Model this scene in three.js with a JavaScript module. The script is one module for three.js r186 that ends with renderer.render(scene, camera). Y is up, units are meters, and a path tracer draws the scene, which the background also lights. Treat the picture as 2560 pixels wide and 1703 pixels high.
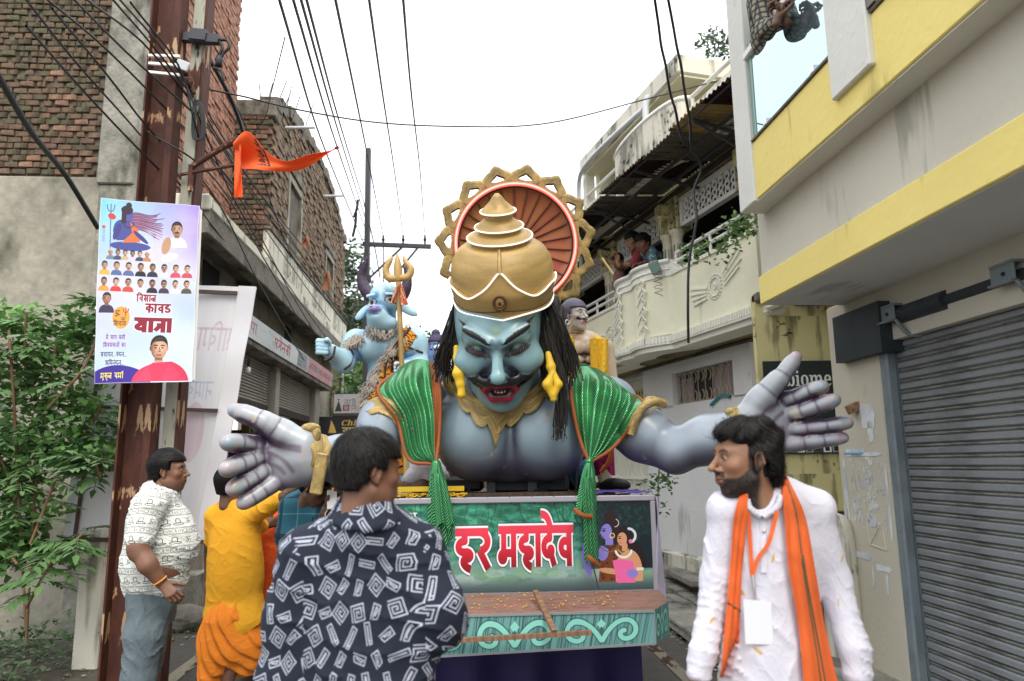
import * as THREE from 'three';
import { mergeGeometries } from 'three/addons/utils/BufferGeometryUtils.js';

// ---------- camera, sky, light, exposure ----------
const scene = new THREE.Scene();
const DEG = Math.PI / 180, PITCH = 9.7 * DEG, ROLL = 0.7 * DEG, EYE = 1.55, ROAD = 4.4 * DEG, FY = 1657;
const camera = new THREE.PerspectiveCamera(2 * Math.atan(784 / FY) / DEG, 2560 / 1703, 0.05, 600);
camera.position.set(0, EYE, 0);
camera.rotation.set(PITCH, 0, -ROLL, 'XYZ');
camera.focus = 4.7; camera.userData.fStop = 2.4;
{ // overcast sky: bright and even, a little brighter overhead, with faint cloud mottling
  const W = 256, H = 128, d = new Float32Array(W * H * 4);
  for (let y = 0; y < H; y++) for (let x = 0; x < W; x++) {
    const e = ((y + 0.5) / H - 0.5) * Math.PI, s = Math.sin(e), a = x / W * Math.PI * 2;
    const m = 1 + 0.03 * Math.sin(a * 3 + s * 5) * Math.sin(s * 9 + a * 2) + 0.02 * Math.sin(a * 7 - s * 11);
    const l = (s > 0 ? 0.64 + 0.95 * Math.pow(s, 0.75) : 0.35) * m, o = (y * W + x) * 4;
    d[o] = l * 0.965; d[o + 1] = l * 0.995; d[o + 2] = l * 1.03; d[o + 3] = 1;
  }
  const t = new THREE.DataTexture(d, W, H, THREE.RGBAFormat, THREE.FloatType);
  t.mapping = THREE.EquirectangularReflectionMapping; t.magFilter = THREE.LinearFilter; t.needsUpdate = true;
  scene.background = t; scene.environment = t;
}
const sun = new THREE.DirectionalLight(0xfff4e6, 1.1);
sun.position.set(3.5, 14, 7); sun.target.position.set(0, 0, -5); sun.castShadow = true; sun.shadow.radius = 45;
Object.assign(sun.shadow.camera, { left: -16, right: 16, top: 16, bottom: -16, near: 1, far: 60 });
scene.add(sun, sun.target);
const renderer = new THREE.WebGLRenderer({ antialias: true });
renderer.toneMapping = THREE.LinearToneMapping; renderer.toneMappingExposure = 1.68; renderer.shadowMap.enabled = true;

// ---------- helpers ----------
const V = (x, y, z) => new THREE.Vector3(x, y, z);
let seed = 7;
const rnd = (a = 1, b) => { seed = (seed + 0x6d2b79f5) | 0; let t = Math.imul(seed ^ (seed >>> 15), 1 | seed); t = (t + Math.imul(t ^ (t >>> 7), 61 | t)) ^ t; const r = ((t ^ (t >>> 14)) >>> 0) / 4294967296; return b === undefined ? r * a : a + r * (b - a); };
const mix = (a, b, t) => a + (b - a) * t, clamp = (x, a = 0, b = 1) => Math.min(b, Math.max(a, x)), sstep = (a, b, x) => { const t = clamp((x - a) / (b - a)); return t * t * (3 - 2 * t); };
// a measured sight line of the photograph (2357 x 1568 survey units) at a forward distance d, as a point of the place
function P(dx, dy, d) {
  const u = (dx - 1178.5) / FY, v = -(dy - 784) / FY, c = Math.cos(ROLL), s = Math.sin(ROLL), u2 = u * c + v * s, v2 = -u * s + v * c;
  const den = Math.cos(PITCH) - v2 * Math.sin(PITCH);
  return V(u2 / den * d, EYE + (v2 * Math.cos(PITCH) + Math.sin(PITCH)) / den * d, -d);
}
// street coordinates: x to the right of the lens, y up, z ahead, along a direction turned left by `turn`
const street = (x, y, z, turn = ROAD) => V(x * Math.cos(turn) - z * Math.sin(turn), y, -x * Math.sin(turn) - z * Math.cos(turn));
const used = new Map();
function numbered(n) { const k = used.get(n) || 0; used.set(n, k + 1); return k ? n + '_' + String(k).padStart(3, '0') : n; }
function tag(o, label, category, group, kind) { if (label) o.userData.label = label; if (category) o.userData.category = category; if (group) o.userData.group = group; if (kind) o.userData.kind = kind; return o; }
function thing(name, label, category, pos, turn = 0, group) {
  const o = new THREE.Group(); o.name = numbered(name); scene.add(o);
  if (pos) o.position.copy(pos.isVector3 ? pos : V(...pos)); o.rotation.y = turn;
  return tag(o, label, category, group);
}
function part(name, geo, m, parent, label) {
  const g = Array.isArray(geo) ? join(geo) : geo;
  const o = new THREE.Mesh(g, m); o.name = parent ? name : numbered(name); o.castShadow = o.receiveShadow = true; (parent || scene).add(o);
  if (label) o.userData.label = label;
  return o;
}
function solo(name, label, category, geo, m, group, base) { // a thing that is one mesh; geometry in world space, origin moved to its base
  const g = Array.isArray(geo) ? join(geo) : geo; g.computeBoundingBox();
  const b = g.boundingBox, p = base || V((b.min.x + b.max.x) / 2, b.min.y, (b.min.z + b.max.z) / 2);
  g.translate(-p.x, -p.y, -p.z); const o = part(name, g, m); o.position.copy(p); return tag(o, label, category, group);
}
const structure = (name, geo, m, parent) => { const o = part(name, geo, m, parent); if (!parent) o.userData.kind = 'structure'; return o; };
function join(list) {
  const l = list.map((g) => { g = g.index ? g.toNonIndexed() : g; if (!g.attributes.uv) g.setAttribute('uv', new THREE.BufferAttribute(new Float32Array(g.attributes.position.count * 2), 2)); if (!g.attributes.normal) g.computeVertexNormals(); return g; });
  const col = l.some((g) => g.attributes.color);
  if (col) for (const g of l) if (!g.attributes.color) g.setAttribute('color', new THREE.BufferAttribute(new Float32Array(g.attributes.position.count * 3).fill(1), 3));
  return l.length === 1 ? l[0] : mergeGeometries(l);
}
// uv in metres from the dominant axis of each face
function uvm(g, s = 1, ox = 0, oy = 0) {
  g = g.index ? g.toNonIndexed() : g; const p = g.attributes.position, uv = new Float32Array(p.count * 2), a = V(), b = V(), c = V();
  for (let i = 0; i < p.count; i += 3) {
    a.fromBufferAttribute(p, i); b.fromBufferAttribute(p, i + 1).sub(a); c.fromBufferAttribute(p, i + 2).sub(a); b.cross(c);
    const x = Math.abs(b.x), y = Math.abs(b.y), z = Math.abs(b.z);
    for (let k = 0; k < 3; k++) { const q = i + k; const X = p.getX(q), Y = p.getY(q), Z = p.getZ(q);
      uv[q * 2] = (x > y && x > z ? Z : X) / s + ox; uv[q * 2 + 1] = (y > x && y > z ? Z : Y) / s + oy; }
  }
  g.setAttribute('uv', new THREE.BufferAttribute(uv, 2)); if (!g.attributes.normal) g.computeVertexNormals(); return g;
}
// box from corner to corner, with small chamfers when c > 0
function box(x0, y0, z0, x1, y1, z1, c = 0) {
  const w = Math.abs(x1 - x0), h = Math.abs(y1 - y0), d = Math.abs(z1 - z0), cx = (x0 + x1) / 2, cy = (y0 + y1) / 2, cz = (z0 + z1) / 2;
  let g;
  if (!c) g = new THREE.BoxGeometry(w, h, d);
  else { // 8 corners, each split in three
    const pos = [], id = (sx, sy, sz, k) => V(sx * (w / 2 - (k === 0 ? 0 : c)), sy * (h / 2 - (k === 1 ? 0 : c)), sz * (d / 2 - (k === 2 ? 0 : c)));
    const quad = (a, b, cc, dd) => { const n = b.clone().sub(a).cross(cc.clone().sub(a)), m = a.clone().add(cc); const l = n.dot(m) < 0 ? [a, dd, cc, a, cc, b] : [a, b, cc, a, cc, dd]; for (const q of l) pos.push(q.x, q.y, q.z); };
    for (const s of [-1, 1]) { quad(id(s, -1, -1, 0), id(s, 1, -1, 0), id(s, 1, 1, 0), id(s, -1, 1, 0)); quad(id(-1, s, -1, 1), id(1, s, -1, 1), id(1, s, 1, 1), id(-1, s, 1, 1)); quad(id(-1, -1, s, 2), id(1, -1, s, 2), id(1, 1, s, 2), id(-1, 1, s, 2)); }
    for (const s of [-1, 1]) for (const t of [-1, 1]) { quad(id(s, t, -1, 0), id(s, t, 1, 0), id(s, t, 1, 1), id(s, t, -1, 1)); quad(id(s, -1, t, 0), id(s, 1, t, 0), id(s, 1, t, 2), id(s, -1, t, 2)); quad(id(-1, s, t, 1), id(1, s, t, 1), id(1, s, t, 2), id(-1, s, t, 2)); }
    for (const a of [-1, 1]) for (const b of [-1, 1]) for (const e of [-1, 1]) { const q = [id(a, b, e, 0), id(a, b, e, 1), id(a, b, e, 2)]; const n = q[1].clone().sub(q[0]).cross(q[2].clone().sub(q[0])); if (n.dot(q[0]) < 0) q.reverse(); for (const k of q) pos.push(k.x, k.y, k.z); }
    g = new THREE.BufferGeometry(); g.setAttribute('position', new THREE.Float32BufferAttribute(pos, 3)); g.computeVertexNormals();
  }
  g.translate(cx, cy, cz); return uvm(g);
}
const at = (g, x, y, z, rx = 0, ry = 0, rz = 0, s = 1) => g.applyMatrix4(new THREE.Matrix4().compose(V(x, y, z), new THREE.Quaternion().setFromEuler(new THREE.Euler(rx, ry, rz)), typeof s === 'number' ? V(s, s, s) : V(...s)));
const vv = (p) => (p.isVector3 ? p : V(...p));
function tube(pts, r, seg = 6, n, closed = false) {
  pts = pts.map(vv); const c = pts.length > 2 ? new THREE.CatmullRomCurve3(pts, closed) : new THREE.LineCurve3(pts[0], pts[1]);
  return new THREE.TubeGeometry(c, n || Math.max(1, (pts.length - 1) * 4), r, seg, closed);
}
function rod(a, b, r0, r1 = r0, seg = 10) { a = vv(a); b = vv(b); const d = b.clone().sub(a), g = new THREE.CylinderGeometry(r1, r0, d.length(), seg); g.applyQuaternion(new THREE.Quaternion().setFromUnitVectors(V(0, 1, 0), d.clone().normalize())); return g.translate((a.x + b.x) / 2, (a.y + b.y) / 2, (a.z + b.z) / 2); }
// square bar from a to b, w wide across `side`, h the other way
function bar(a, b, w, h = w, up = V(0, 1, 0)) {
  a = vv(a); b = vv(b); const d = b.clone().sub(a), L = d.length(), y = d.normalize(), x = up.clone().cross(y); if (x.lengthSq() < 1e-6) x.set(1, 0, 0); x.normalize(); const z = x.clone().cross(y);
  const g = uvm(new THREE.BoxGeometry(w, L, h)); return g.applyMatrix4(new THREE.Matrix4().makeBasis(x, y, z).setPosition(a.clone().add(b).multiplyScalar(0.5)));
}
const ball = (c, r, w = 10, h = 8) => { c = vv(c); return new THREE.SphereGeometry(1, w, h).scale(...(typeof r === 'number' ? [r, r, r] : r)).translate(c.x, c.y, c.z); };
function shape(pts) { const s = new THREE.Shape(); pts.forEach((p, i) => (i ? s.lineTo(p[0], p[1]) : s.moveTo(p[0], p[1]))); return s; }
const extrude = (s, depth, bevel = 0, seg = 1, cs = 8) => new THREE.ExtrudeGeometry(s, { depth, bevelEnabled: bevel > 0, bevelSize: bevel, bevelThickness: bevel, bevelSegments: seg, curveSegments: cs });
const lathe = (pts, seg = 24) => new THREE.LatheGeometry(pts.map((p) => new THREE.Vector2(p[0], p[1])), seg);
// grid surface f(u,v) -> Vector3, uv scaled
function grid(f, nu, nv, su = 1, sv = 1) {
  const pos = [], uv = [], idx = [];
  for (let j = 0; j <= nv; j++) for (let i = 0; i <= nu; i++) { const p = f(i / nu, j / nv); pos.push(p.x, p.y, p.z); uv.push(i / nu * su, j / nv * sv); }
  for (let j = 0; j < nv; j++) for (let i = 0; i < nu; i++) { const a = j * (nu + 1) + i, b = a + 1, c = a + nu + 1, d = c + 1; idx.push(a, b, d, a, d, c); }
  const g = new THREE.BufferGeometry(); g.setAttribute('position', new THREE.Float32BufferAttribute(pos, 3)); g.setAttribute('uv', new THREE.Float32BufferAttribute(uv, 2)); g.setIndex(idx); g.computeVertexNormals(); return g;
}
function quad(a, b, c, d, su = 1, sv = 1) { [a, b, c, d] = [a, b, c, d].map(vv); return grid((u, v) => a.clone().lerp(b, u).lerp(d.clone().lerp(c, u), v), 1, 1, su, sv); }
// a slab: grid surface given thickness along its normals
function thick(g, t) {
  const p = g.attributes.position, n = g.attributes.normal, N = p.count, pos = new Float32Array(N * 6), idx = [...g.index.array], out = [...idx], uv = g.attributes.uv, uvs = new Float32Array(N * 4);
  for (let i = 0; i < N; i++) for (let k = 0; k < 3; k++) { const q = p.array[i * 3 + k]; pos[i * 3 + k] = q; pos[(N + i) * 3 + k] = q - n.array[i * 3 + k] * t; }
  uvs.set(uv.array, 0); uvs.set(uv.array, N * 2);
  for (let i = 0; i < idx.length; i += 3) out.push(idx[i] + N, idx[i + 2] + N, idx[i + 1] + N);
  const e = new Map(); for (let i = 0; i < idx.length; i += 3) for (let k = 0; k < 3; k++) { const a = idx[i + k], b = idx[i + (k + 1) % 3], key = Math.min(a, b) + '_' + Math.max(a, b); e.set(key, e.has(key) ? null : [a, b]); }
  for (const q of e.values()) if (q) { const [a, b] = q; out.push(b, a, a + N, b, a + N, b + N); }
  const o = new THREE.BufferGeometry(); o.setAttribute('position', new THREE.BufferAttribute(pos, 3)); o.setAttribute('uv', new THREE.BufferAttribute(uvs, 2)); o.setIndex(out);
  const flat = o.toNonIndexed(); flat.computeVertexNormals(); // crisp rim; smooth faces keep their own normals
  const nn = flat.attributes.normal, m = idx.length; for (let i = 0; i < m; i++) { const a = idx[i] * 3; nn.setXYZ(i, n.array[a], n.array[a + 1], n.array[a + 2]); }
  for (let i = 0; i < m; i += 3) [0, 2, 1].forEach((k, j) => { const a = idx[i + k] * 3; nn.setXYZ(m + i + j, -n.array[a], -n.array[a + 1], -n.array[a + 2]); });
  return flat;
}
// ---------- noise and textures ----------
const h2 = (x, y, s = 0) => { let h = Math.imul(x, 374761393) ^ Math.imul(y, 668265263) ^ Math.imul(s, 2147483647); h = Math.imul(h ^ (h >>> 13), 1274126177); return ((h ^ (h >>> 16)) >>> 0) / 4294967296; };
function vnoise(x, y, per, s) { const xi = Math.floor(x), yi = Math.floor(y), fx = x - xi, fy = y - yi, u = fx * fx * (3 - 2 * fx), v = fy * fy * (3 - 2 * fy), w = (k) => ((k % per) + per) % per; const a = w(xi), b = w(xi + 1), c = w(yi), d = w(yi + 1); return mix(mix(h2(a, c, s), h2(b, c, s), u), mix(h2(a, d, s), h2(b, d, s), u), v); }
function fbm(x, y, per, oct = 4, s = 1) { let t = 0, a = 0.5, n = 0; for (let i = 0; i < oct; i++) { t += a * vnoise(x, y, per, s + i); n += a; a *= 0.5; x *= 2; y *= 2; per *= 2; } return t / n; }
function n3(x, y, z, s = 0) { const xi = Math.floor(x), yi = Math.floor(y), zi = Math.floor(z), f = (t) => t * t * (3 - 2 * t), u = f(x - xi), v = f(y - yi), w = f(z - zi); const q = (a, b, c) => h2(xi + a + Math.imul(zi + c, 7919), yi + b, s); return mix(mix(mix(q(0, 0, 0), q(1, 0, 0), u), mix(q(0, 1, 0), q(1, 1, 0), u), v), mix(mix(q(0, 0, 1), q(1, 0, 1), u), mix(q(0, 1, 1), q(1, 1, 1), u), v), w); }
const fb3 = (x, y, z, s = 0) => 0.57 * n3(x, y, z, s) + 0.28 * n3(x * 2, y * 2, z * 2, s + 1) + 0.15 * n3(x * 4, y * 4, z * 4, s + 2);
function dtex(n, f, srgb = true, rep = 1) { // f(u,v) -> grey or [r,g,b] in 0..1
  const d = new Uint8Array(n * n * 4);
  for (let y = 0; y < n; y++) for (let x = 0; x < n; x++) { let c = f(x / n, y / n); if (typeof c === 'number') c = [c, c, c]; const o = (y * n + x) * 4; for (let k = 0; k < 3; k++) d[o + k] = clamp(c[k]) * 255; d[o + 3] = 255; }
  const t = new THREE.DataTexture(d, n, n); t.magFilter = THREE.LinearFilter; t.wrapS = t.wrapT = THREE.RepeatWrapping; t.repeat.set(rep, rep); if (srgb) t.colorSpace = THREE.SRGBColorSpace; t.needsUpdate = true; return t;
}
function ctex(w, h, draw, repeat = false) { const c = document.createElement('canvas'); c.width = w; c.height = h; draw(c.getContext('2d'), w, h); const t = new THREE.CanvasTexture(c); t.colorSpace = THREE.SRGBColorSpace; if (repeat) t.wrapS = t.wrapT = THREE.RepeatWrapping; return t; }
const retex = (t, r, r2 = r, ox = 0, oy = 0) => { const c = t.clone(); c.repeat.set(r, r2); c.offset.set(ox, oy); c.needsUpdate = true; return c; };
const T = {
  blotch: dtex(512, (u, v) => 0.87 + 0.13 * sstep(0.25, 0.65, fbm(u * 6, v * 6, 6, 6, 3)) - 0.06 * vnoise(u * 128, v * 128, 128, 9)),
  grain: dtex(512, (u, v) => 0.35 + 0.65 * fbm(u * 48, v * 48, 48, 4, 5), false),
  rough: dtex(256, (u, v) => 0.5 + 0.5 * fbm(u * 8, v * 8, 8, 5, 11), false),
  stain: dtex(512, (u, v) => { const drip = fbm(u * 26, v * 3, 26, 4, 21), big = fbm(u * 5, v * 4, 5, 5, 22), spk = fbm(u * 40, v * 40, 40, 3, 23); const k = sstep(0.5, 0.72, drip * 0.55 + big * 0.5) * 0.55 + sstep(0.6, 0.75, spk) * sstep(0.5, 0.62, big) * 0.7; const g = 0.97 - 0.08 * big; return [mix(g, 0.27, k), mix(g * 0.99, 0.27, k), mix(g * 0.95, 0.24, k)]; }),
  rust: dtex(512, (u, v) => { const a = fbm(u * 10, v * 5, 10, 5, 31), b = fbm(u * 34, v * 16, 34, 4, 32), k = sstep(0.66, 0.7, a * 0.75 + b * 0.28), f = 0.75 + 0.5 * b; return [mix(0.31 * f, 0.72, k), mix(0.165 * f, 0.6, k), mix(0.115 * f, 0.46, k)]; }),
  peel: dtex(512, (u, v) => { const a = fbm(u * 9, v * 4, 9, 5, 41), b = fbm(u * 30, v * 12, 30, 4, 42), k = sstep(0.54, 0.6, a * 0.7 + b * 0.34), k2 = sstep(0.5, 0.75, b); return [mix(0.72, 0.36, k) - 0.1 * k2, mix(0.72, 0.2, k) - 0.09 * k2, mix(0.66, 0.13, k) - 0.06 * k2]; }),
  asphalt: dtex(1024, (u, v) => { const big = fbm(u * 5, v * 5, 5, 5, 51), fine = vnoise(u * 340, v * 340, 340, 52), mid = fbm(u * 60, v * 60, 60, 3, 53), damp = sstep(0.5, 0.66, big); const g = 0.33 + 0.12 * big + 0.12 * (fine - 0.5) + 0.1 * (mid - 0.5) - 0.1 * damp; return [g * 1.03, g, g * 0.95]; }),
  concrete: dtex(512, (u, v) => { const a = fbm(u * 7, v * 7, 7, 6, 61), b = fbm(u * 60, v * 60, 60, 3, 62), m = 0.75 * sstep(0.56, 0.86, fbm(u * 9, v * 5, 9, 5, 63)); const g = 0.55 + 0.3 * a + 0.16 * (b - 0.5); return [mix(g, g * 0.45, m), mix(g * 0.985, g * 0.46, m), mix(g * 0.94, g * 0.38, m)]; }),
  brick: dtex(512, (u, v) => { const a = fbm(u * 9, v * 9, 9, 5, 71), b = fbm(u * 70, v * 70, 70, 3, 72); const g = 0.6 + 0.5 * a + 0.25 * (b - 0.5); return [g, g * 0.97, g * 0.93]; }),
  weave: dtex(256, (u, v) => 0.5 + 0.25 * Math.sin(u * 256 * 1.57) + 0.25 * Math.sin(v * 256 * 1.57), false),
  crease: dtex(512, (u, v) => { let r = 0; for (const [f, a, q] of [[3, 0.6, 81], [6, 0.3, 82], [13, 0.15, 83]]) r += a * Math.pow(1 - Math.abs(2 * fbm(u * f * 1.0 + v * f, v * f * 1.0 - u * f, f, 2, q) - 1), 5); return r; }, false),
};
const M = (o) => { if (o.c) { o.color = new THREE.Color().setRGB(...o.c); delete o.c; } return new THREE.MeshStandardMaterial({ roughness: 0.85, ...o }); };
const PM = (o) => { if (o.c) { o.color = new THREE.Color().setRGB(...o.c); delete o.c; } return new THREE.MeshPhysicalMaterial({ roughness: 0.6, ...o }); };
T.paint = dtex(512, (u, v) => 0.945 + 0.055 * fbm(u * 5, v * 5, 5, 6, 91) - 0.17 * sstep(0.68, 0.8, fbm(u * 22, v * 3, 22, 4, 92)) * sstep(0.5, 0.7, fbm(u * 4, v * 4, 4, 3, 93)));
const wall = (c, rep = 0.5, o = {}) => M({ c, map: retex(T.paint, rep), bumpMap: retex(T.grain, rep * 1.5), bumpScale: 0.004, roughness: 0.92, ...o });
const MT = {
  asphalt: M({ c: [0.55, 0.53, 0.5], map: retex(T.asphalt, 0.5), bumpMap: retex(T.grain, 1.3), bumpScale: 0.006, roughness: 0.72 }),
  verge: M({ c: [0.62, 0.56, 0.47], map: retex(T.asphalt, 0.8), bumpMap: retex(T.rough, 1.3), bumpScale: 0.03, roughness: 0.95 }),
  concrete: M({ c: [0.62, 0.61, 0.58], map: retex(T.concrete, 0.55), bumpMap: retex(T.grain, 0.9), bumpScale: 0.008, roughness: 0.95 }),
  darkConcrete: M({ c: [0.4, 0.37, 0.34], map: retex(T.concrete, 0.5), bumpMap: retex(T.grain, 0.9), bumpScale: 0.008, roughness: 0.95 }),
  oldPlaster: M({ c: [0.72, 0.69, 0.62], map: retex(T.concrete, 0.28), bumpMap: retex(T.grain, 0.7), bumpScale: 0.005, roughness: 0.95 }),
  mortar: M({ c: [0.32, 0.29, 0.25], map: retex(T.concrete, 0.8), bumpMap: retex(T.grain, 1), bumpScale: 0.008, roughness: 1 }),
  stained: M({ c: [0.86, 0.84, 0.78], map: retex(T.stain, 0.45), bumpMap: retex(T.grain, 0.8), bumpScale: 0.004, roughness: 0.93 }),
  cream: wall([0.9, 0.87, 0.66]), creamLight: wall([0.9, 0.89, 0.78]), creamStain: M({ c: [0.9, 0.87, 0.72], map: retex(T.stain, 0.4), roughness: 0.92, bumpMap: retex(T.grain, 0.8), bumpScale: 0.003 }),
  ochre: M({ c: [0.78, 0.72, 0.4], map: retex(T.stain, 0.7), roughness: 0.93 }), ochreOld: M({ c: [0.62, 0.56, 0.32], map: retex(T.concrete, 0.5), roughness: 0.95 }),
  whiteWall: M({ c: [0.9, 0.9, 0.89], map: retex(T.paint, 0.4), bumpMap: retex(T.grain, 0.7), bumpScale: 0.004, roughness: 0.9 }),
  yellow: wall([0.92, 0.76, 0.25], 0.4), greyWall: wall([0.63, 0.6, 0.51], 0.4), greyLight: wall([0.76, 0.76, 0.71], 0.4), beige: wall([0.64, 0.6, 0.48], 0.5),
  white: M({ c: [0.85, 0.85, 0.83], roughness: 0.6 }), whiteRail: M({ c: [0.82, 0.82, 0.77], roughness: 0.5 }),
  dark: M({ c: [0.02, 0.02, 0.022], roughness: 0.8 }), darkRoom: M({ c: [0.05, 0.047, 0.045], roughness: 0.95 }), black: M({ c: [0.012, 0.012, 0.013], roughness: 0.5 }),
  cable: M({ c: [0.018, 0.018, 0.02], roughness: 0.55 }),
  steel: M({ c: [0.06, 0.06, 0.07], roughness: 0.5, metalness: 0.4, bumpMap: retex(T.rough, 2), bumpScale: 0.002 }),
  rust: M({ c: [0.95, 0.9, 0.88], map: retex(T.rust, 0.9, 0.7), bumpMap: retex(T.rough, 2), bumpScale: 0.004, roughness: 0.75 }),
  peel: M({ c: [0.85, 0.85, 0.82], map: retex(T.peel, 0.9, 0.6), bumpMap: retex(T.rough, 2), bumpScale: 0.003, roughness: 0.7 }),
  shutterBlue: M({ c: [0.28, 0.3, 0.315], map: retex(T.blotch, 0.7), roughness: 0.45, metalness: 0.15 }), shutterFrame: M({ c: [0.22, 0.265, 0.29], map: retex(T.blotch, 0.8), roughness: 0.55 }), shutterDark: M({ c: [0.03, 0.042, 0.052], map: retex(T.blotch, 0.8), roughness: 0.6 }),
  shutterOld: M({ c: [0.26, 0.22, 0.17], map: retex(T.rust, 0.7), roughness: 0.8 }), shutterOldSlat: M({ c: [0.3, 0.27, 0.22], map: retex(T.blotch, 0.8), roughness: 0.7 }),
  darkWood: M({ c: [0.11, 0.08, 0.06], map: retex(T.brick, 1, 6), roughness: 0.9 }), wood: M({ c: [0.36, 0.22, 0.14], map: retex(T.brick, 1, 6), roughness: 0.8 }), bamboo: M({ c: [0.55, 0.4, 0.2], roughness: 0.7 }),
  pvc: M({ c: [0.62, 0.65, 0.66], roughness: 0.5 }), alu: M({ c: [0.7, 0.71, 0.72], roughness: 0.35, metalness: 0.8 }),
  glass: PM({ c: [0.42, 0.56, 0.63], transmission: 0.1, thickness: 0, roughness: 0.02, metalness: 0.85, ior: 1.6 }), glassEdge: PM({ c: [0.28, 0.46, 0.4], transmission: 0.3, roughness: 0.2 }),
  green: M({ c: [0.075, 0.14, 0.03], roughness: 0.7 }),
};
const leafMat = (c, t = 0.35) => PM({ c, roughness: 0.85, transmission: t, thickness: 0, side: THREE.DoubleSide });
// Devanagari letters as pen strokes: [advance, path], head line at y = 0, foot at y = 100
const LET = {
  aa: [34, 'M20 0V100'], ra: [56, 'M26 0C64 8 60 46 28 50M24 50L56 100'], ha: [64, 'M34 0V24C2 26 6 56 36 54C62 52 60 74 40 72C22 72 26 92 56 100'],
  ma: [84, 'M22 0V62C4 60 4 86 22 80C30 76 24 62 24 62H64M64 0V100'], da: [62, 'M36 0V24C2 26 4 68 32 68C50 68 48 46 36 54L54 98'], va: [76, 'M56 0V100M56 36C12 16 10 80 56 66'],
  e: [0, 'M-62 -40C-34 -42 -26 -20 -22 0'], i: [34, 'M20 0V100M20 0C20 -40 60 -40 82 0'], ii: [34, 'M20 0V100M20 0C20 -36 -10 -38 -26 -6'], o: [34, 'M20 0V100M20 0C16 -24 4 -36 -14 -38'],
  u: [0, 'M-40 104C-14 102 -10 128 -34 130'], n: [0, 'M-28 -24L-27 -24'], sha: [78, 'M62 0V100M20 22C4 4 32 -2 36 18C38 42 12 46 14 58L40 94M28 48C44 42 44 60 34 66'],
  la: [84, 'M66 0V100M66 44C50 22 40 60 42 94M42 62C36 28 6 40 12 64C16 78 28 74 26 62'], ka: [84, 'M44 0V100M44 36C4 18 6 78 44 62M44 40C78 20 84 64 66 84'], Da: [66, 'M36 0V22C4 24 8 50 34 48C64 46 62 86 34 86C20 86 14 78 18 70M34 112L35 112'],
  ya: [78, 'M60 0V100M16 0C46 14 42 36 24 46C2 62 34 88 60 66'], tra: [74, 'M58 0V100M58 42H20M42 44L12 86'], ta: [74, 'M58 0V100M58 42C20 34 8 58 24 94'], na: [76, 'M60 0V100M60 50H26C8 44 6 72 24 66C30 62 28 52 24 50'],
  pa: [74, 'M18 0V44C18 72 42 66 58 60M58 0V100'], sa: [76, 'M60 0V100M20 0C46 6 42 40 22 48L46 94M28 48H60'], bha: [78, 'M62 0V100M14 6C30 -4 36 20 26 60C20 82 4 70 14 58H62'], ga: [74, 'M24 0V66C22 80 8 76 10 64M58 0V100'],
  A: [86, 'M68 0V100M18 14C40 -2 48 34 24 42C58 44 46 94 12 76M46 52H68'], E: [66, 'M18 0C10 40 20 58 50 46M50 0V46M34 56L54 100'], ja: [80, 'M62 0V100M62 42H36M36 20C38 76 16 84 8 60'], r: [0, 'M-30 0C-36 -30 -10 -38 -4 -24'], h: [30, 'M14 30L15 30M14 76L15 76'], sp: [50, ''], dot: [26, 'M10 92L11 92'],
  om: [96, 'M14 14C46 -6 50 40 22 44C64 46 52 102 8 80M50 54C72 38 88 74 66 76M52 -4C56 16 80 16 86 -4M68 -14L69 -14'],
};
function deva(ctx, text, x, y, size, o = {}) { // text: letters by name, words split at 'sp'
  const k = size / 100, toks = text.split(' '); let w = 0; for (const t of toks) w += LET[t][0]; const total = w * k * (o.wide || 1);
  let cx = o.center ? x - total / 2 : x; ctx.save(); ctx.translate(cx, y); ctx.scale(k * (o.wide || 1), k); ctx.lineCap = o.cap || 'butt'; ctx.lineJoin = 'round';
  for (const [col, lw] of o.pens) { ctx.strokeStyle = col; ctx.lineWidth = lw; let px = 0, ws = 0; const head = () => { if (px > ws) { ctx.beginPath(); ctx.moveTo(ws, 0); ctx.lineTo(px, 0); ctx.stroke(); } };
    for (const t of toks) { const [adv, path] = LET[t]; if (t === 'sp' || t === 'dot' || t === 'h' || t === 'om') { head(); ws = px + adv; } if (path) { ctx.save(); ctx.translate(px, 0); ctx.lineCap = /L\d+ \d+$/.test(path) && path.length < 26 || t === 'n' ? 'round' : ctx.lineCap; ctx.stroke(new Path2D(path)); ctx.restore(); } px += adv; } head(); }
  ctx.restore(); return total;
}
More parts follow.
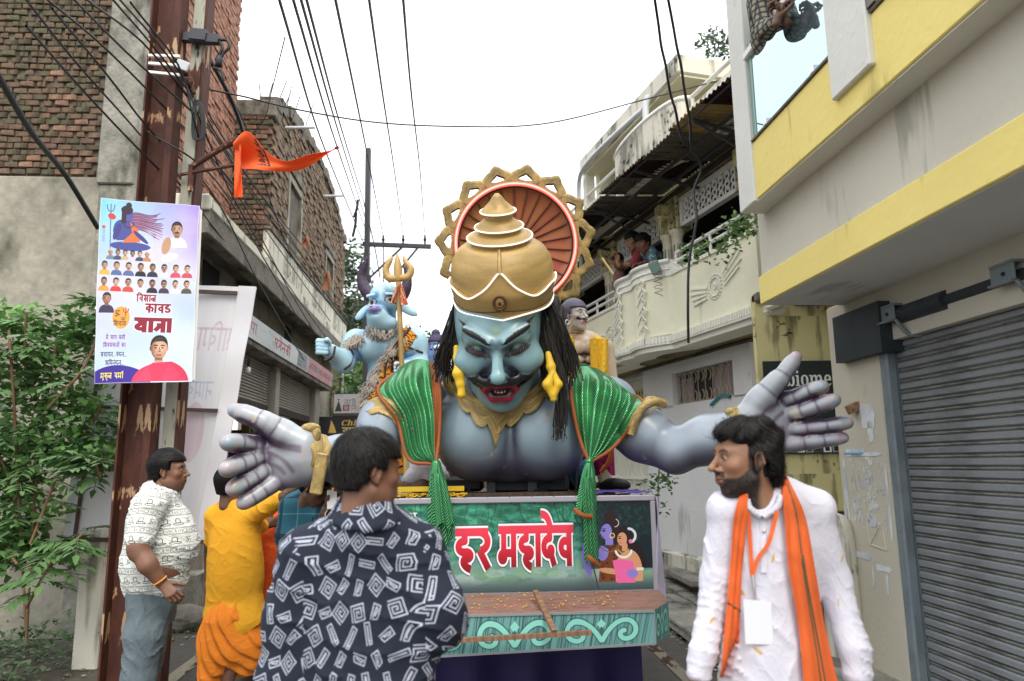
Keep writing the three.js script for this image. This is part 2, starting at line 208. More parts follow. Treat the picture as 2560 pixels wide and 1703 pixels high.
// ---------- ground ----------
{
  const flat = (pts, y) => { const g = new THREE.ShapeGeometry(shape(pts.map(([x, z]) => { const p = street(x, 0, z); return [p.x, -p.z]; }))); g.rotateX(-Math.PI / 2); g.translate(0, y, 0); return uvm(g); };
  structure('ground', flat([[-260, -40], [260, -40], [260, 400], [-260, 400]], 0), MT.verge);
  structure('road', flat([[-2.45, -8], [1.95, -8], [1.95, 40], [-2.45, 40]], 0.006), MT.asphalt);
  const lineM = M({ c: [0.5, 0.46, 0.4], map: retex(T.peel, 1.2, 0.8), roughness: 0.85 });
  const lines = structure('road_marking', flat([[-2.17, -4], [-2.05, -4], [-2.05, 38], [-2.17, 38]], 0.011), lineM);
  lines.userData.label = 'worn pale edge line along the left side of the road';
  structure('road_marking', flat([[1.6, -4], [1.7, -4], [1.7, 38], [1.6, 38]], 0.011), lineM);
  // pavement of broken concrete in front of the right-hand shops, and the covered drain
  const pv = []; for (let i = 0; i < 15; i++) { const z0 = 3 + i * 0.62, w = rnd(0.52, 0.6); for (const [x0, x1] of [[2.02, 2.5], [2.53, 3.02]]) pv.push([x0 + rnd(-0.02, 0.02), z0, x1, z0 + w, rnd(0.05, 0.085)]); }
  const pave = structure('pavement', join([[1.97, 1.5, 3.2, 15]].map(([a, b, c, d]) => flat([[a, b], [c, b], [c, d], [a, d]], 0.035))), MT.darkConcrete);
  for (const [x0, z0, x1, z1, h] of pv) { const p = street((x0 + x1) / 2, 0, (z0 + z1) / 2), g = box(-(x1 - x0) / 2, 0, -(z1 - z0) / 2, (x1 - x0) / 2, h, (z1 - z0) / 2, 0.012); g.rotateY(ROAD + rnd(-0.02, 0.02)); g.rotateX(rnd(-0.02, 0.02)); g.translate(p.x, 0.004, p.z); part('paving_slab', uvm(g), MT.concrete, pave); }
  const gv = []; for (let i = 0; i < 900; i++) { const l = rnd() < 0.5, x = l ? rnd(-3.3, -2.4) : rnd(1.9, 2.1), z = rnd(5, 11), p = street(x, 0, z), g = new THREE.IcosahedronGeometry(rnd(0.006, 0.022), 0); g.scale(1, 0.6, 1.2); g.rotateY(rnd(6)); g.translate(p.x, 0.01, p.z); gv.push(g); }
  tag(part('gravel', gv.map((g) => uvm(g)), MT.concrete), 'loose grit and pebbles along the road edges', 'gravel', null, 'stuff');
}
// a box maker in street coordinates, relative to a thing's base
const framed = (bx, bz) => (x0, y0, z0, x1, y1, z1, c) => box(Math.min(x0, x1) - bx, y0, -(Math.max(z0, z1) - bz), Math.max(x0, x1) - bx, y1, -(Math.min(z0, z1) - bz), c);
const brickTones = [[0.33, 0.21, 0.155], [0.37, 0.235, 0.17], [0.28, 0.175, 0.13], [0.25, 0.17, 0.125], [0.19, 0.125, 0.1], [0.33, 0.2, 0.145]].map((c) => M({ c, map: retex(T.brick, 2.3), bumpMap: retex(T.grain, 4), bumpScale: 0.006, roughness: 0.95 }));
const oldTones = [[0.27, 0.22, 0.155], [0.32, 0.245, 0.175], [0.22, 0.19, 0.13], [0.36, 0.245, 0.175], [0.25, 0.235, 0.15], [0.38, 0.25, 0.18]].map((c) => M({ c, map: retex(T.concrete, 1.6), bumpMap: retex(T.grain, 4), bumpScale: 0.007, roughness: 0.97 }));
const redStuff = M({ c: [0.5, 0.27, 0.2], map: retex(T.brick, 1.9), bumpMap: retex(T.grain, 4), bumpScale: 0.006, roughness: 0.95 });
const paleStuff = M({ c: [0.5, 0.37, 0.28], map: retex(T.concrete, 1.1), bumpMap: retex(T.grain, 4), bumpScale: 0.006, roughness: 0.96 });
function brickGeos(w, h, d, n) { return Array.from({ length: n }, () => { const g = box(-w / 2, -h / 2, -d / 2, w / 2, h / 2, d / 2, 0.006), p = g.attributes.position; const j = new Map(); for (let i = 0; i < p.count; i++) { const k = [p.getX(i), p.getY(i), p.getZ(i)].map((q) => q.toFixed(3)).join(); if (!j.has(k)) j.set(k, [rnd(-0.004, 0.004), rnd(-0.004, 0.004), rnd(-0.003, 0.003)]); const o = j.get(k); p.setXYZ(i, p.getX(i) + o[0], p.getY(i) + o[1], p.getZ(i) + o[2]); } g.computeVertexNormals(); return uvm(g, 1, rnd(3), rnd(3)); }); }
// joined bricks on a face along the street: x fixed, running z
function brickFace(f, x, z0, z1, y0, y1, bl, bh, skip, d = 0.03) {
  const out = []; let r = 0;
  for (let y = y0; y < y1 - bh * 0.5; y += bh + 0.013, r++) for (let z = z0 - (r % 2) * bl * 0.5; z < z1; z += bl + 0.013) { const a = Math.max(z, z0), b = Math.min(z + bl, z1); if (b - a < 0.03 || (skip && skip((a + b) / 2, y + bh / 2))) continue; const q = rnd(-0.012, 0.012); out.push(f(x - 0.02, y + rnd(-0.004, 0.004), a, x + d + q, y + bh + rnd(-0.004, 0.004), b)); }
  return out;
}

// ---------- near brick house on the left ----------
{
  const bx = -3.3, bz = 7.3, f = framed(bx, bz);
  const o = thing('brick_house', 'unplastered brick house with moss-stained end wall and grey concrete corner column behind the rusty pole', 'house', street(bx, 0, bz), ROAD);
  part('wall', [f(-9, 0, 7.34, -3.66, 9.5, 7.6), f(-3.66, 0, 7.6, -3.33, 9.5, 10.3)], MT.mortar, o);
  part('plaster_wall', [f(-9, 0, 7.3, -3.64, 4.5, 7.342, 0.01)], MT.oldPlaster, o, 'bare grey plaster on the lower end wall');
  part('concrete_column', [f(-3.68, 4.42, 7.255, -3.325, 9.5, 7.6, 0.012), f(-3.66, 0, 7.285, -3.3, 4.42, 7.6, 0.012)], MT.concrete, o);
  part('plaster_strip', [f(-3.36, 3.2, 7.6, -3.29, 4.95, 8.05, 0.006)], MT.stained, o);
  part('concrete_band', [f(-3.36, 4.95, 7.62, -3.27, 5.08, 10.3, 0.01)], MT.darkConcrete, o);
  // the bricks of the end wall, one by one
  const geos = brickGeos(0.132, 0.057, 0.05, 4); let n = 0, row = 0;
  for (let y = 4.53; y < 6.75; y += 0.0685, row++) for (let x = -3.76 - (row % 2) * 0.07; x > -5.0; x -= 0.145) {
    if (n >= 300) break; n++;
    const top = (y - 4.5) / 2, old = rnd() < 0.35 + top * 0.75 + (x < -4.3 ? 0.2 : 0), m = (old ? oldTones : brickTones)[Math.floor(rnd(6))];
    const b = part('brick', geos[Math.floor(rnd(4))], m, o); b.position.set(x - bx + rnd(-0.005, 0.005), y + 0.0285 + rnd(-0.005, 0.005), -(7.338 - bz) + rnd(-0.008, 0.01)); b.rotation.z = rnd(-0.03, 0.03); b.rotation.y = rnd(-0.03, 0.03); if (rnd() < 0.12) b.scale.x = 0.6;
  }
  tag(part('brickwork', [...brickFace(f, -3.33, 7.6, 10.3, 5.09, 9.4, 0.21, 0.068, null), ...brickFace(f, -3.33, 8.06, 10.3, 3.25, 4.94, 0.21, 0.068)], redStuff, o), null, null, null, 'stuff');
  tag(part('far_brickwork', (() => { const out = []; let r = 0; for (let y = 6.77; y < 8.2; y += 0.07, r++) for (let x = -3.74 - (r % 2) * 0.07; x > -5.6; x -= 0.145) out.push(f(x - 0.13, y, 7.3, x, y + 0.058, 7.35)); return out; })(), oldTones[2], o), null, null, null, 'stuff');
}
// ---------- second house with shops ----------
{
  const bx = -2.75, bz = 10.3, f = framed(bx, bz);
  const o = thing('shop_house', 'two-storey brick and concrete house with balcony parapet and two half-lowered shop shutters', 'house', street(bx, 0, bz), ROAD);
  const z0 = 10.3, z1 = 17.2, top = (z) => 7.0 - 0.1 * (z - z0) / 7 + 0.75 * Math.sin(clamp((z - z0) / 7) * Math.PI) ** 0.8 * 0.9;
  // upper floor shell
  part('wall', [f(-3.5, 4.5, 10.34, -2.79, 6.8, 10.6), f(-3.05, 4.5, 10.6, -2.8, 6.85, z1), f(-6, 4.5, z1 - 0.3, -2.8, 6.8, z1)], MT.mortar, o);
  const wins = [[11.5, 12.35, 4.85, 6.2], [14.9, 15.7, 4.9, 5.95]], inWin = (z, y) => wins.some((w) => z > w[0] - 0.12 && z < w[1] + 0.12 && y > w[2] - 0.1 && y < w[3] + 0.14);
  const up = []; let r = 0;
  for (let y = 4.9; y < 7.7; y += 0.083, r++) for (let z = 10.36 - (r % 2) * 0.1; z < z1; z += 0.223) { const zc = z + 0.105; if (y > top(zc) - 0.12 || inWin(zc, y + 0.03) || z < 10.3) continue; up.push(f(-2.82, y + rnd(-0.005, 0.005), z, -2.75 + rnd(-0.02, 0.02), y + 0.068 + rnd(-0.005, 0.005), z + 0.21)); }
  tag(part('brickwork', up, paleStuff, o), null, null, null, 'stuff');
  const coping = []; for (let i = 0; i < 34; i++) { const a = mix(z0 + 0.05, z1, i / 34), b = mix(z0 + 0.05, z1, (i + 1) / 34), t = top(a); coping.push(f(-2.98, t - 0.13 + rnd(-0.02, 0.02), a, -2.72 + rnd(-0.02, 0.02), t + 0.06 + rnd(-0.03, 0.03), b + 0.02)); if (t > 6.85) coping.push(f(-3.0, 6.7, a, -2.81, t - 0.1, b)); }
  part('coping', coping, MT.darkConcrete, o);
  for (const q of [[-3.52, 6.72, 10.28, -2.72, 6.98, 10.62, 0.02], [-3.52, 4.5, 10.27, -3.32, 6.718, 10.6, 0.01], [-2.84, 6.36, 11.2, -2.725, 6.5, 12.6], [-2.84, 6.1, 14.6, -2.725, 6.22, 16]]) part('concrete_band', f(...q), MT.darkConcrete, o);
  const geos = brickGeos(0.165, 0.062, 0.06, 4); let row = 0;
  for (let y = 4.1; y < 6.7; y += 0.078, row++) for (let k = 0; k < 3; k++) { const x = -3.3 + 0.1 + k * 0.178 - (row % 2) * 0.06; const m = (rnd() < 0.55 ? oldTones : brickTones)[Math.floor(rnd(6))]; const b = part('brick', geos[Math.floor(rnd(4))], m, o); b.position.set(x - bx + rnd(-0.006, 0.006), y + 0.03, -(10.335 - bz) + rnd(-0.015, 0.02)); b.rotation.z = rnd(-0.03, 0.03); }
  for (const [a, b, c, d] of wins) { const w = part('window', [f(-2.86, c, a - 0.1, -2.74, d + 0.1, a), f(-2.86, c, b, -2.74, d + 0.1, b + 0.1), f(-2.86, d, a, -2.74, d + 0.1, b)], MT.oldPlaster, o); part('opening', f(-3.0, c, a, -2.83, d, b), MT.dark, w); }
  // balcony slab and stained parapet
  part('balcony_slab', [f(-4.2, 4.18, 7.62, -2.72, 4.3, z1), f(-2.82, 4.02, 7.62, -2.66, 4.32, z1, 0.012)], MT.darkConcrete, o);
  part('slab_edge', [f(-2.86, 4.3, 7.62, -2.645, 4.42, 10.0, 0.01), f(-3.3, 4.28, 7.58, -2.66, 4.45, 7.72, 0.01)], MT.stained, o);
  part('parapet', [f(-2.74, 4.3, 10.0, -2.655, 4.86, z1, 0.008)], MT.stained, o, 'white parapet streaked with black mould');
  part('parapet_rail', [f(-2.76, 4.862, 9.96, -2.63, 4.9, z1)], MT.darkConcrete, o);
  // ground and first floor behind the shops
  part('shop_wall', [f(-3.7, 0, 7.7, -3.5, 4.18, 8.7), f(-3.35, 3.3, 8.7, -3.15, 4.18, z1), f(-3.4, 0, 15.0, -2.95, 3.3, z1), f(-5, 0, z1 - 0.25, -2.95, 4.2, z1)], MT.oldPlaster, o);
  for (const [a, b] of [[8.9, 9.5], [13.2, 13.7]]) part('vent_opening', f(-3.16, 3.6, a, -3.14, 4.1, b), MT.dark, o);
  part('sign_canopy', [f(-3.2, 3.12, 8.6, -2.7, 3.2, 15.6, 0.01)], MT.darkConcrete, o);
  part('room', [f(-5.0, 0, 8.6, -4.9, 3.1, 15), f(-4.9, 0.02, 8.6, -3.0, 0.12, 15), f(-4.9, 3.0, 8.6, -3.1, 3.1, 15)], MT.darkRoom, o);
  for (const [a, b] of [[11.55, 11.8], [8.6, 8.8], [14.75, 15.2]]) part('pillar', f(-3.05, 0, a, -2.85, 3.12, b, 0.01), MT.shutterOldSlat, o);
  for (const [a, b, low] of [[8.82, 11.5, 2.42], [11.85, 14.7, 2.46]]) {
    const s = part('roller_shutter', [f(-3.0, low - 0.06, a, -2.95, low + 0.06, b, 0.008)], MT.shutterOld, o); const sl = []; for (let y = low + 0.06; y < 3.1; y += 0.045) sl.push(rod([-2.972 - bx, y + 0.02, -(a - bz)], [-2.972 - bx, y + 0.02, -(b - bz)], 0.021, 0.021, 6)); tag(part('slat', sl, MT.shutterOldSlat, s), null, null, null, 'stuff');
  }
  const goods = []; for (let i = 0; i < 60; i++) { const z = rnd(8.9, 14.6), y = rnd(1.2, 2.2), c = new THREE.Color().setHSL(rnd(), 0.6, 0.18); const g = f(-3.6 - rnd(0.5), y, z, -3.5, y + rnd(0.12, 0.35), z + rnd(0.08, 0.22)); g.setAttribute('color', new THREE.Float32BufferAttribute(Array.from({ length: g.attributes.position.count }, () => [c.r, c.g, c.b]).flat(), 3)); goods.push(g); }
  tag(part('hanging_goods', goods, M({ vertexColors: true }), o), null, null, null, 'stuff');
  part('drain_pipe', [tube([[0.06, 4.2, -6.75], [0.06, 3.0, -6.75], [0.05, 2.2, -6.75], [0.05, 0, -6.75]], 0.03, 8), tube([[0.09, 3.1, -6.8], [0.1, 2.6, -6.5], [0.05, 2.5, -6.2], [-0.1, 2.55, -5.9]], 0.018, 6)], MT.pvc, o);
  for (const [z, y, l] of [[11.0, 6.88, 0.47], [14.3, 7.0, 0.4]]) part('roof_spout', rod([-2.85 - bx, y, -(z - bz)], [-2.75 - bx + l, y + 0.02, -(z - bz)], 0.025, 0.025, 10), MT.pvc, o);
  const rb = (x, z, dx, h) => rod([x - bx, 6.7, -(z - bz)], [x - bx + dx, 6.9 + h, -(z - bz) - 0.1], 0.009, 0.009, 5);
  for (const q of [[-2.95, 10.5, -0.12, 0.5], [-3.0, 10.55, 0.12, 0.55], [-2.9, 10.6, 0.22, 0.62], [-2.85, 10.75, 0.2, 0.5], [-2.82, 11.0, 0.12, 0.75], [-2.8, 11.2, 0.2, 0.7], [-2.82, 11.9, 0.3, 0.95]]) part('reinforcing_bar', rb(...q), MT.steel, o);
}
// shop signboard on the canopy
{
  const t = ctex(2048, 176, (c, w, h) => {
    c.fillStyle = '#c9cfd0'; c.fillRect(0, 0, w, h); c.fillStyle = '#b98a8a'; c.fillRect(w * 0.63, 0, w, h);
    for (let i = 0; i < 260; i++) { c.fillStyle = `rgba(${rnd() < 0.5 ? '225,228,228' : '120,112,112'},${rnd(0.02, 0.12)})`; c.fillRect(rnd(w), rnd(h), rnd(10, 160), rnd(4, 50)); }
    deva(c, 'ga u ra u ka r pa aa', 40, 50, 78, { wide: 1.1, pens: [['rgba(170,70,70,0.85)', 11]] });
    deva(c, 'E ja e na sa ii', 590, 50, 82, { wide: 1.1, pens: [['rgba(165,55,60,0.9)', 15]] });
    c.fillStyle = '#8b8f93'; c.fillRect(1045, 8, 230, 160); for (let i = 0; i < 4; i++) deva(c, 'ka aa va ga pa ta ra', 1055, 24 + i * 38, 20, { pens: [['#4c5258', 14]] });
    for (let i = 0; i < 5; i++) deva(c, 'la da na bha', 1330 + i * 145, 60, 60, { pens: [[['#8d5560', '#6a7389', '#94525a'][i % 3], 16]] });
  });
  const g = quad([0, 0, 0], [7.0, 0, 0], [7.0, 0.29, 0.02], [0, 0.29, 0.02]); const s = thing('shop_sign', 'long faded white signboard with red lettering over the half-lowered shutters', 'sign', street(-2.68, 3.2, 8.6), ROAD + Math.PI / 2);
  part('sign_face', g, M({ map: t, roughness: 0.7 }), s); part('backing', box(0, 0, -0.06, 7, 0.285, -0.004), MT.darkConcrete, s);
}
{ // bare bulb under the canopy
  const b = thing('light_bulb', 'small white bulb hanging from the shop canopy by a short wire', 'bulb', street(-2.82, 2.84, 9.9)); part('glass', ball([0, 0, 0], [0.035, 0.048, 0.035]), MT.white, b); part('socket', rod([0, 0.04, 0], [0, 0.13, 0], 0.018), MT.dark, b); part('wire', rod([0, 0.13, 0], [0, 0.28, 0], 0.004, 0.004, 5), MT.dark, b);
}
{ // concrete steps and verge in front of the shops
  const f = framed(-3.0, 9.0), o = thing('concrete_steps', 'worn mossy concrete steps in front of the left-hand shops', 'steps', street(-3.0, 0, 9.0), ROAD);
  for (const [a, b, h, x] of [[8.2, 14, 0.62, -3.1], [8.3, 13, 0.42, -2.8], [8.6, 11.5, 0.2, -2.55]]) part('step', f(-4.6, 0, a, x, h, b, 0.02), MT.concrete, o);
  solo('stone', 'dark mossy rough stone lying at the foot of the steps', 'stone', (() => { const g = new THREE.IcosahedronGeometry(0.16, 3), p = g.attributes.position; for (let i = 0; i < p.count; i++) { const k = 0.8 + 0.5 * fb3(p.getX(i) * 9, p.getY(i) * 9, p.getZ(i) * 9); p.setXYZ(i, p.getX(i) * k * 1.6, p.getY(i) * k * 0.8, p.getZ(i) * k); } g.computeVertexNormals(); const q = street(-2.62, 0.1, 7.55); g.translate(q.x, q.y, q.z); return uvm(g); })(), MT.darkConcrete);
  const gr = []; for (let i = 0; i < 700; i++) { const p = street(rnd(-3.3, -2.45), 0, rnd(6.8, 9)), h = rnd(0.03, 0.12), a = rnd(6.28), b = V(Math.cos(a) * 0.006, 0, Math.sin(a) * 0.006), tip = V(rnd(-0.04, 0.04), h, rnd(-0.04, 0.04)); const g = new THREE.BufferGeometry(); g.setAttribute('position', new THREE.Float32BufferAttribute([p.x - b.x, 0, p.z - b.z, p.x + b.x, 0, p.z + b.z, p.x + tip.x, h, p.z + tip.z], 3)); g.computeVertexNormals(); gr.push(g); }
  tag(part('grass', gr, leafMat([0.1, 0.19, 0.04])), 'thin grass and weeds on the verge by the steps', 'grass', null, 'stuff');
}
// ---------- yellow and grey shop building on the right ----------
{
  const bx = 2.95, bz = 5.45, f = framed(bx, bz);
  const o = thing('shop_building', 'grey and yellow shop building with wide blue roller shutter and glass balcony above', 'building', street(bx, 0, bz), ROAD);
  part('pillar', [f(2.95, 0, 4.8, 3.3, 2.74, 5.45, 0.01)], MT.beige, o, 'beige corner pillar with torn poster scraps');
  part('wall', [f(3.3, 0, 5.2, 7, 7, 5.44), f(2.96, 2.35, -2, 3.2, 2.74, 4.8), f(2.96, 2.6, 4.8, 3.25, 2.745, 5.44)], MT.greyWall, o);
  // lower overhang: yellow beam, grey wall set back a little, upper balcony
  part('soffit', [f(2.32, 2.715, -2, 3.3, 2.76, 5.19)], MT.greyLight, o);
  part('yellow_band', [f(2.3, 2.72, -2, 2.42, 2.935, 5.2, 0.006)], MT.yellow, o);
  part('fascia_wall', [f(2.325, 2.937, -2, 2.5, 3.46, 5.19)], MT.greyWall, o);
  part('end_wall', [f(2.5, 2.76, 5.0, 3.4, 7, 5.185)], MT.creamLight, o);
  part('balcony_slab', [f(2.17, 3.4, -2, 3.4, 3.47, 5.05)], MT.greyLight, o);
  part('balcony_beam', [f(2.155, 3.41, -2, 2.26, 3.845, 4.82, 0.006)], MT.yellow, o, 'yellow beam under the glass balcony');
  part('coping', [f(2.14, 3.848, -2, 2.28, 3.862, 4.8)], MT.darkConcrete, o);
  part('corner_pillar', [f(2.135, 3.395, 4.8, 2.36, 7.5, 5.07, 0.008)], MT.greyLight, o);
  part('pillar', [f(2.12, 3.56, 3.27, 2.3, 7.5, 3.66, 0.008)], MT.greyLight, o);
  part('pillar', [f(2.12, 3.56, 1.2, 2.3, 7.5, 1.55, 0.008)], MT.greyLight, o);
  part('marble_piece', [f(2.13, 3.87, 3.2, 2.3, 3.99, 3.268)], M({ c: [0.14, 0.11, 0.1], roughness: 0.4 }), o);
  for (const [a, b] of [[3.68, 4.74], [1.57, 3.17]]) {
    const g = part('glass_panel', f(2.165, 3.87, a, 2.177, 4.55, b), MT.glass, o); part('pane_edge', f(2.16, 3.87, b, 2.22, 4.62, b + 0.05), MT.glassEdge, g);
    for (const z of [a + 0.18, b - 0.2]) part('clip', f(2.14, 3.862, z, 2.2, 3.91, z + 0.045, 0.004), MT.alu, g);
    if (a > 3) part('hand_rail', [f(2.13, 4.5, a - 0.05, 2.2, 4.56, b + 0.08, 0.008)], MT.whiteRail, o);
  }
  part('balcony_wall', [f(3.25, 3.47, -2, 3.4, 7, 5.0), f(2.3, 5.9, -2, 3.3, 6.0, 5.0)], MT.greyLight, o);
  // roller shutter: every slat its own piece
  const sh = part('roller_shutter', [f(3.065, 0, -1.5, 3.09, 2.4, 4.7)], MT.shutterDark, o);
  const prof = shape([[0, 0], [0, 0.07], [-0.006, 0.062], [-0.022, 0.05], [-0.022, 0.022], [-0.006, 0.012]]), L = 5.6, slat = extrude(prof, L); const sg = uvm(slat), nose = uvm(rod([0.0, 0, 0], [0, 0, L], 0.009, 0.009, 6));
  const noseM = M({ c: [0.42, 0.43, 0.42], map: retex(T.concrete, 1), roughness: 0.45 });
  for (let i = 0; i < 33; i++) { const s = part('slat', sg, MT.shutterBlue, sh); s.position.set(3.045 - bx, 0.04 + i * 0.0725, -(4.7 - bz)); const b = part('slat_bead', nose, noseM, sh); b.position.set(3.037 - bx, 0.04 + i * 0.0725, -(4.7 - bz)); }
  part('guide_rail', [f(2.945, 0, 4.7, 3.02, 2.28, 4.79, 0.012), f(3.021, 0, 4.71, 3.1, 2.27, 4.78)], MT.shutterFrame, o);
  part('drum_plate', [f(2.87, 2.27, 4.62, 3.15, 2.62, 5.22)], MT.shutterDark, o);
  const R = 2.9;
  part('drum_shaft', [rod([R + 0.06 - bx, 2.5, -(4.6 - bz)], [R + 0.06 - bx, 2.5, -(0 - bz)], 0.032), rod([R + 0.06 - bx, 2.5, -(4.55 - bz)], [R + 0.06 - bx, 2.5, -(4.05 - bz)], 0.06)], MT.shutterDark, o);
  for (const z of [4.6, 3.55]) { const b = part('bearing_bracket', [f(R - 0.01, 2.46, z - 0.12, R + 0.005, 2.56, z + 0.05, 0.004), f(R - 0.01, 2.56, z - 0.12, R + 0.12, 2.575, z + 0.05), f(R - 0.03, 2.455, z - 0.12, R + 0.004, 2.467, z + 0.05)], MT.shutterFrame, o); part('bolt', ball([R - 0.012 - bx, 2.51, -(z - 0.05 - bz)], 0.012), MT.dark, b); part('strap', tube([[R - bx, 2.46, -(z - 0.12 - bz)], [R + 0.05 - bx, 2.36, -(z - 0.16 - bz)], [R + 0.18 - bx, 2.34, -(z - 0.2 - bz)]], 0.014, 6), MT.shutterFrame, b); }
  // remains of torn posters on the pillar
  const paper = M({ c: [0.82, 0.85, 0.87], roughness: 0.85, map: retex(T.blotch, 1.3) }), bluePaper = M({ c: [0.2, 0.45, 0.7], roughness: 0.85 }), chalk = M({ c: [0.75, 0.69, 0.5], roughness: 0.95 });
  const scrap = (z, y, w, h, n = 14) => { const pts = []; for (let i = 0; i < n; i++) { const a = i / n * Math.PI * 2, c = Math.cos(a), s = Math.sin(a), k = 1 / Math.max(Math.abs(c), Math.abs(s)); pts.push([c * k * w / 2 * rnd(0.75, 1.05), s * k * h / 2 * rnd(0.75, 1.05)]); } const g = extrude(shape(pts), 0.002); g.rotateY(-Math.PI / 2); g.translate(2.9485 - bx, y, -(z - bz)); return uvm(g); };
  for (const [z, y, w, h, m] of [[5.0, 1.86, 0.2, 0.2, paper], [4.98, 1.74, 0.08, 0.16, paper], [5.22, 1.6, 0.28, 0.06, paper], [5.38, 1.3, 0.05, 0.52, paper], [5.4, 1.0, 0.045, 0.4, paper], [5.1, 1.585, 0.42, 0.03, paper], [4.84, 1.25, 0.03, 0.55, paper], [5.25, 0.86, 0.32, 0.05, paper], [4.98, 0.8, 0.2, 0.045, paper], [5.07, 1.12, 0.13, 0.1, paper], [5.12, 1.38, 0.05, 0.1, paper], [5.04, 1.42, 0.06, 0.07, paper], [5.02, 1.22, 0.12, 0.04, paper], [5.12, 0.72, 0.02, 0.16, paper], [4.95, 0.7, 0.025, 0.14, paper]]) part('torn_paper', scrap(z, y, w, h), m, o);
  part('blue_stripe', [f(2.944, 1.588, 5.1, 2.9475, 1.602, 5.36)], bluePaper, o);
  const speck = []; for (let i = 0; i < 130; i++) speck.push(scrap(rnd(4.88, 5.3), rnd(1.05, 1.56), rnd(0.006, 0.03), rnd(0.01, 0.05), 6)); tag(part('paper_specks', speck, paper, o), null, null, null, 'stuff');
  const ch = (a, b) => bar([2.9475 - bx, a[1], -(a[0] - bz)], [2.9475 - bx, b[1], -(b[0] - bz)], 0.008, 0.003);
  part('chalk_mark', [ch([5.15, 1.25], [5.12, 0.95]), ch([5.12, 0.95], [4.92, 0.93]), ch([4.92, 0.93], [4.95, 1.1]), ch([5.12, 0.95], [4.97, 1.1])], chalk, o, 'scratched outline of a square with a diagonal');
  solo('half_brick', 'broken half brick stuck to the pillar above the paper scraps', 'brick', (() => { const g = brickGeos(0.11, 0.07, 0.07, 1)[0]; g.rotateZ(0.4); const p = street(2.93, 1.93, 5.13); g.translate(p.x, p.y, p.z); return g; })(), M({ c: [0.42, 0.26, 0.17], map: retex(T.brick, 3), roughness: 0.95 }));
}
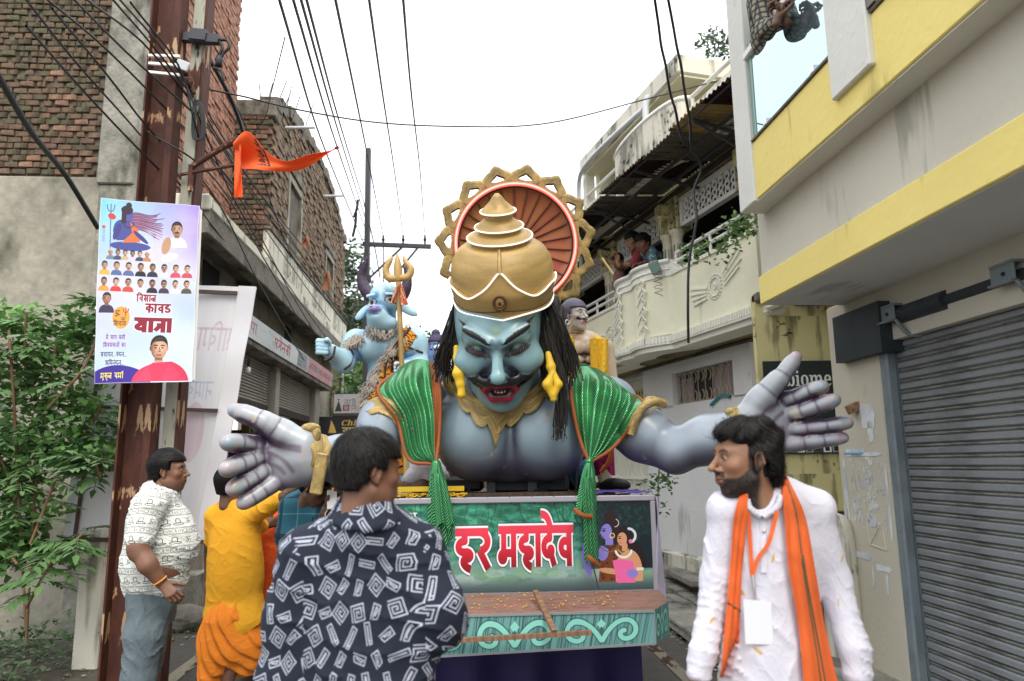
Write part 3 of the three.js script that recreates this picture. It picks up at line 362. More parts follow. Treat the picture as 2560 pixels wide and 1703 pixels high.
// ---------- cream house with the curved balcony ----------
const CT = 16 * DEG; // its street front is turned further to the left
{
  const bx = 4.1, bz = 5.8, f = framed(bx, bz), p3 = (x, y, z) => V(x - bx, y, -(z - bz));
  const o = thing('balcony_house', 'cream house with stucco-decorated curved balcony, rusty tin awning and arched columns', 'house', street(bx, 0, bz, CT), CT);
  // upper floors
  part('wall', [f(5.7, 2.9, 5.2, 5.9, 6.2, 13), f(4.8, 4.95, 5.0, 5.2, 5.0, 13), f(4.45, 4.82, 5.0, 4.7, 4.98, 13)], MT.ochreOld, o);
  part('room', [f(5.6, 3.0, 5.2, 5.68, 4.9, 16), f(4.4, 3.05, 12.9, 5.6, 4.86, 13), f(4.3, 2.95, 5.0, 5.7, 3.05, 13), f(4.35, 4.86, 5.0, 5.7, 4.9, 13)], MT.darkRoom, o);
  part('doorway', [f(5.56, 3.05, 6.4, 5.6, 4.5, 7.3), f(5.56, 3.05, 9.8, 5.6, 4.4, 10.4)], MT.black, o);
  part('wall_panel', [f(5.57, 3.05, 7.5, 5.6, 4.85, 9.5)], M({ c: [0.16, 0.15, 0.15], roughness: 0.9 }), o);
  // balcony parapet: straight, two bulging bays, straight again
  const path = []; for (let z = 5.75; z <= 7.3; z += 0.25) path.push([4.1, z]);
  path.push([4.1, 7.42]); for (let i = 0; i <= 8; i++) { const a = i / 8; path.push([4.06 - 0.16 * Math.sin(a * Math.PI * 0.78), 7.46 + a * 0.72]); } for (let i = 1; i <= 8; i++) { const a = i / 8; path.push([3.98 - 0.1 * Math.sin(a * Math.PI * 0.9) + 0.1 * a, 8.2 + a * 0.62]); } path.push([4.16, 8.86]); for (let z = 9; z <= 13; z += 0.5) path.push([4.18, z]);
  const strip = (y0, y1, off, t, tp) => { const g = []; for (let i = 0; i < path.length - 1; i++) { const [xa, za] = path[i], [xb, zb] = path[i + 1], h = (z) => (z > 7.4 && z < 8.84 ? tp || 0 : 0); const a = [xa - off, za], b = [xb - off, zb], pos = []; const A = p3(a[0], y0, a[1]), B = p3(b[0], y0, b[1]), C = p3(b[0], y1 + h(zb), b[1]), D = p3(a[0], y1 + h(za), a[1]), w = V(t, 0, 0); const q = (m, n, k, l) => pos.push(m, n, k, m, k, l); q(A, B, C, D); q(D, C, C.clone().add(w), D.clone().add(w)); q(B, A, A.clone().add(w), B.clone().add(w)); if (!i) q(A, D, D.clone().add(w), A.clone().add(w)); const e = new THREE.BufferGeometry(); e.setAttribute('position', new THREE.Float32BufferAttribute(pos.flatMap((k) => [k.x, k.y, k.z]), 3)); e.computeVertexNormals(); g.push(uvm(e)); } return join(g); };
  part('balcony_parapet', strip(3.02, 3.74, 0, 0.12, 0.16), MT.cream, o);
  part('parapet_coping', strip(3.72, 3.76, 0.02, 0.16, 0.16), MT.creamLight, o);
  const bayTop = path.filter((q) => q[1] > 7.4 && q[1] < 8.84);
  const rails = part('bay_coping', [tube(bayTop.map((q) => p3(q[0] - 0.025, 3.9, q[1])), 0.03, 8), tube(bayTop.map((q) => p3(q[0] - 0.02, 3.8, q[1])), 0.014, 6)], MT.whiteRail, o);
  for (let i = 0; i < 46; i++) { const t = i / 45 * (bayTop.length - 1), k = Math.min(bayTop.length - 2, Math.floor(t)), q = [mix(bayTop[k][0], bayTop[k + 1][0], t - k), mix(bayTop[k][1], bayTop[k + 1][1], t - k)]; part('flute', bar(p3(q[0] - 0.012, 3.81, q[1]), p3(q[0] - 0.012, 3.89, q[1]), 0.014, 0.014), MT.whiteRail, rails); }
  part('balcony_cornice', [strip(2.9, 3.0, 0.06, 0.2), strip(2.84, 2.92, 0.02, 0.3)], MT.creamLight, o);
  const teeth = []; for (let i = 0; i < path.length - 1; i++) for (let k = 0; k < (path[i + 1][1] - path[i][1]) / 0.045; k++) { const t = k * 0.045 / (path[i + 1][1] - path[i][1]), x = mix(path[i][0], path[i + 1][0], t), z = mix(path[i][1], path[i + 1][1], t); teeth.push(bar(p3(x - 0.065, 2.925, z), p3(x - 0.065, 2.995, z), 0.02, 0.016)); }
  tag(part('cornice_teeth', teeth, MT.creamLight, o), null, null, null, 'stuff');
  part('broken_cornice', [f(4.02, 2.86, 5.5, 4.2, 2.98, 5.78, 0.03), f(4.0, 2.9, 5.35, 4.12, 2.99, 5.55, 0.02), f(4.1, 2.84, 5.6, 4.5, 2.93, 5.9, 0.02)], MT.stained, o, 'broken end of the balcony cornice');
  part('balcony_soffit', [f(4.1, 2.86, 5.6, 5.7, 2.9, 13)], MT.ochreOld, o);
  // stucco relief: plaited lozenges on the bays, sun rays with a round boss on the straight parts
  const rel = (pts, x, z, y, s, m = 0.008) => { const r = []; for (let i = 0; i < pts.length - 1; i++) r.push(bar(p3(x, y + pts[i][1] * s, z - pts[i][0] * s), p3(x, y + pts[i + 1][1] * s, z - pts[i + 1][0] * s), m * 2, m * 2)); return r; };
  for (const [zc, xs] of [[7.82, 3.895], [8.52, 3.9]]) for (let i = 0; i < 6; i++) { const y = 3.12 + i * 0.115, d = part('stucco_lozenge', [...rel([[-0.1, -0.03], [0.02, 0.075], [0.12, -0.01], [0, -0.1]], xs, zc + (i % 2) * 0.03, y, 1), ...rel([[0.02, 0.075], [0.09, 0.115]], xs, zc + (i % 2) * 0.03, y, 1)], MT.creamLight, o); part('boss', [ball(p3(xs, y, zc - 0.01), 0.012, 6, 5), ball(p3(xs, y + 0.02, zc - 0.055), 0.012, 6, 5)], MT.creamLight, d); }
  for (const zc of [6.5, 9.45]) { const x = zc < 8 ? 4.095 : 4.175, e = part('stucco_sun', [tube(Array.from({ length: 16 }, (_, i) => p3(x, 3.36 + 0.1 * Math.sin(i / 16 * 6.283), zc + 0.1 * Math.cos(i / 16 * 6.283))), 0.012, 5, 48, true), tube([p3(x, 3.4, zc + 0.03), p3(x, 3.36, zc - 0.03), p3(x, 3.33, zc + 0.02)], 0.01, 5), tube([p3(x, 3.41, zc - 0.04), p3(x, 3.37, zc - 0.06), p3(x, 3.32, zc - 0.04)], 0.01, 5), ...Array.from({ length: 20 }, (_, i) => ball(p3(x, 3.36 + 0.13 * Math.sin(i / 20 * 6.283), zc + 0.13 * Math.cos(i / 20 * 6.283)), 0.014, 6, 5))], MT.creamLight, o);
    for (const [a, b, c, d] of [[0.16, 0.1, 0.44, 0.3], [0.17, 0.06, 0.5, 0.26], [0.18, 0.02, 0.5, 0.17], [0.18, -0.03, 0.46, 0.1], [-0.16, 0.02, -0.5, 0.09], [-0.17, -0.02, -0.5, 0.02], [-0.17, -0.05, -0.47, -0.05], [-0.16, -0.09, -0.44, -0.11]]) part('ray', bar(p3(x, 3.36 + b, zc - a), p3(x, 3.36 + d, zc - c), 0.03, 0.02), MT.creamLight, e); }
  // balcony railing
  for (const [a, b] of [[5.86, 7.36], [8.95, 13]]) { const x = a < 8 ? 4.14 : 4.22, r = part('railing', [0.12, 0.22].map((h) => rod(p3(x, 3.76 + h, a), p3(x, 3.76 + h, b), 0.022)), MT.whiteRail, o); for (let z = a; z <= b + 0.01; z += (b - a) / 4) part('rail_post', rod(p3(x, 3.7, z), p3(x, 3.98, z), 0.018), MT.whiteRail, r); }
  part('end_rail', tube([p3(4.14, 3.7, 5.82), p3(4.14, 4.05, 5.8), p3(4.2, 4.12, 5.66), p3(4.3, 4.0, 5.6), p3(4.3, 3.7, 5.6)], 0.022, 8), MT.whiteRail, o);
  // columns in pairs, with capitals; brackets, lattice screens between them
  const col = lathe([[0.085, 0], [0.1, 0.03], [0.085, 0.06], [0.07, 0.1], [0.065, 0.56], [0.08, 0.58], [0.068, 0.6], [0.072, 0.65], [0.085, 0.69], [0.1, 0.72], [0.1, 0.76]], 16);
  for (const z of [6.3, 6.08, 7.86, 8.1, 9.78, 10.0, 11.6]) { const c = part('column', col, MT.creamStain, o); c.position.copy(p3(4.45, 3.68, z)); }
  for (const z of [6.2, 7.98, 9.9, 11.7]) { const b = part('pier', [f(4.38, 4.44, z - 0.24, 4.62, 4.95, z + 0.24, 0.012)], MT.ochre, o); part('bracket', [f(4.24, 4.62, z - 0.07, 4.4, 4.8, z + 0.07, 0.02), uvm(at(lathe([[0.0, 0], [0.03, 0.03], [0.045, 0.08], [0.06, 0.13]], 10), ...p3(4.3, 4.5, z).toArray()))], MT.ochre, b); }
  for (const [a, b] of [[6.46, 7.72], [8.26, 9.6], [10.2, 11.45]]) {
    const r = part('lattice_screen', [f(4.42, 4.76, a, 4.5, 4.82, b), f(4.42, 4.44, a, 4.5, 4.49, b), f(4.42, 4.44, a, 4.5, 4.8, a + 0.05), f(4.42, 4.44, b - 0.05, 4.5, 4.8, b)], MT.whiteRail, o); const n = 9, w = (b - a - 0.1) / n, tr = [];
    for (let i = 0; i < n; i++) for (let j = 0; j < 3; j++) { const z = a + 0.05 + (i + 0.5) * w, y = 4.535 + j * 0.09; tr.push(at(new THREE.TorusGeometry(0.043, 0.013, 5, 10), ...p3(4.46, y, z).toArray(), 0, Math.PI / 2, 0)); tr.push(ball(p3(4.46, y + 0.02, z), 0.016, 5, 4)); }
    tag(part('lattice_rings', tr, MT.whiteRail, r), null, null, null, 'stuff');
  }
  part('beam', [f(4.4, 4.84, 5.0, 4.62, 4.97, 13)], MT.ochreOld, o);
  // tin awning on iron brackets: thin corrugated sheets, rusty and blackened
  const sheetM = [M({ c: [0.3, 0.25, 0.19], map: retex(T.rust, 0.6, 0.5), roughness: 0.95 }), PM({ c: [0.72, 0.55, 0.24], map: retex(T.concrete, 0.7), roughness: 0.8, transmission: 0.4, thickness: 0 }), M({ c: [0.16, 0.14, 0.12], map: retex(T.stain, 0.7), roughness: 0.95 })];
  const awn = part('awning', [rod(p3(3.58, 4.9, 5.0), p3(3.58, 4.9, 12.5), 0.012, 0.012, 6), ...[5.9, 7.2, 8.5, 9.8, 11].map((z) => bar(p3(4.4, 4.75, z), p3(3.58, 4.885, z), 0.03, 0.03)), ...[4.1, 3.85].map((x) => bar(p3(x, 4.83, 5.0), p3(x, 4.83, 12.5), 0.03, 0.03)), ...[5.9, 8.5, 11].map((z) => bar(p3(4.38, 4.5, z), p3(3.6, 4.87, z), 0.022, 0.022))], MT.steel, o);
  let k = 0; for (let z = 5.0; z < 12.4; z += 0.62, k++) { const g = thick(grid((u, v) => p3(mix(3.52, 4.42, v) + rnd(0.004), mix(4.92, 5.0, v) + 0.016 * Math.sin((z + u * 0.66) * 6.283 / 0.075) + 0.03 * Math.sin(k * 2.1), z + u * 0.66), 42, 2, 0.66, 0.9), 0.004); part('tin_sheet', g, sheetM[[0, 1, 2, 0, 2, 2, 0, 2, 0, 2, 2, 0][k % 12]], awn); }
  // second floor: parapet with rounded bay, rail, roof slab and balcony ceiling
  const up = (x0, y0, z0, x1, y1, z1, c) => f(x0, y0, z0, x1, y1, z1, c);
  part('upper_parapet', [up(4.05, 4.96, 5.0, 4.2, 5.5, 6.85, 0.01), up(4.1, 4.96, 8.7, 4.25, 5.5, 13, 0.01)], MT.stained, o);
  const bay = grid((u, v) => { const a = u * Math.PI, z = 6.85 + (1 - Math.cos(a)) / 2 * 1.85, x = 4.12 - 0.26 * Math.pow(Math.sin(a), 0.7); return p3(x, mix(4.95, 5.66, v), z); }, 26, 4, 2.2, 0.7);
  part('upper_bay', thick(bay, -0.12), MT.stained, o, 'rounded white bay with black mould'); part('bay_top', tube(Array.from({ length: 14 }, (_, i) => { const a = i / 13 * Math.PI; return p3(4.14 - 0.26 * Math.pow(Math.sin(a), 0.7), 5.68, 6.85 + (1 - Math.cos(a)) / 2 * 1.85); }), 0.035, 8), MT.whiteRail, o);
  part('upper_ledge', [up(4.0, 5.36, 5.0, 4.06, 5.4, 6.85), up(4.05, 5.36, 8.72, 4.11, 5.4, 13)], MT.creamLight, o);
  for (const [a, b] of [[5.0, 6.82], [8.75, 13]]) part('upper_rail', [rod(p3(4.12, 5.66, a), p3(4.12, 5.66, b), 0.025), ...[a + 0.1, (a + b) / 2, b - 0.05].map((z) => rod(p3(4.12, 5.48, z), p3(4.12, 5.67, z), 0.022))], MT.whiteRail, o);
  part('upper_wall', [up(5.3, 5.0, 6.9, 5.5, 6.1, 10), up(4.3, 4.98, 9.9, 5.4, 6.1, 10.05), up(5.6, 5, 5.0, 5.7, 6.1, 7)], MT.cream, o);
  part('roof_slab', [up(4.05, 6.06, 6.95, 6.5, 6.3, 10.1, 0.015)], MT.stained, o); part('ceiling', [up(4.1, 6.03, 6.98, 6.4, 6.062, 10.05)], MT.cream, o);
  part('corner_post', [up(4.1, 5.5, 9.98, 4.25, 6.06, 10.1)], MT.creamLight, o);
  part('rain_pipe', [tube([p3(3.98, 5.95, 7.7), p3(3.98, 5.98, 8.0), p3(4.0, 6.02, 9.9), p3(4.05, 5.9, 10.15), p3(4.06, 5.2, 10.18), p3(4.06, 4.5, 10.18)], 0.035, 8, 40), tube([p3(4.02, 6.1, 7.62), p3(3.98, 5.98, 7.64), p3(3.97, 5.74, 7.62)], 0.045, 8)], MT.pvc, o);
  // ground floor
  part('ground_wall', [f(4.75, 0, 6.75, 4.95, 2.86, 13)], MT.creamLight, o);
  part('gate_screen', [f(4.7, 2.4, 9.2, 4.76, 2.44, 10.6), f(4.7, 2.75, 9.2, 4.76, 2.8, 10.6)], MT.whiteRail, o);
}
{ // white lean-to under the balcony, with grilled window
  const bx = 4.6, bz = 8, f = framed(bx, bz), p3 = (x, y, z) => V(x - bx, y, -(z - bz));
  const o = thing('white_outhouse', 'white plastered ground-floor wall with scroll-grille window and mossy plinth', 'wall', street(bx, 0, bz, CT), CT);
  part('wall', [f(4.6, 0.3, 6.7, 4.74, 1.92 + 0.35, 9.3), f(4.6, 2.25, 6.7, 4.74, 2.82, 7.05), f(4.6, 2.68, 7.05, 4.74, 2.82, 8.45), f(4.6, 2.25, 8.45, 4.74, 2.82, 9.3)], MT.whiteWall, o);
  part('plinth', [f(4.55, 0, 6.65, 4.74, 0.42, 9.35, 0.03)], MT.stained, o, 'plinth dark with moss and damp'); part('top_edge', [f(4.57, 2.822, 6.66, 4.74, 2.845, 9.32)], MT.darkConcrete, o);
  const w = part('window', [f(4.72, 2.25, 7.0, 4.735, 2.7, 8.5)], MT.darkRoom, o); for (const [a, b, h] of [[7.05, 7.62, 2.66], [8.1, 8.4, 2.6]]) part('curtain', f(4.705, 2.27, a, 4.715, h, b), M({ c: [0.42, 0.34, 0.33], roughness: 0.9 }), w);
  const gm = M({ c: [0.5, 0.43, 0.32], roughness: 0.7 });
  const scroll = (z, y, s, dir) => tube(Array.from({ length: 15 }, (_, i) => { const a = i / 14 * 5.2, r = 0.065 * s * (1 - i / 17); return p3(4.66, y + dir * (Math.sin(a) * r + (1 - i / 14) * 0.1), z + Math.cos(a) * r * (i % 1 ? 1 : 1)); }), 0.0075, 5, 28);
  for (let i = 0; i < 8; i++) for (const s of [1, -1]) { part('scroll', [scroll(7.13 + i * 0.17, 2.47 + s * 0.06, 1, s), scroll(7.13 + i * 0.17 + 0.085, 2.47 + s * 0.08, 0.7, s)], gm, w); }
  for (let i = 0; i < 9; i++) part('grille_bar', [rod(p3(4.66, 2.26, 7.06 + i * 0.17), p3(4.66, 2.68, 7.06 + i * 0.17), 0.006, 0.006, 5)], gm, w);
  part('rope', tube([p3(4.58, 2.26, 7.1), p3(4.57, 2.29, 7.25), p3(4.58, 2.25, 7.4), p3(4.57, 2.2, 7.5)], 0.018, 6), M({ c: [0.05, 0.28, 0.34] }), w);
}
{ // entrance gate with bars beside the outhouse
  const bx = 4.7, bz = 9.9, f = framed(bx, bz), p3 = (x, y, z) => V(x - bx, y, -(z - bz));
  const o = thing('barred_gate', 'cream barred gate under a lattice panel beside the white wall', 'gate', street(bx, 0, bz, CT), CT);
  part('frame', [f(4.68, 0.1, 9.36, 4.74, 2.5, 9.42), f(4.68, 0.1, 10.7, 4.74, 2.5, 10.76), f(4.68, 2.15, 9.36, 4.74, 2.2, 10.7), f(4.68, 1.3, 9.42, 4.73, 1.34, 10.7)], MT.creamLight, o);
  for (let i = 0; i < 16; i++) part('gate_bar', rod(p3(4.7, 0.1, 9.46 + i * 0.08), p3(4.7, 2.15, 9.46 + i * 0.08), 0.012, 0.012, 6), MT.creamLight, o);
  const tr = []; for (let i = 0; i < 14; i++) for (let j = 0; j < 4; j++) tr.push(at(new THREE.TorusGeometry(0.043, 0.014, 4, 8), ...p3(4.7, 2.28 + j * 0.09, 9.44 + i * 0.095).toArray(), 0, Math.PI / 2, 0)); tag(part('lattice_panel', tr, MT.ochre, o), null, null, null, 'stuff');
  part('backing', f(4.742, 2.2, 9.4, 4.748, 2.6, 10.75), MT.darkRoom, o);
}
{ // recessed yellow wall facing the street between the two buildings, with its painted notices
  const o = thing('yellow_wall', 'stained pale yellow wall in the gap between the white wall and the beige pillar', 'wall', P(1840, 1068, 6.5).setY(0), 0);
  const w = (x0, y0, x1, y1, z = 0, t = 0.1, c = 0) => box(x0, y0, z - t, x1, y1, z, c);
  part('upper_wall', w(-0.3, 1.7, 0.5, 3.05), MT.ochre, o); part('lower_panel', w(-0.3, 1.1, 0.5, 1.63, 0.05, 0.12, 0.01), MT.ochre, o); part('base_wall', w(-0.3, 0, 0.5, 1.1, -0.06), MT.darkConcrete, o);
  part('panel_edge', w(-0.3, 1.085, 0.5, 1.1, 0.055, 0.12), MT.steel, o); 
  part('top_moss', w(-0.3, 2.98, 0.5, 3.08, 0.06, 0.14, 0.02), MT.darkConcrete, o);
  const t = ctex(768, 640, (c, W, H) => {
    c.fillStyle = '#1d2b2a'; c.fillRect(0, 0, W, H); c.fillStyle = '#e8ece8'; c.font = 'bold 140px serif'; c.fillText('biome', 215, 175); c.fillStyle = '#dfe5e0'; c.fillRect(90, 70, 120, 110); c.fillStyle = '#1d2b2a'; for (let i = 0; i < 26; i++) { c.beginPath(); c.arc(rnd(95, 205), rnd(75, 175), rnd(4, 14), 0, 7); c.fill(); }
    c.fillStyle = '#cfd6d1'; c.font = '34px sans-serif'; c.fillText('A C A D E M Y', 420, 225); c.fillText('OF SCIENCE', 430, 285); c.font = 'bold 40px sans-serif'; c.fillText('COMMERCE', 300, 350);
    for (let i = 0; i < 9; i++) { c.fillStyle = ['#e9ecea', '#9aa09e', '#47504f'][i % 3]; c.fillRect(20 + i * 84, 500, 74, 128); c.fillStyle = '#222'; c.beginPath(); c.arc(57 + i * 84, 540, 20, 0, 7); c.fill(); c.fillRect(36 + i * 84, 560, 42, 60); }
  });
  const s = thing('school_banner', 'dark green printed school banner hung on the pale yellow wall behind the raised hand', 'banner', P(1840, 1068, 6.42).setY(1.6), 0);
  part('sheet', thick(grid((u, v) => V(mix(-0.26, 0.45, u), mix(0, 0.83, v), 0.006 * Math.sin(u * 9) * (1 - v)), 12, 6), 0.004), M({ map: t, roughness: 0.6 }), s);
}
{ // bollard and drain cover
  const p = P(1932, 1300, 5.6).setY(0), b = thing('stone_bollard', 'rounded lichen-stained concrete bollard beside the beige pillar', 'bollard', p); part('shaft', lathe([[0.14, 0], [0.13, 0.6], [0.125, 0.95], [0.11, 1.06], [0.075, 1.13], [0, 1.16]], 20), MT.stained, b); part('foot', lathe([[0.2, 0], [0.19, 0.1], [0.14, 0.14]], 16), MT.darkConcrete, b);
  const f = framed(3.0, 9.5), o = thing('drain_edge', 'mossy concrete kerb of the open drain at the foot of the white wall', 'kerb', street(3.0, 0, 9.5), ROAD); part('kerb', [f(2.75, 0, 7.2, 2.95, 0.16, 14, 0.02)], MT.darkConcrete, o); part('cover_slab', [f(2.6, 0.16, 8.2, 3.5, 0.24, 9.5, 0.015)], MT.concrete, o);
}
// ---------- rusty steel pole, grey pole, far pole ----------
{
  const a = P(268, 1640, 5.2).setY(0), b = P(394, -40, 5.2), o = thing('steel_pole', 'thick rusty brown steel beam pole behind the printed poster', 'pole', a); const q = b.clone().sub(a), s = V(1, 0, 0);
  const off = (x, z) => [V(x, 0, z), q.clone().add(V(x, 0, z))];
  part('web', bar(...off(0, -0.03), 0.2, 0.012, V(0, 0, 1)), MT.rust, o); part('flange', bar(...off(-0.108, 0), 0.014, 0.12, V(0, 0, 1)), MT.rust, o); part('flange', bar(...off(0.1, 0.0), 0.05, 0.13, V(0, 0, 1)), MT.rust, o);
  for (const [y, m] of [[130, 0], [148, 1], [168, 2]]) { const p = P(384, y, 5.1).sub(a); part('clamp_band', bar(p.clone().add(V(-0.14, 0.01, 0)), p.clone().add(V(0.1, -0.01 * m, 0)), 0.018, 0.02), MT.white, o); }
  const c = P(420, 150, 5.08).sub(a); part('clamp_plate', at(box(-0.05, -0.035, -0.01, 0.05, 0.035, 0.01, 0.004), ...c.toArray(), 0.1, 0, -0.4), MT.pvc, o);
}
{
  const a = P(352, 1590, 5.3).setY(0), b = P(470, -40, 5.3), o = thing('grey_pole', 'narrow pole with peeling grey paint beside the rusty beam', 'pole', a), q = b.clone().sub(a);
  part('shaft', bar(V(), q, 0.085, 0.1, V(0, 0, 1)), MT.peel, o); part('shaft_edge', bar(V(0.055, 0, -0.02), q.clone().add(V(0.055, 0, -0.02)), 0.02, 0.12, V(0, 0, 1)), MT.rust, o);
  const w = (x, y, d = 5.2) => P(x, y, d).sub(a);
  part('cross_arm', [bar(w(424, 86), w(505, 92), 0.055, 0.07), bar(w(440, 82), w(478, 86), 0.08, 0.09)], MT.steel, o);
  part('insulator', [tube([w(505, 92), w(522, 93), w(528, 108), w(515, 122), w(505, 140)], 0.012, 6), tube([w(505, 96), w(512, 110), w(505, 125)], 0.012, 6), at(lathe([[0, 0], [0.03, 0.01], [0.025, 0.04], [0.035, 0.06], [0.02, 0.1], [0, 0.11]], 10), ...w(503, 155).toArray()), tube([w(490, 156), w(508, 164), w(516, 185)], 0.009, 5)], MT.black, o);
  part('junction_cluster', [ball(w(437, 190), [0.035, 0.05, 0.04]), ball(w(428, 168), [0.03, 0.03, 0.03]), rod(w(432, 160), w(446, 215), 0.016)], MT.rust, o);
  part('flag_arm', [rod(w(440, 385), w(520, 335), 0.022), rod(w(518, 336), w(545, 322), 0.028)], MT.rust, o); part('flag_stay', rod(w(415, 402), w(542, 380), 0.013), MT.rust, o); part('mast_bracket', bar(w(440, 380), w(437, 440), 0.03, 0.03), MT.rust, o);
  const coil = []; for (let i = 0; i < 7; i++) { const k = rnd(-4, 4); coil.push(tube([w(452 + k, 230), w(466 + k, 262), w(462 + k, 320), w(450 + k, 322), w(446 + k, 270)], 0.006, 5, 24, true)); } solo('cable_coil', 'coil of spare dark cable hanging on the grey pole', 'cable', coil.map((g) => g.translate(a.x, a.y, a.z)), MT.cable);
}
{
  const a = P(845, 760, 14).setY(0), o = thing('far_pole', 'slim dark steel power pole with braced cross arm, far down the street', 'pole', a), w = (x, y) => P(x, y, 14).sub(a);
  part('shaft', bar(V(0.02, 0, 0), w(848, 343), 0.1, 0.12, V(0, 0, 1)), MT.steel, o); part('cross_arm', bar(w(835, 562), w(992, 568), 0.075, 0.08), MT.steel, o);
  for (const [x, y, x2, y2] of [[925, 570, 848, 642], [962, 570, 878, 672]]) part('brace', bar(w(x, y), w(x2, y2), 0.05, 0.03), MT.steel, o);
  for (const x of [882, 928, 978]) part('insulator', [rod(w(x, 562), w(x, 542), 0.02), ball(w(x, 552), 0.035)], MT.dark, o);
  part('clamp', [bar(w(834, 642), w(854, 642), 0.06, 0.14), bar(w(834, 748), w(856, 748), 0.06, 0.14)], MT.steel, o);
  for (const [x, y, x2, y2] of [[820, 490, 812, 545], [824, 460, 815, 500]]) solo('line_spacer', x === 820 ? 'dark wire spacer hanging lowest beside the far pole' : 'dark wire spacer hanging highest beside the far pole', 'spacer', tube([P(x, y, 12), P((x + x2) / 2 + 2, (y + y2) / 2, 12), P(x2, y2, 12)], 0.025, 5), MT.dark);
}
// ---------- overhead cables ----------
function cable(pts, r, label, group, wave = 0) { // pts: [x, y, depth]
  const v = pts.map((p) => P(...p)); if (wave) v.forEach((p, i) => { p.x += (i % 2 ? 1 : -1) * wave; });
  return solo('overhead_cable', label, 'cable', tube(v, r, 5, v.length * 8), MT.cable, group, v[0].clone());
}
const GL = 'dark cables running past the poles on the left', GS = 'thin wires crossing the sky to the far pole';
const lc = 'dark cable in the bundle sweeping down past the left-hand poles';
for (const [k, l] of [
  [[[45, -20, 3.4], [172, 141, 4.3], [333, 323, 5.6], [520, 560, 8]]], [[[86, -20, 3.4], [242, 111, 4.4], [354, 222, 5.0], [505, 384, 6.5], [640, 570, 9.5], [760, 740, 14]]],
  [[[157, -15, 3.5], [313, 141, 4.6], [434, 250, 5.1], [520, 345, 6.6], [640, 505, 9.5], [800, 750, 15]]], [[[182, -15, 3.6], [353, 124, 4.9], [455, 255, 5.4], [560, 420, 7.5], [690, 600, 11], [800, 742, 15]]],
  [[[252, -10, 3.8], [364, 121, 4.9], [439, 217, 5.2], [555, 404, 7.2], [707, 606, 11], [806, 745, 15.2]]], [[[268, -10, 3.8], [378, 118, 4.9], [455, 225, 5.3], [580, 420, 7.6], [720, 600, 11.5], [810, 740, 15.4]]],
  [[[424, 76, 5.2], [475, 128, 5.6], [530, 220, 6.3], [571, 303, 7], [625, 470, 8.6], [690, 620, 11], [808, 742, 15.5]]], [[[300, 5, 4.2], [420, 170, 5.0], [452, 300, 5.2], [560, 470, 7.2], [650, 640, 9.8], [720, 760, 12.5]]],
  [[[330, 300, 5.2], [420, 350, 5.1], [500, 420, 6.0], [610, 600, 8.6], [690, 740, 11]]], [[[120, 20, 3.6], [260, 190, 4.7], [345, 300, 5.1], [470, 420, 5.9], [600, 660, 8.4], [700, 830, 12]]],
  [[[395, 110, 5.1], [470, 300, 5.3], [545, 470, 6.6], [680, 680, 10.4], [760, 790, 13.5]]], [[[60, 60, 3.5], [220, 240, 4.5], [345, 370, 5.1], [450, 470, 5.9]]],
]) cable(k, 0.0078, lc, GL);
cable([[424, 76, 5.2], [470, 122, 5.5], [520, 205, 6.0], [545, 262, 6.3], [566, 330, 6.8]], 0.02, 'thickest dark cable falling from the arm of the grey pole', null);
cable([[-10, 165, 3.6], [71, 303, 4.2], [151, 404, 4.8], [225, 525, 5.3]], 0.019, 'thick black cable slanting across the grey plaster on the far left');
const sky = 'thin dark wire crossing the white sky toward the far pole';
for (const [x, x1, y1, x2, y2] of [[640, 735, 310, 837, 560], [672, 760, 290, 838, 520], [690, 770, 275, 840, 500], [703, 778, 270, 842, 480], [770, 832, 290, 882, 545]]) cable([[x, -10, 3], [x1, y1, 6.5], [x2, y2, 14]], 0.008, sky, GS);
for (const [x, x1, y1, x2, y2] of [[848, 878, 200, 928, 545], [927, 945, 200, 978, 545]]) cable([[x, -10, 3], [x1, y1, 5], [(x1 + x2) / 2 + 6, (y1 + y2) / 2 + 30, 9], [x2, y2, 14]], 0.0075, sky, GS);
for (const [x, y, x1, y1] of [[850, 640, 905, 790], [882, 560, 878, 700], [838, 470, 875, 640]]) cable([[x, y, 14], [(x + x1) / 2 + 3, (y + y1) / 2, 14], [x1, y1, 14.5]], 0.012, 'short slack wire hanging at the far pole', 'slack wires at the far pole');
cable([[475, 205, 5.4], [560, 222, 5.6], [660, 247, 5.9], [850, 280, 6.3], [1050, 291, 6.6], [1250, 285, 6.9], [1500, 225, 7.2], [1690, 176, 7.4]], 0.0075, 'single sagging wire spanning the whole street above the crown');
cable([[656, 85, 6], [640, 150, 6.4], [625, 210, 7.5], [605, 280, 9], [560, 330, 10]], 0.006, 'thin loose pale-blue wire dangling above the brick house');
cable([[1508, -10, 5.4], [1514, 60, 5.7], [1524, 105, 5.8], [1530, 150, 5.9], [1545, 215, 6.1], [1553, 255, 6.2], [1566, 300, 6.4], [1575, 332, 6.5]], 0.013, 'left one of the two wavy black cables reaching the tin awning', null, 0.008);
cable([[1538, -10, 5.4], [1548, 60, 5.7], [1560, 110, 5.8], [1566, 150, 5.9], [1576, 200, 6.0], [1588, 290, 6.3], [1594, 345, 6.5], [1612, 385, 6.6], [1598, 440, 6.6], [1602, 500, 6.5], [1588, 600, 6.5], [1582, 700, 6.5], [1586, 790, 6.6]], 0.013, 'right one of the two wavy black cables, hanging down over the balcony wall', null, 0.006);
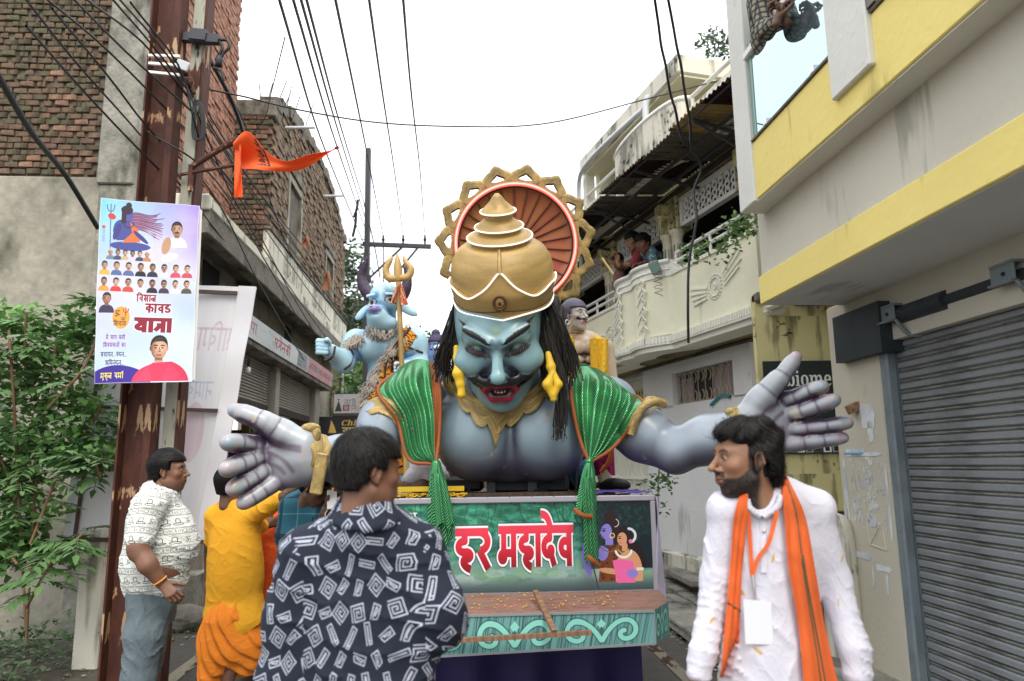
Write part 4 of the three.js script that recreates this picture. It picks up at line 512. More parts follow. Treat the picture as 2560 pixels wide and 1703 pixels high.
for (const [x, y, h, l] of [[703, 545, 26, 'upper'], [752, 625, 45, 'lower']]) { const p = P(x, y, 10.5), g = thick(grid((u, v) => V(p.x + (u - 0.5) * 0.1 * (0.5 + v) + 0.02 * Math.sin(u * 7 + v * 3), p.y - v * h / 155, p.z + 0.03 * Math.sin(u * 9)), 8, 6), 0.003); solo('rag', l + ' faded brown rag hanging from the cables before the white parapet', 'rag', g, M({ c: [0.36, 0.17, 0.1], roughness: 0.95 })); }
// ---------- orange pennant ----------
{
  const t = ctex(512, 256, (c, w, h) => { c.fillStyle = '#ff6a1c'; c.fillRect(0, 0, w, h); c.fillStyle = 'rgba(190,60,10,.6)'; c.fillRect(0, 12, w, 3); c.save(); c.translate(185, 36); c.rotate(Math.PI / 2 - 0.08); deva(c, 'ma ka aa la va', -30, -10, 62, { wide: 0.9, pens: [['#1b0d08', 17]] }); c.restore(); });
  const top = new THREE.CatmullRomCurve3([[541, 326], [575, 308], [610, 345], [662, 373], [720, 356], [775, 340]].map(([x, y], i) => P(x, y, 5.05 - 0.05 * i))), bot = new THREE.CatmullRomCurve3([[550, 385], [575, 392], [625, 398], [680, 391], [735, 369], [775, 342]].map(([x, y], i) => P(x, y, 5.12 - 0.06 * i)));
  const g = thick(grid((u, v) => { const p = top.getPoint(u).lerp(bot.getPoint(u), v); p.z += 0.035 * Math.sin(u * 11 + v * 4) * (1 - u * 0.6) + 0.03 * Math.sin(v * 7 + u * 3) * (1 - u); return p; }, 40, 12), 0.002);
  const o = thing('pennant', 'bright orange pennant with black lettering fluttering from the pole', 'flag', P(541, 326, 5.05)), p0 = o.position; const m = PM({ map: t, roughness: 0.75, transmission: 0.25, thickness: 0 });
  g.attributes.uv.array.forEach((q, i, a) => { if (i % 2) a[i] = 1 - q; }); part('cloth', g.translate(-p0.x, -p0.y, -p0.z), m, o);
  part('tail', thick(grid((u, v) => P(541 + u * 20 + (1 - v) * 10 * Math.sin(u * 5) - v * 2, 322 + v * 132, 5.02 + 0.02 * Math.sin(u * 6 + v * 5)).sub(p0), 6, 14, 0.1, 0.1), 0.002), m, o);
  const k = P(772, 341, 4.8).sub(p0); part('tip', tube([k, P(778, 339, 4.79).sub(p0)], 0.012, 5), M({ c: [0.55, 0.06, 0.03] }), o);
}
// ---------- printed poster tied to the pole ----------
const SKINTONES = ['#b98763', '#a87350', '#c79a78', '#8d5c40', '#d3aa8b'];
function bust(c, x, y, s, o = {}) { // plain small portrait: shoulders, head, hair
  c.save(); c.translate(x, y); c.scale(s, s); c.fillStyle = o.cloth || '#ece8ea'; c.beginPath(); c.moveTo(-1.05, 1.75); c.bezierCurveTo(-1, 0.85, -0.5, 0.85, -0.25, 0.72); c.lineTo(0.25, 0.72); c.bezierCurveTo(0.5, 0.85, 1, 0.85, 1.05, 1.75); c.closePath(); c.fill();
  const sk = o.skin || SKINTONES[0], g = c.createLinearGradient(-0.6, 0, 0.6, 0); g.addColorStop(0, '#6d432c'); g.addColorStop(0.35, sk); g.addColorStop(1, sk); c.fillStyle = g; c.beginPath(); c.moveTo(-0.24, 0.3); c.lineTo(-0.26, 0.85); c.lineTo(0.26, 0.85); c.lineTo(0.24, 0.3); c.fill(); c.beginPath(); c.ellipse(0, 0, 0.52, 0.7, 0, 0, 7); c.fill(); c.beginPath(); c.ellipse(-0.53, 0.02, 0.08, 0.15, 0, 0, 7); c.ellipse(0.53, 0.02, 0.08, 0.15, 0, 0, 7); c.fill();
  c.fillStyle = o.hair || '#17110f'; c.beginPath(); c.moveTo(-0.55, 0); c.bezierCurveTo(-0.72, -1.05, 0.72, -1.1, 0.55, 0); c.bezierCurveTo(0.5, -0.42, 0.2, -0.45, 0, -0.42); c.bezierCurveTo(-0.3, -0.4, -0.48, -0.4, -0.55, 0); c.fill();
  { const q = c.createRadialGradient(0.12, -0.1, 0.05, 0.12, 0, 0.75); q.addColorStop(0, 'rgba(255,235,215,.5)'); q.addColorStop(0.55, 'rgba(255,225,200,.05)'); q.addColorStop(1, 'rgba(60,25,15,.55)'); c.fillStyle = q; c.beginPath(); c.ellipse(0, 0, 0.5, 0.68, 0, 0, 7); c.fill(); c.fillStyle = 'rgba(50,20,14,.35)'; c.fillRect(-0.24, 0.6, 0.48, 0.14); } c.strokeStyle = '#1c1210'; c.lineWidth = 0.07; for (const q of [-0.22, 0.22]) { c.beginPath(); c.moveTo(q - 0.13, -0.14); c.quadraticCurveTo(q, -0.22, q + 0.13, -0.14); c.stroke(); c.fillStyle = '#1c1210'; c.beginPath(); c.ellipse(q, -0.02, 0.075, 0.045, 0, 0, 7); c.fill(); }
  c.lineWidth = 0.05; c.strokeStyle = 'rgba(70,35,25,.8)'; c.beginPath(); c.moveTo(0.02, -0.05); c.lineTo(0.08, 0.2); c.lineTo(-0.06, 0.22); c.stroke(); c.strokeStyle = '#8b3c39'; c.lineWidth = 0.07; c.beginPath(); c.moveTo(-0.17, 0.41); c.quadraticCurveTo(0, 0.46, 0.17, 0.41); c.stroke();
  if (o.tache) { c.strokeStyle = '#17110f'; c.lineWidth = 0.12; c.beginPath(); c.moveTo(-0.22, 0.33); c.quadraticCurveTo(0, 0.26, 0.22, 0.33); c.stroke(); } if (o.specs) { c.strokeStyle = '#222'; c.lineWidth = 0.04; c.strokeRect(-0.38, -0.1, 0.3, 0.18); c.strokeRect(0.08, -0.1, 0.3, 0.18); } c.restore();
}
{
  const t = ctex(1024, 1800, (c, W, H) => {
    const g = c.createLinearGradient(0, 0, W, H); g.addColorStop(0, '#7fd6ee'); g.addColorStop(0.35, '#d9d5f3'); g.addColorStop(0.7, '#c8d9f6'); g.addColorStop(1, '#dfe8fb'); c.fillStyle = g; c.fillRect(0, 0, W, H);
    const g2 = c.createLinearGradient(W, 0, W * 0.4, 500); g2.addColorStop(0, 'rgba(150,110,230,.75)'); g2.addColorStop(1, 'rgba(230,210,240,0)'); c.fillStyle = g2; c.fillRect(0, 0, W, 800);
    for (let i = 0; i < 60; i++) { c.fillStyle = `rgba(255,255,255,${rnd(0.02, 0.08)})`; c.beginPath(); c.arc(rnd(W), rnd(H), rnd(40, 140), 0, 7); c.fill(); }
    // seated figure with trident and streaming hair
    c.strokeStyle = '#4e2b57'; c.lineWidth = 7; for (let i = 0; i < 22; i++) { c.strokeStyle = ['#5b2a55', '#a2496b', '#3c2a66', '#c06a78'][i % 4]; c.beginPath(); c.moveTo(300, 130 + i * 8); c.bezierCurveTo(420, 90 + i * 9, 480, 180 + i * 6, rnd(560, 660), 110 + i * 13); c.stroke(); }
    c.fillStyle = '#4a4f9a'; c.beginPath(); c.moveTo(140, 330); c.bezierCurveTo(140, 200, 210, 200, 270, 200); c.bezierCurveTo(360, 210, 380, 260, 380, 400); c.lineTo(180, 420); c.fill(); c.beginPath(); c.ellipse(320, 470, 205, 46, 0, 0, 7); c.fill(); c.fillStyle = '#e0763a'; c.beginPath(); c.moveTo(300, 215); c.lineTo(385, 290); c.lineTo(420, 420); c.lineTo(230, 440); c.lineTo(330, 330); c.fill();
    c.fillStyle = '#5d5aa8'; c.beginPath(); c.ellipse(290, 150, 42, 58, 0, 0, 7); c.fill(); c.fillStyle = '#3a2238'; c.beginPath(); c.ellipse(268, 100, 60, 46, 0, 0, 7); c.ellipse(285, 50, 30, 30, 0, 0, 7); c.fill(); c.fillRect(215, 90, 48, 150);
    c.fillStyle = '#403f86'; c.beginPath(); c.ellipse(180, 330, 30, 90, 0.3, 0, 7); c.ellipse(420, 370, 22, 100, -0.9, 0, 7); c.fill(); c.strokeStyle = '#4b2d35'; c.lineWidth = 10; c.beginPath(); c.arc(290, 230, 52, 0.2, 2.9); c.stroke();
    c.strokeStyle = '#5a5f8c'; c.lineWidth = 9; c.beginPath(); c.moveTo(120, 520); c.lineTo(104, 50); c.stroke(); c.beginPath(); c.moveTo(66, 60); c.quadraticCurveTo(70, 130, 106, 130); c.quadraticCurveTo(140, 130, 142, 56); c.stroke(); c.fillStyle = '#d8433c'; c.beginPath(); c.ellipse(120, 180, 40, 30, 0.4, 0, 7); c.fill();
    // greeting man with folded hands
    bust(c, 800, 270, 105, { cloth: '#f4f0fa', skin: '#c08a68', tache: 1 }); c.fillStyle = '#c79a78'; c.beginPath(); c.ellipse(690, 440, 46, 92, 0.25, 0, 7); c.fill(); c.fillStyle = '#f4f0fa'; c.beginPath(); c.ellipse(730, 560, 90, 40, -0.3, 0, 7); c.fill();
    c.fillStyle = '#3f5fa8'; c.font = '34px sans-serif'; c.save(); c.translate(36, 320); c.rotate(Math.PI / 2); c.fillText('DS FLEX', 0, 0); c.restore(); c.fillStyle = '#d65a3a'; c.beginPath(); c.arc(46, 295, 18, 0, 7); c.fill();
    for (let i = 0; i < 6; i++) bust(c, 125 + i * 74, 540, 42, { skin: SKINTONES[i % 5], hair: i === 0 || i === 5 ? '#d9d4d0' : '#17110f', cloth: ['#7a8aa0', '#4a4e6a', '#cdbb8c', '#dcd2e4', '#3c465c', '#c98a5a'][i] });
    for (let i = 0; i < 8; i++) bust(c, 70 + i * 122, 672, 54, { skin: SKINTONES[(i * 2) % 5], cloth: ['#e8b64a', '#5272a2', '#5a6fa0', '#23242e', '#2a2c3e', '#e8e4ec', '#d84a6a', '#c8505a'][i], tache: i % 3 === 2, specs: i === 5 });
    for (let i = 0; i < 8; i++) bust(c, 72 + i * 122, 832, 54, { skin: SKINTONES[(i * 3 + 1) % 5], cloth: ['#e0a040', '#e0352f', '#d24a3c', '#e8e0ea', '#1f2126', '#4c3550', '#efeaf2', '#5a5340'][i], tache: i % 2 === 0, specs: i === 2 || i === 5 });
    bust(c, 110, 1000, 78, { cloth: '#3a3550', skin: '#a06a48' });
    c.shadowColor = 'rgba(60,20,60,.5)'; const rb = c.createLinearGradient(0, 900, 0, 1320); rb.addColorStop(0, '#a01430'); rb.addColorStop(0.5, '#2a1020'); rb.addColorStop(1, '#c11436');
    const pens = (a, b) => [['#ffffff', a], [rb, b]]; const red = (a) => [['#fdf6fb', a + 19], ['#8f1230', a + 5]];
    deva(c, 'i va sha aa la', 405, 950, 66, { wide: 1.0, pens: red(15) }); deva(c, 'ka aa va Da', 500, 1040, 84, { wide: 1.2, pens: red(17) }); deva(c, 'ya aa tra aa', 400, 1190, 128, { wide: 1.35, pens: red(24) });
    c.fillStyle = '#f0a94a'; c.beginPath(); c.ellipse(265, 1180, 88, 108, 0, 0, 7); c.fill(); deva(c, 'om', 195, 1110, 66, { pens: [['#2a1a14', 13]] }); c.strokeStyle = '#c3301e'; c.lineWidth = 9; c.beginPath(); c.moveTo(310, 1170); c.lineTo(310, 1080); c.moveTo(282, 1090); c.quadraticCurveTo(285, 1130, 310, 1130); c.quadraticCurveTo(335, 1130, 338, 1090); c.stroke(); deva(c, 'na ma h', 262, 1180, 28, { pens: [['#2a1a14', 14]] }); deva(c, 'i sha va aa ya', 186, 1216, 44, { pens: [['#2a1a14', 13]] });
    deva(c, 'ma e n sp A aa pa sp sa bha ii', 110, 1352, 36, { pens: [['#8a1a8c', 15]] }); deva(c, 'i sha va bha ka ta o n sp ka aa', 84, 1424, 38, { pens: [['#8a1a8c', 15]] });
    deva(c, 'sa va aa ga ta dot dot dot va n da na dot dot dot', 60, 1512, 40, { pens: [['#1d1630', 15]] }); deva(c, 'A i bha na n da na dot dot dot', 112, 1590, 42, { pens: [['#1d1630', 15]] });
    c.fillStyle = '#3a2196'; c.beginPath(); c.moveTo(0, 1800); c.lineTo(0, 1690); c.quadraticCurveTo(270, 1560, 560, 1720); c.lineTo(600, 1800); c.fill(); deva(c, 'ma u ka u la sp va ma aa r', 66, 1706, 50, { pens: [['#f4e36a', 16]] });
    c.fillStyle = '#e23a5c'; c.beginPath(); c.moveTo(400, 1790); c.bezierCurveTo(450, 1640, 560, 1650, 610, 1610); c.lineTo(800, 1600); c.bezierCurveTo(900, 1640, 960, 1680, 985, 1790); c.fill(); bust(c, 665, 1470, 158, { skin: '#cf9a78', cloth: 'rgba(0,0,0,0)' }); c.fillStyle = '#e2456a'; c.beginPath(); c.moveTo(560, 1640); c.lineTo(610, 1780); c.lineTo(440, 1780); c.fill(); c.beginPath(); c.moveTo(775, 1620); c.lineTo(700, 1780); c.lineTo(960, 1780); c.fill();
    c.strokeStyle = 'rgba(255,255,255,.6)'; c.lineWidth = 12; c.strokeRect(0, 0, W, H);
  });
  const q = [P(217, 884, 4.9), P(440, 878, 4.85), P(461, 475, 4.9), P(232, 455, 4.95)], c = q[0].clone().lerp(q[1], 0.5), o = thing('poster', 'tall printed poster with rows of portraits and red lettering tied to the rusty pole', 'poster', c), L = q.map((p) => p.clone().sub(c));
  const s = (u, v) => { const p = L[0].clone().lerp(L[1], u).lerp(L[3].clone().lerp(L[2], u), v); p.z += 0.012 * Math.sin(u * 5 + v * 3) + 0.006 * Math.sin(v * 17 + u * 6) * (u > 0.8 ? 1 : 0.4); return p; };
  part('printed_sheet', thick(grid(s, 16, 28), 0.003), M({ map: t, roughness: 0.42 }), o); part('frame_batten', [bar(s(0.01, 0.01), s(0.99, 0.01), 0.02, 0.02), bar(s(0.99, 0.01), s(0.99, 0.98), 0.02, 0.02), bar(s(0.01, 0.98), s(0.99, 0.98), 0.02, 0.02)].map((g) => g.translate(0, 0, -0.025)), MT.white, o);
}
// ---------- white banner on a timber frame, seen from behind ----------
{
  const q = [P(150, 1245, 6.0), P(490, 1252, 6.0), P(592, 664, 6.05), P(232, 648, 6.05)], c = q[0].clone().lerp(q[1], 0.5).setY(0), L = q.map((p) => p.clone().sub(c)), o = thing('banner_frame', 'large leaning white banner on a thin frame behind the rusty pole', 'banner', c);
  const s = (u, v, dz = 0) => { const p = L[0].clone().lerp(L[1], u).lerp(L[3].clone().lerp(L[2], u), v); p.z += dz; return p; };
  const t = ctex(512, 512, (x, W, H) => { x.fillStyle = '#f5f4f8'; x.fillRect(0, 0, W, H); x.fillStyle = 'rgba(205,190,215,.22)'; x.fillRect(150, 110, 140, 60); x.fillStyle = 'rgba(225,180,200,.4)'; x.beginPath(); x.ellipse(380, 300, 40, 60, 0, 0, 7); x.fill(); x.save(); x.translate(470, 90); x.scale(-1, 1); deva(x, 'sha i va ga ra', 0, 0, 46, { pens: [['rgba(200,150,170,.35)', 12]] }); deva(x, 'na aa ma ka ra', 40, 110, 34, { pens: [['rgba(150,170,210,.35)', 12]] }); x.restore(); for (let i = 0; i < 40; i++) { x.fillStyle = `rgba(255,255,255,${rnd(0.05, 0.2)})`; x.fillRect(rnd(W), 0, rnd(3, 20), H); } });
  part('cloth', thick(grid((u, v) => { const p = s(u, v, 0.03); p.z += 0.01 * Math.sin(u * 15 + v * 2) + 0.008 * Math.sin(v * 12); return p; }, 24, 24), 0.002), PM({ map: t, roughness: 0.6, transmission: 0.25, thickness: 0 }), o);
  part('wrapped_edge', thick(grid((u, v) => s(0.9 + u * 0.11, v, 0.06 + 0.01 * Math.sin(v * 20)), 4, 20), 0.012), M({ c: [0.86, 0.86, 0.9], roughness: 0.6 }), o);
  const bm = M({ c: [0.1, 0.06, 0.05], roughness: 0.7 }); for (const [a, b] of [[[0.0, 0.5], [0.9, 0.5]], [[0.04, 0.97], [0.9, 0.97]], [[0.09, 0.02], [0.09, 0.98]], [[0, 0.01], [1, 0.01]]]) part('batten', bar(s(...a, 0.06), s(...b, 0.06), 0.03, 0.03), bm, o);
  part('post', [box(L[0].x + 0.16, 0, -0.05, L[0].x + 0.36, L[0].y + 0.1, 0.05, 0.01)], MT.stained, o); part('strut', bar(V(L[1].x - 0.1, 0, -0.3), s(0.8, 0.5, -0.05), 0.05, 0.05), MT.wood, o);
}
// ---------- trees, shrub, plants ----------
function leafGeo(l, w, n = 3) { const pos = [], idx = []; for (let i = 0; i <= n; i++) { const t = i / n, a = Math.sin(Math.PI * Math.pow(t, 0.75)) * w, y = -0.18 * l * t * t; pos.push(-a, y + a * 0.25, t * l, a, y + a * 0.25, t * l, 0, y, t * l); } for (let i = 0; i < n; i++) { const o = i * 3; idx.push(o, o + 2, o + 3, o + 2, o + 5, o + 3, o + 2, o + 1, o + 5, o + 1, o + 4, o + 5); } const g = new THREE.BufferGeometry(); g.setAttribute('position', new THREE.Float32BufferAttribute(pos, 3)); g.setIndex(idx); g.computeVertexNormals(); return g; }
function crown(parent, blobs, n, size, cols, name = 'crown') { // leaf faces in clumps through the volume of the blobs
  const pos = [], col = [], nor = []; const v = V(), q = new THREE.Quaternion(), e = new THREE.Euler();
  for (let i = 0; i < n; i++) { const b = blobs[Math.floor(rnd(blobs.length))]; const k = Math.floor(i / 26), cl = V(h2(k, 1) - 0.5, h2(k, 2) - 0.5, h2(k, 3) - 0.5).multiplyScalar(2); if (cl.length() > 1) cl.normalize(); const B = blobs[Math.floor(h2(k, 4) * blobs.length)]; const c = V(B[0] + cl.x * B[3], B[1] + cl.y * B[4], B[2] + cl.z * B[3]); const s = size * rnd(0.6, 1.4), g = size * 3.2;
    c.x += rnd(-g, g); c.y += rnd(-g, g) * 0.7; c.z += rnd(-g, g); e.set(rnd(-1.2, 1.2), rnd(6.28), rnd(-1, 1)); q.setFromEuler(e); const t = cols[Math.floor(h2(k, 5) * cols.length)], f = rnd(0.75, 1.25);
    for (const p of [[-0.35, 0, 0], [0.35, 0, 0], [0.12, 0.1, 1], [-0.35, 0, 0], [0.12, 0.1, 1], [-0.2, 0.1, 1]]) { v.set(...p).multiplyScalar(s).applyQuaternion(q).add(c); pos.push(v.x, v.y, v.z); col.push(t[0] * f, t[1] * f, t[2] * f); } }
  const g = new THREE.BufferGeometry(); g.setAttribute('position', new THREE.Float32BufferAttribute(pos, 3)); g.setAttribute('color', new THREE.Float32BufferAttribute(col, 3)); g.computeVertexNormals();
  return part(name, g, PM({ vertexColors: true, roughness: 0.8, transmission: 0.3, thickness: 0, side: THREE.DoubleSide }), parent);
}
const GREENS = [[0.07, 0.15, 0.035], [0.1, 0.2, 0.05], [0.05, 0.11, 0.03], [0.13, 0.24, 0.06]], GREY = [[0.075, 0.12, 0.06], [0.1, 0.15, 0.08], [0.055, 0.09, 0.045]];
for (const [x, y, d, r, h, label, cols, n] of [[770, 690, 21, 1.5, 2.2, 'grey-green tree rising beside the far corner of the brick house', GREY, 5200], [795, 930, 18, 2.2, 2.0, 'bright green bushy tree low behind the two shop signs', GREENS, 6500], [700, 820, 24, 2.6, 2.6, 'dark green tree farther back behind the brick house', GREY, 4000], [900, 960, 24, 3.0, 1.6, 'wide green tree behind the blue bull-headed statue', GREENS, 4500], [1120, 1000, 28, 4, 1.6, 'broad low tree at the far end of the street', GREENS, 4000], [1330, 1000, 26, 3, 1.5, 'low green tree at the end of the street on the right', GREENS, 3000]]) {
  const p = P(x, y, d), o = thing('tree', label, 'tree', V(p.x, 0, p.z)); part('trunk', [rod([0, 0, 0], [0.1, p.y * 0.7, 0], 0.22, 0.12, 9), rod([0.1, p.y * 0.65, 0], [0.7, p.y, 0.2], 0.1, 0.04, 6), rod([0.1, p.y * 0.6, 0], [-0.6, p.y * 0.95, -0.2], 0.1, 0.04, 6)], MT.wood, o);
  const b = []; for (let i = 0; i < 9; i++) { const a = rnd(6.28); b.push([Math.cos(a) * r * rnd(0.3, 0.8), p.y + rnd(-0.9, 0.75) * h, Math.sin(a) * r * 0.7, r * rnd(0.3, 0.5), h * rnd(0.25, 0.4)]); } b.push([0, p.y - 0.5, 0, r * 0.6, h * 0.6]); crown(o, b, n, 0.13, cols);
}
{ const p = P(1648, 105, 13.5), o = thing('tree', 'small leafy branch of a tree showing above the roof of the cream house', 'tree', V(p.x + 1.2, 0, p.z)); part('trunk', [rod([0, 0, 0], [0, p.y, 0], 0.14, 0.08, 8), rod([0, p.y - 0.3, 0], [-1.15, p.y + 0.1, 0], 0.04, 0.012, 6)], MT.wood, o); crown(o, [[-1.25, p.y + 0.12, 0, 0.14, 0.16], [-1.15, p.y - 0.2, 0, 0.2, 0.1], [-0.72, p.y + 0.1, 0, 0.2, 0.2], [0, p.y, 0, 0.6, 0.5]], 520, 0.075, GREY); }
{ // shrub on the left with pinnate leaves on thin branches
  const c = P(60, 1450, 5.55).setY(0), o = thing('shrub', 'leafy green shrub with long leaflets growing before the grey plaster wall on the left', 'shrub', c); const lg = [leafGeo(0.12, 0.021), leafGeo(0.14, 0.023), leafGeo(0.1, 0.018)], lm = [[0.1, 0.23, 0.05], [0.13, 0.31, 0.06], [0.075, 0.17, 0.045], [0.17, 0.38, 0.07]].map((q) => leafMat(q, 0.3)); let n = 0; const rest = [], m = new THREE.Matrix4();
  const stems = [[[60, 1480], [80, 1150], [110, 900], [130, 790]], [[60, 1450], [40, 1100], [30, 900], [20, 760]], [[110, 940], [190, 850], [235, 740], [250, 690]], [[70, 1250], [150, 1060], [210, 980], [235, 930]], [[50, 1250], [20, 1100], [-40, 980]], [[60, 1400], [130, 1280], [190, 1230]], [[40, 1300], [0, 1250], [-60, 1200]], [[100, 960], [60, 830], [60, 720]], [[150, 1060], [215, 1060], [228, 1100]]];
  stems.forEach((s, si) => { const pts = s.map(([x, y], i) => P(x, y, 5.55 + 0.14 * Math.sin(si * 2 + i)).sub(c)), cu = new THREE.CatmullRomCurve3(pts); part('stem', new THREE.TubeGeometry(cu, 14, 0.011, 5), MT.wood, o);
    for (let k = 0; k < 22; k++) { const t = 0.15 + 0.85 * k / 21, b = cu.getPoint(t), a = rnd(6.28), dir = V(Math.cos(a), rnd(-0.25, 0.35), Math.sin(a) * 0.9).normalize(), L = rnd(0.18, 0.34), tip = b.clone().addScaledVector(dir, L); tip.y -= 0.05; const rc = new THREE.CatmullRomCurve3([b, b.clone().lerp(tip, 0.5).add(V(0, 0.03, 0)), tip]); rest.push(new THREE.TubeGeometry(rc, 5, 0.003, 4));
      const side = dir.clone().cross(V(0, 1, 0)).normalize(); for (let j = 0; j < 11; j++) { const u = 0.25 + 0.75 * Math.floor(j / 2) / 5, q = rc.getPoint(u), f = j === 10 ? dir.clone() : side.clone().multiplyScalar(j % 2 ? 1 : -1).addScaledVector(dir, 0.75); f.y -= rnd(0.05, 0.35); f.normalize(); const x = V(0, 1, 0).cross(f).normalize(), y = f.clone().cross(x); m.makeBasis(x, y, f).setPosition(q); const g = lg[Math.floor(rnd(3))], shown = q.z + c.z > -5.75 && n < 290; if (shown) { n++; const e = part('leaf', g, lm[Math.floor(rnd(4))], o); e.applyMatrix4(m); } else rest.push(g.clone().applyMatrix4(m)); } } });
  tag(part('foliage', rest, lm[0], o), null, null, null, 'stuff');
  tag(crown(o, [[20, 740], [100, 760], [60, 840], [150, 830], [215, 760], [30, 930], [120, 930], [190, 930], [225, 1040], [60, 1020], [140, 1040], [10, 1110], [90, 1150], [0, 1230], [60, 1260], [-50, 850], [-40, 1000]].map(([x, y]) => { const q = P(x, y, 5.7).sub(c); return [q.x, q.y, q.z, 0.13, 0.1]; }), 4200, 0.055, [[0.13, 0.28, 0.07], [0.18, 0.38, 0.09], [0.1, 0.21, 0.06]], 'leaf_mass'), null, null, null, 'stuff');
}
{ // undergrowth along the foot of the left wall
  const pos = []; for (let i = 0; i < 2600; i++) { const p = street(rnd(-5.2, -3.0), 0, rnd(4.2, 7.1)); const k = 0.1 + 0.5 * fb3(p.x * 2, 0, p.z * 2) ** 2, g = leafGeo(rnd(0.06, 0.13), rnd(0.012, 0.024), 2); g.rotateX(rnd(-1, 0.4)); g.rotateY(rnd(6.28)); g.translate(p.x, rnd(k), p.z); pos.push(g); }
  tag(part('undergrowth', pos, leafMat([0.06, 0.13, 0.035])), 'low weeds and creepers on the ground below the left wall', 'weeds', null, 'stuff');
  const potted = (name, label, pts, d, n, s, cols) => { const c = P(...pts[0], d), o = thing(name, label, 'plant', c); const blobs = pts.map(([x, y]) => { const q = P(x, y, d).sub(c); return [q.x, q.y, q.z, s, s]; }); part('stem', tube(pts.map(([x, y]) => P(x, y, d).sub(c)), 0.008, 5), MT.green, o); crown(o, blobs, n, 0.045, cols, 'leaves'); };
  const LG = [[0.14, 0.26, 0.06], [0.19, 0.33, 0.08], [0.1, 0.2, 0.05]];
  potted('creeper', 'light green creeper spilling over the balcony railing at its right end', [[1720, 500], [1700, 520], [1670, 555], [1650, 585]], 6.35, 190, 0.06, LG); potted('creeper', 'small green sprig on the balcony railing beside the hanging cable', [[1600, 580], [1610, 575]], 7.2, 60, 0.05, LG);
  potted('potted_plant', 'green potted plant beside the barred gate, behind the float corner', [[1515, 1160], [1515, 1110], [1520, 1050]], 8.3, 170, 0.1, GREENS);
}
// ---------- two shop signs far down on the left ----------
{
  const t1 = ctex(640, 400, (c, w, h) => { c.fillStyle = '#b9babb'; c.fillRect(0, 0, w, h); c.fillStyle = '#3c3a3c'; c.beginPath(); c.moveTo(90, 110); c.lineTo(150, 320); c.lineTo(20, 320); c.fill(); c.beginPath(); c.arc(86, 100, 16, 0, 7); c.fill(); c.fillStyle = '#7d4a50'; c.fillRect(165, 200, 120, 110); c.fillStyle = '#b58a8c'; c.beginPath(); c.arc(225, 255, 40, 0, 7); c.fill(); deva(c, 'na aa ra ii', 180, 110, 90, { wide: 1.2, pens: [['#8f9092', 22]] }); deva(c, 'i bha n da', 310, 220, 84, { wide: 1.1, pens: [['#8f9092', 22]] }); c.fillStyle = '#555'; c.font = '22px sans-serif'; c.fillText('Govt. Approved', 26, 40); c.fillStyle = '#4b4346'; c.fillRect(0, 350, w, 50); });
  const t2 = ctex(640, 220, (c, w, h) => { c.fillStyle = '#1c1f24'; c.fillRect(0, 0, w, h); c.fillStyle = '#c8a356'; c.font = 'italic bold 92px serif'; c.fillText('Chhavi', 215, 100); deva(c, 'ba' in LET ? 'ba' : 'va aa ra i Da ka', 230, 130, 78, { wide: 1.1, pens: [['#d3bf78', 16]] }); c.beginPath(); c.moveTo(120, 30); c.lineTo(150, 100); c.lineTo(175, 190); c.lineTo(95, 190); c.fill(); });
  for (const [t, x0, y0, x1, y1, d, name, label] of [[t1, 768, 908, 850, 958, 15.8, 'white_sign', 'pale grey printed signboard above the black sign far on the left'], [t2, 735, 962, 880, 1003, 15.2, 'black_sign', 'black signboard with gold lettering far down on the left']]) {
    const a = P(x0, y1, d), b = P(x1, y1, d), h = P(x0, y0, d).y - a.y, w = b.x - a.x, o = thing(name, label, 'sign', V((a.x + b.x) / 2, 0, a.z)); part('sign_face', quad([-w / 2, a.y, 0.032], [w / 2, a.y, 0.032], [w / 2, a.y + h, 0.032], [-w / 2, a.y + h, 0.032]), M({ map: t, roughness: 0.6 }), o); part('backing', box(-w / 2 - 0.02, a.y - 0.02, -0.03, w / 2 + 0.02, a.y + h + 0.02, 0.028), MT.black, o); part('post', [rod([-w / 2, 0, -0.05], [-w / 2, a.y + h, -0.05], 0.03), rod([w / 2, 0, -0.05], [w / 2, a.y + h, -0.05], 0.03)], MT.steel, o);
  }
}
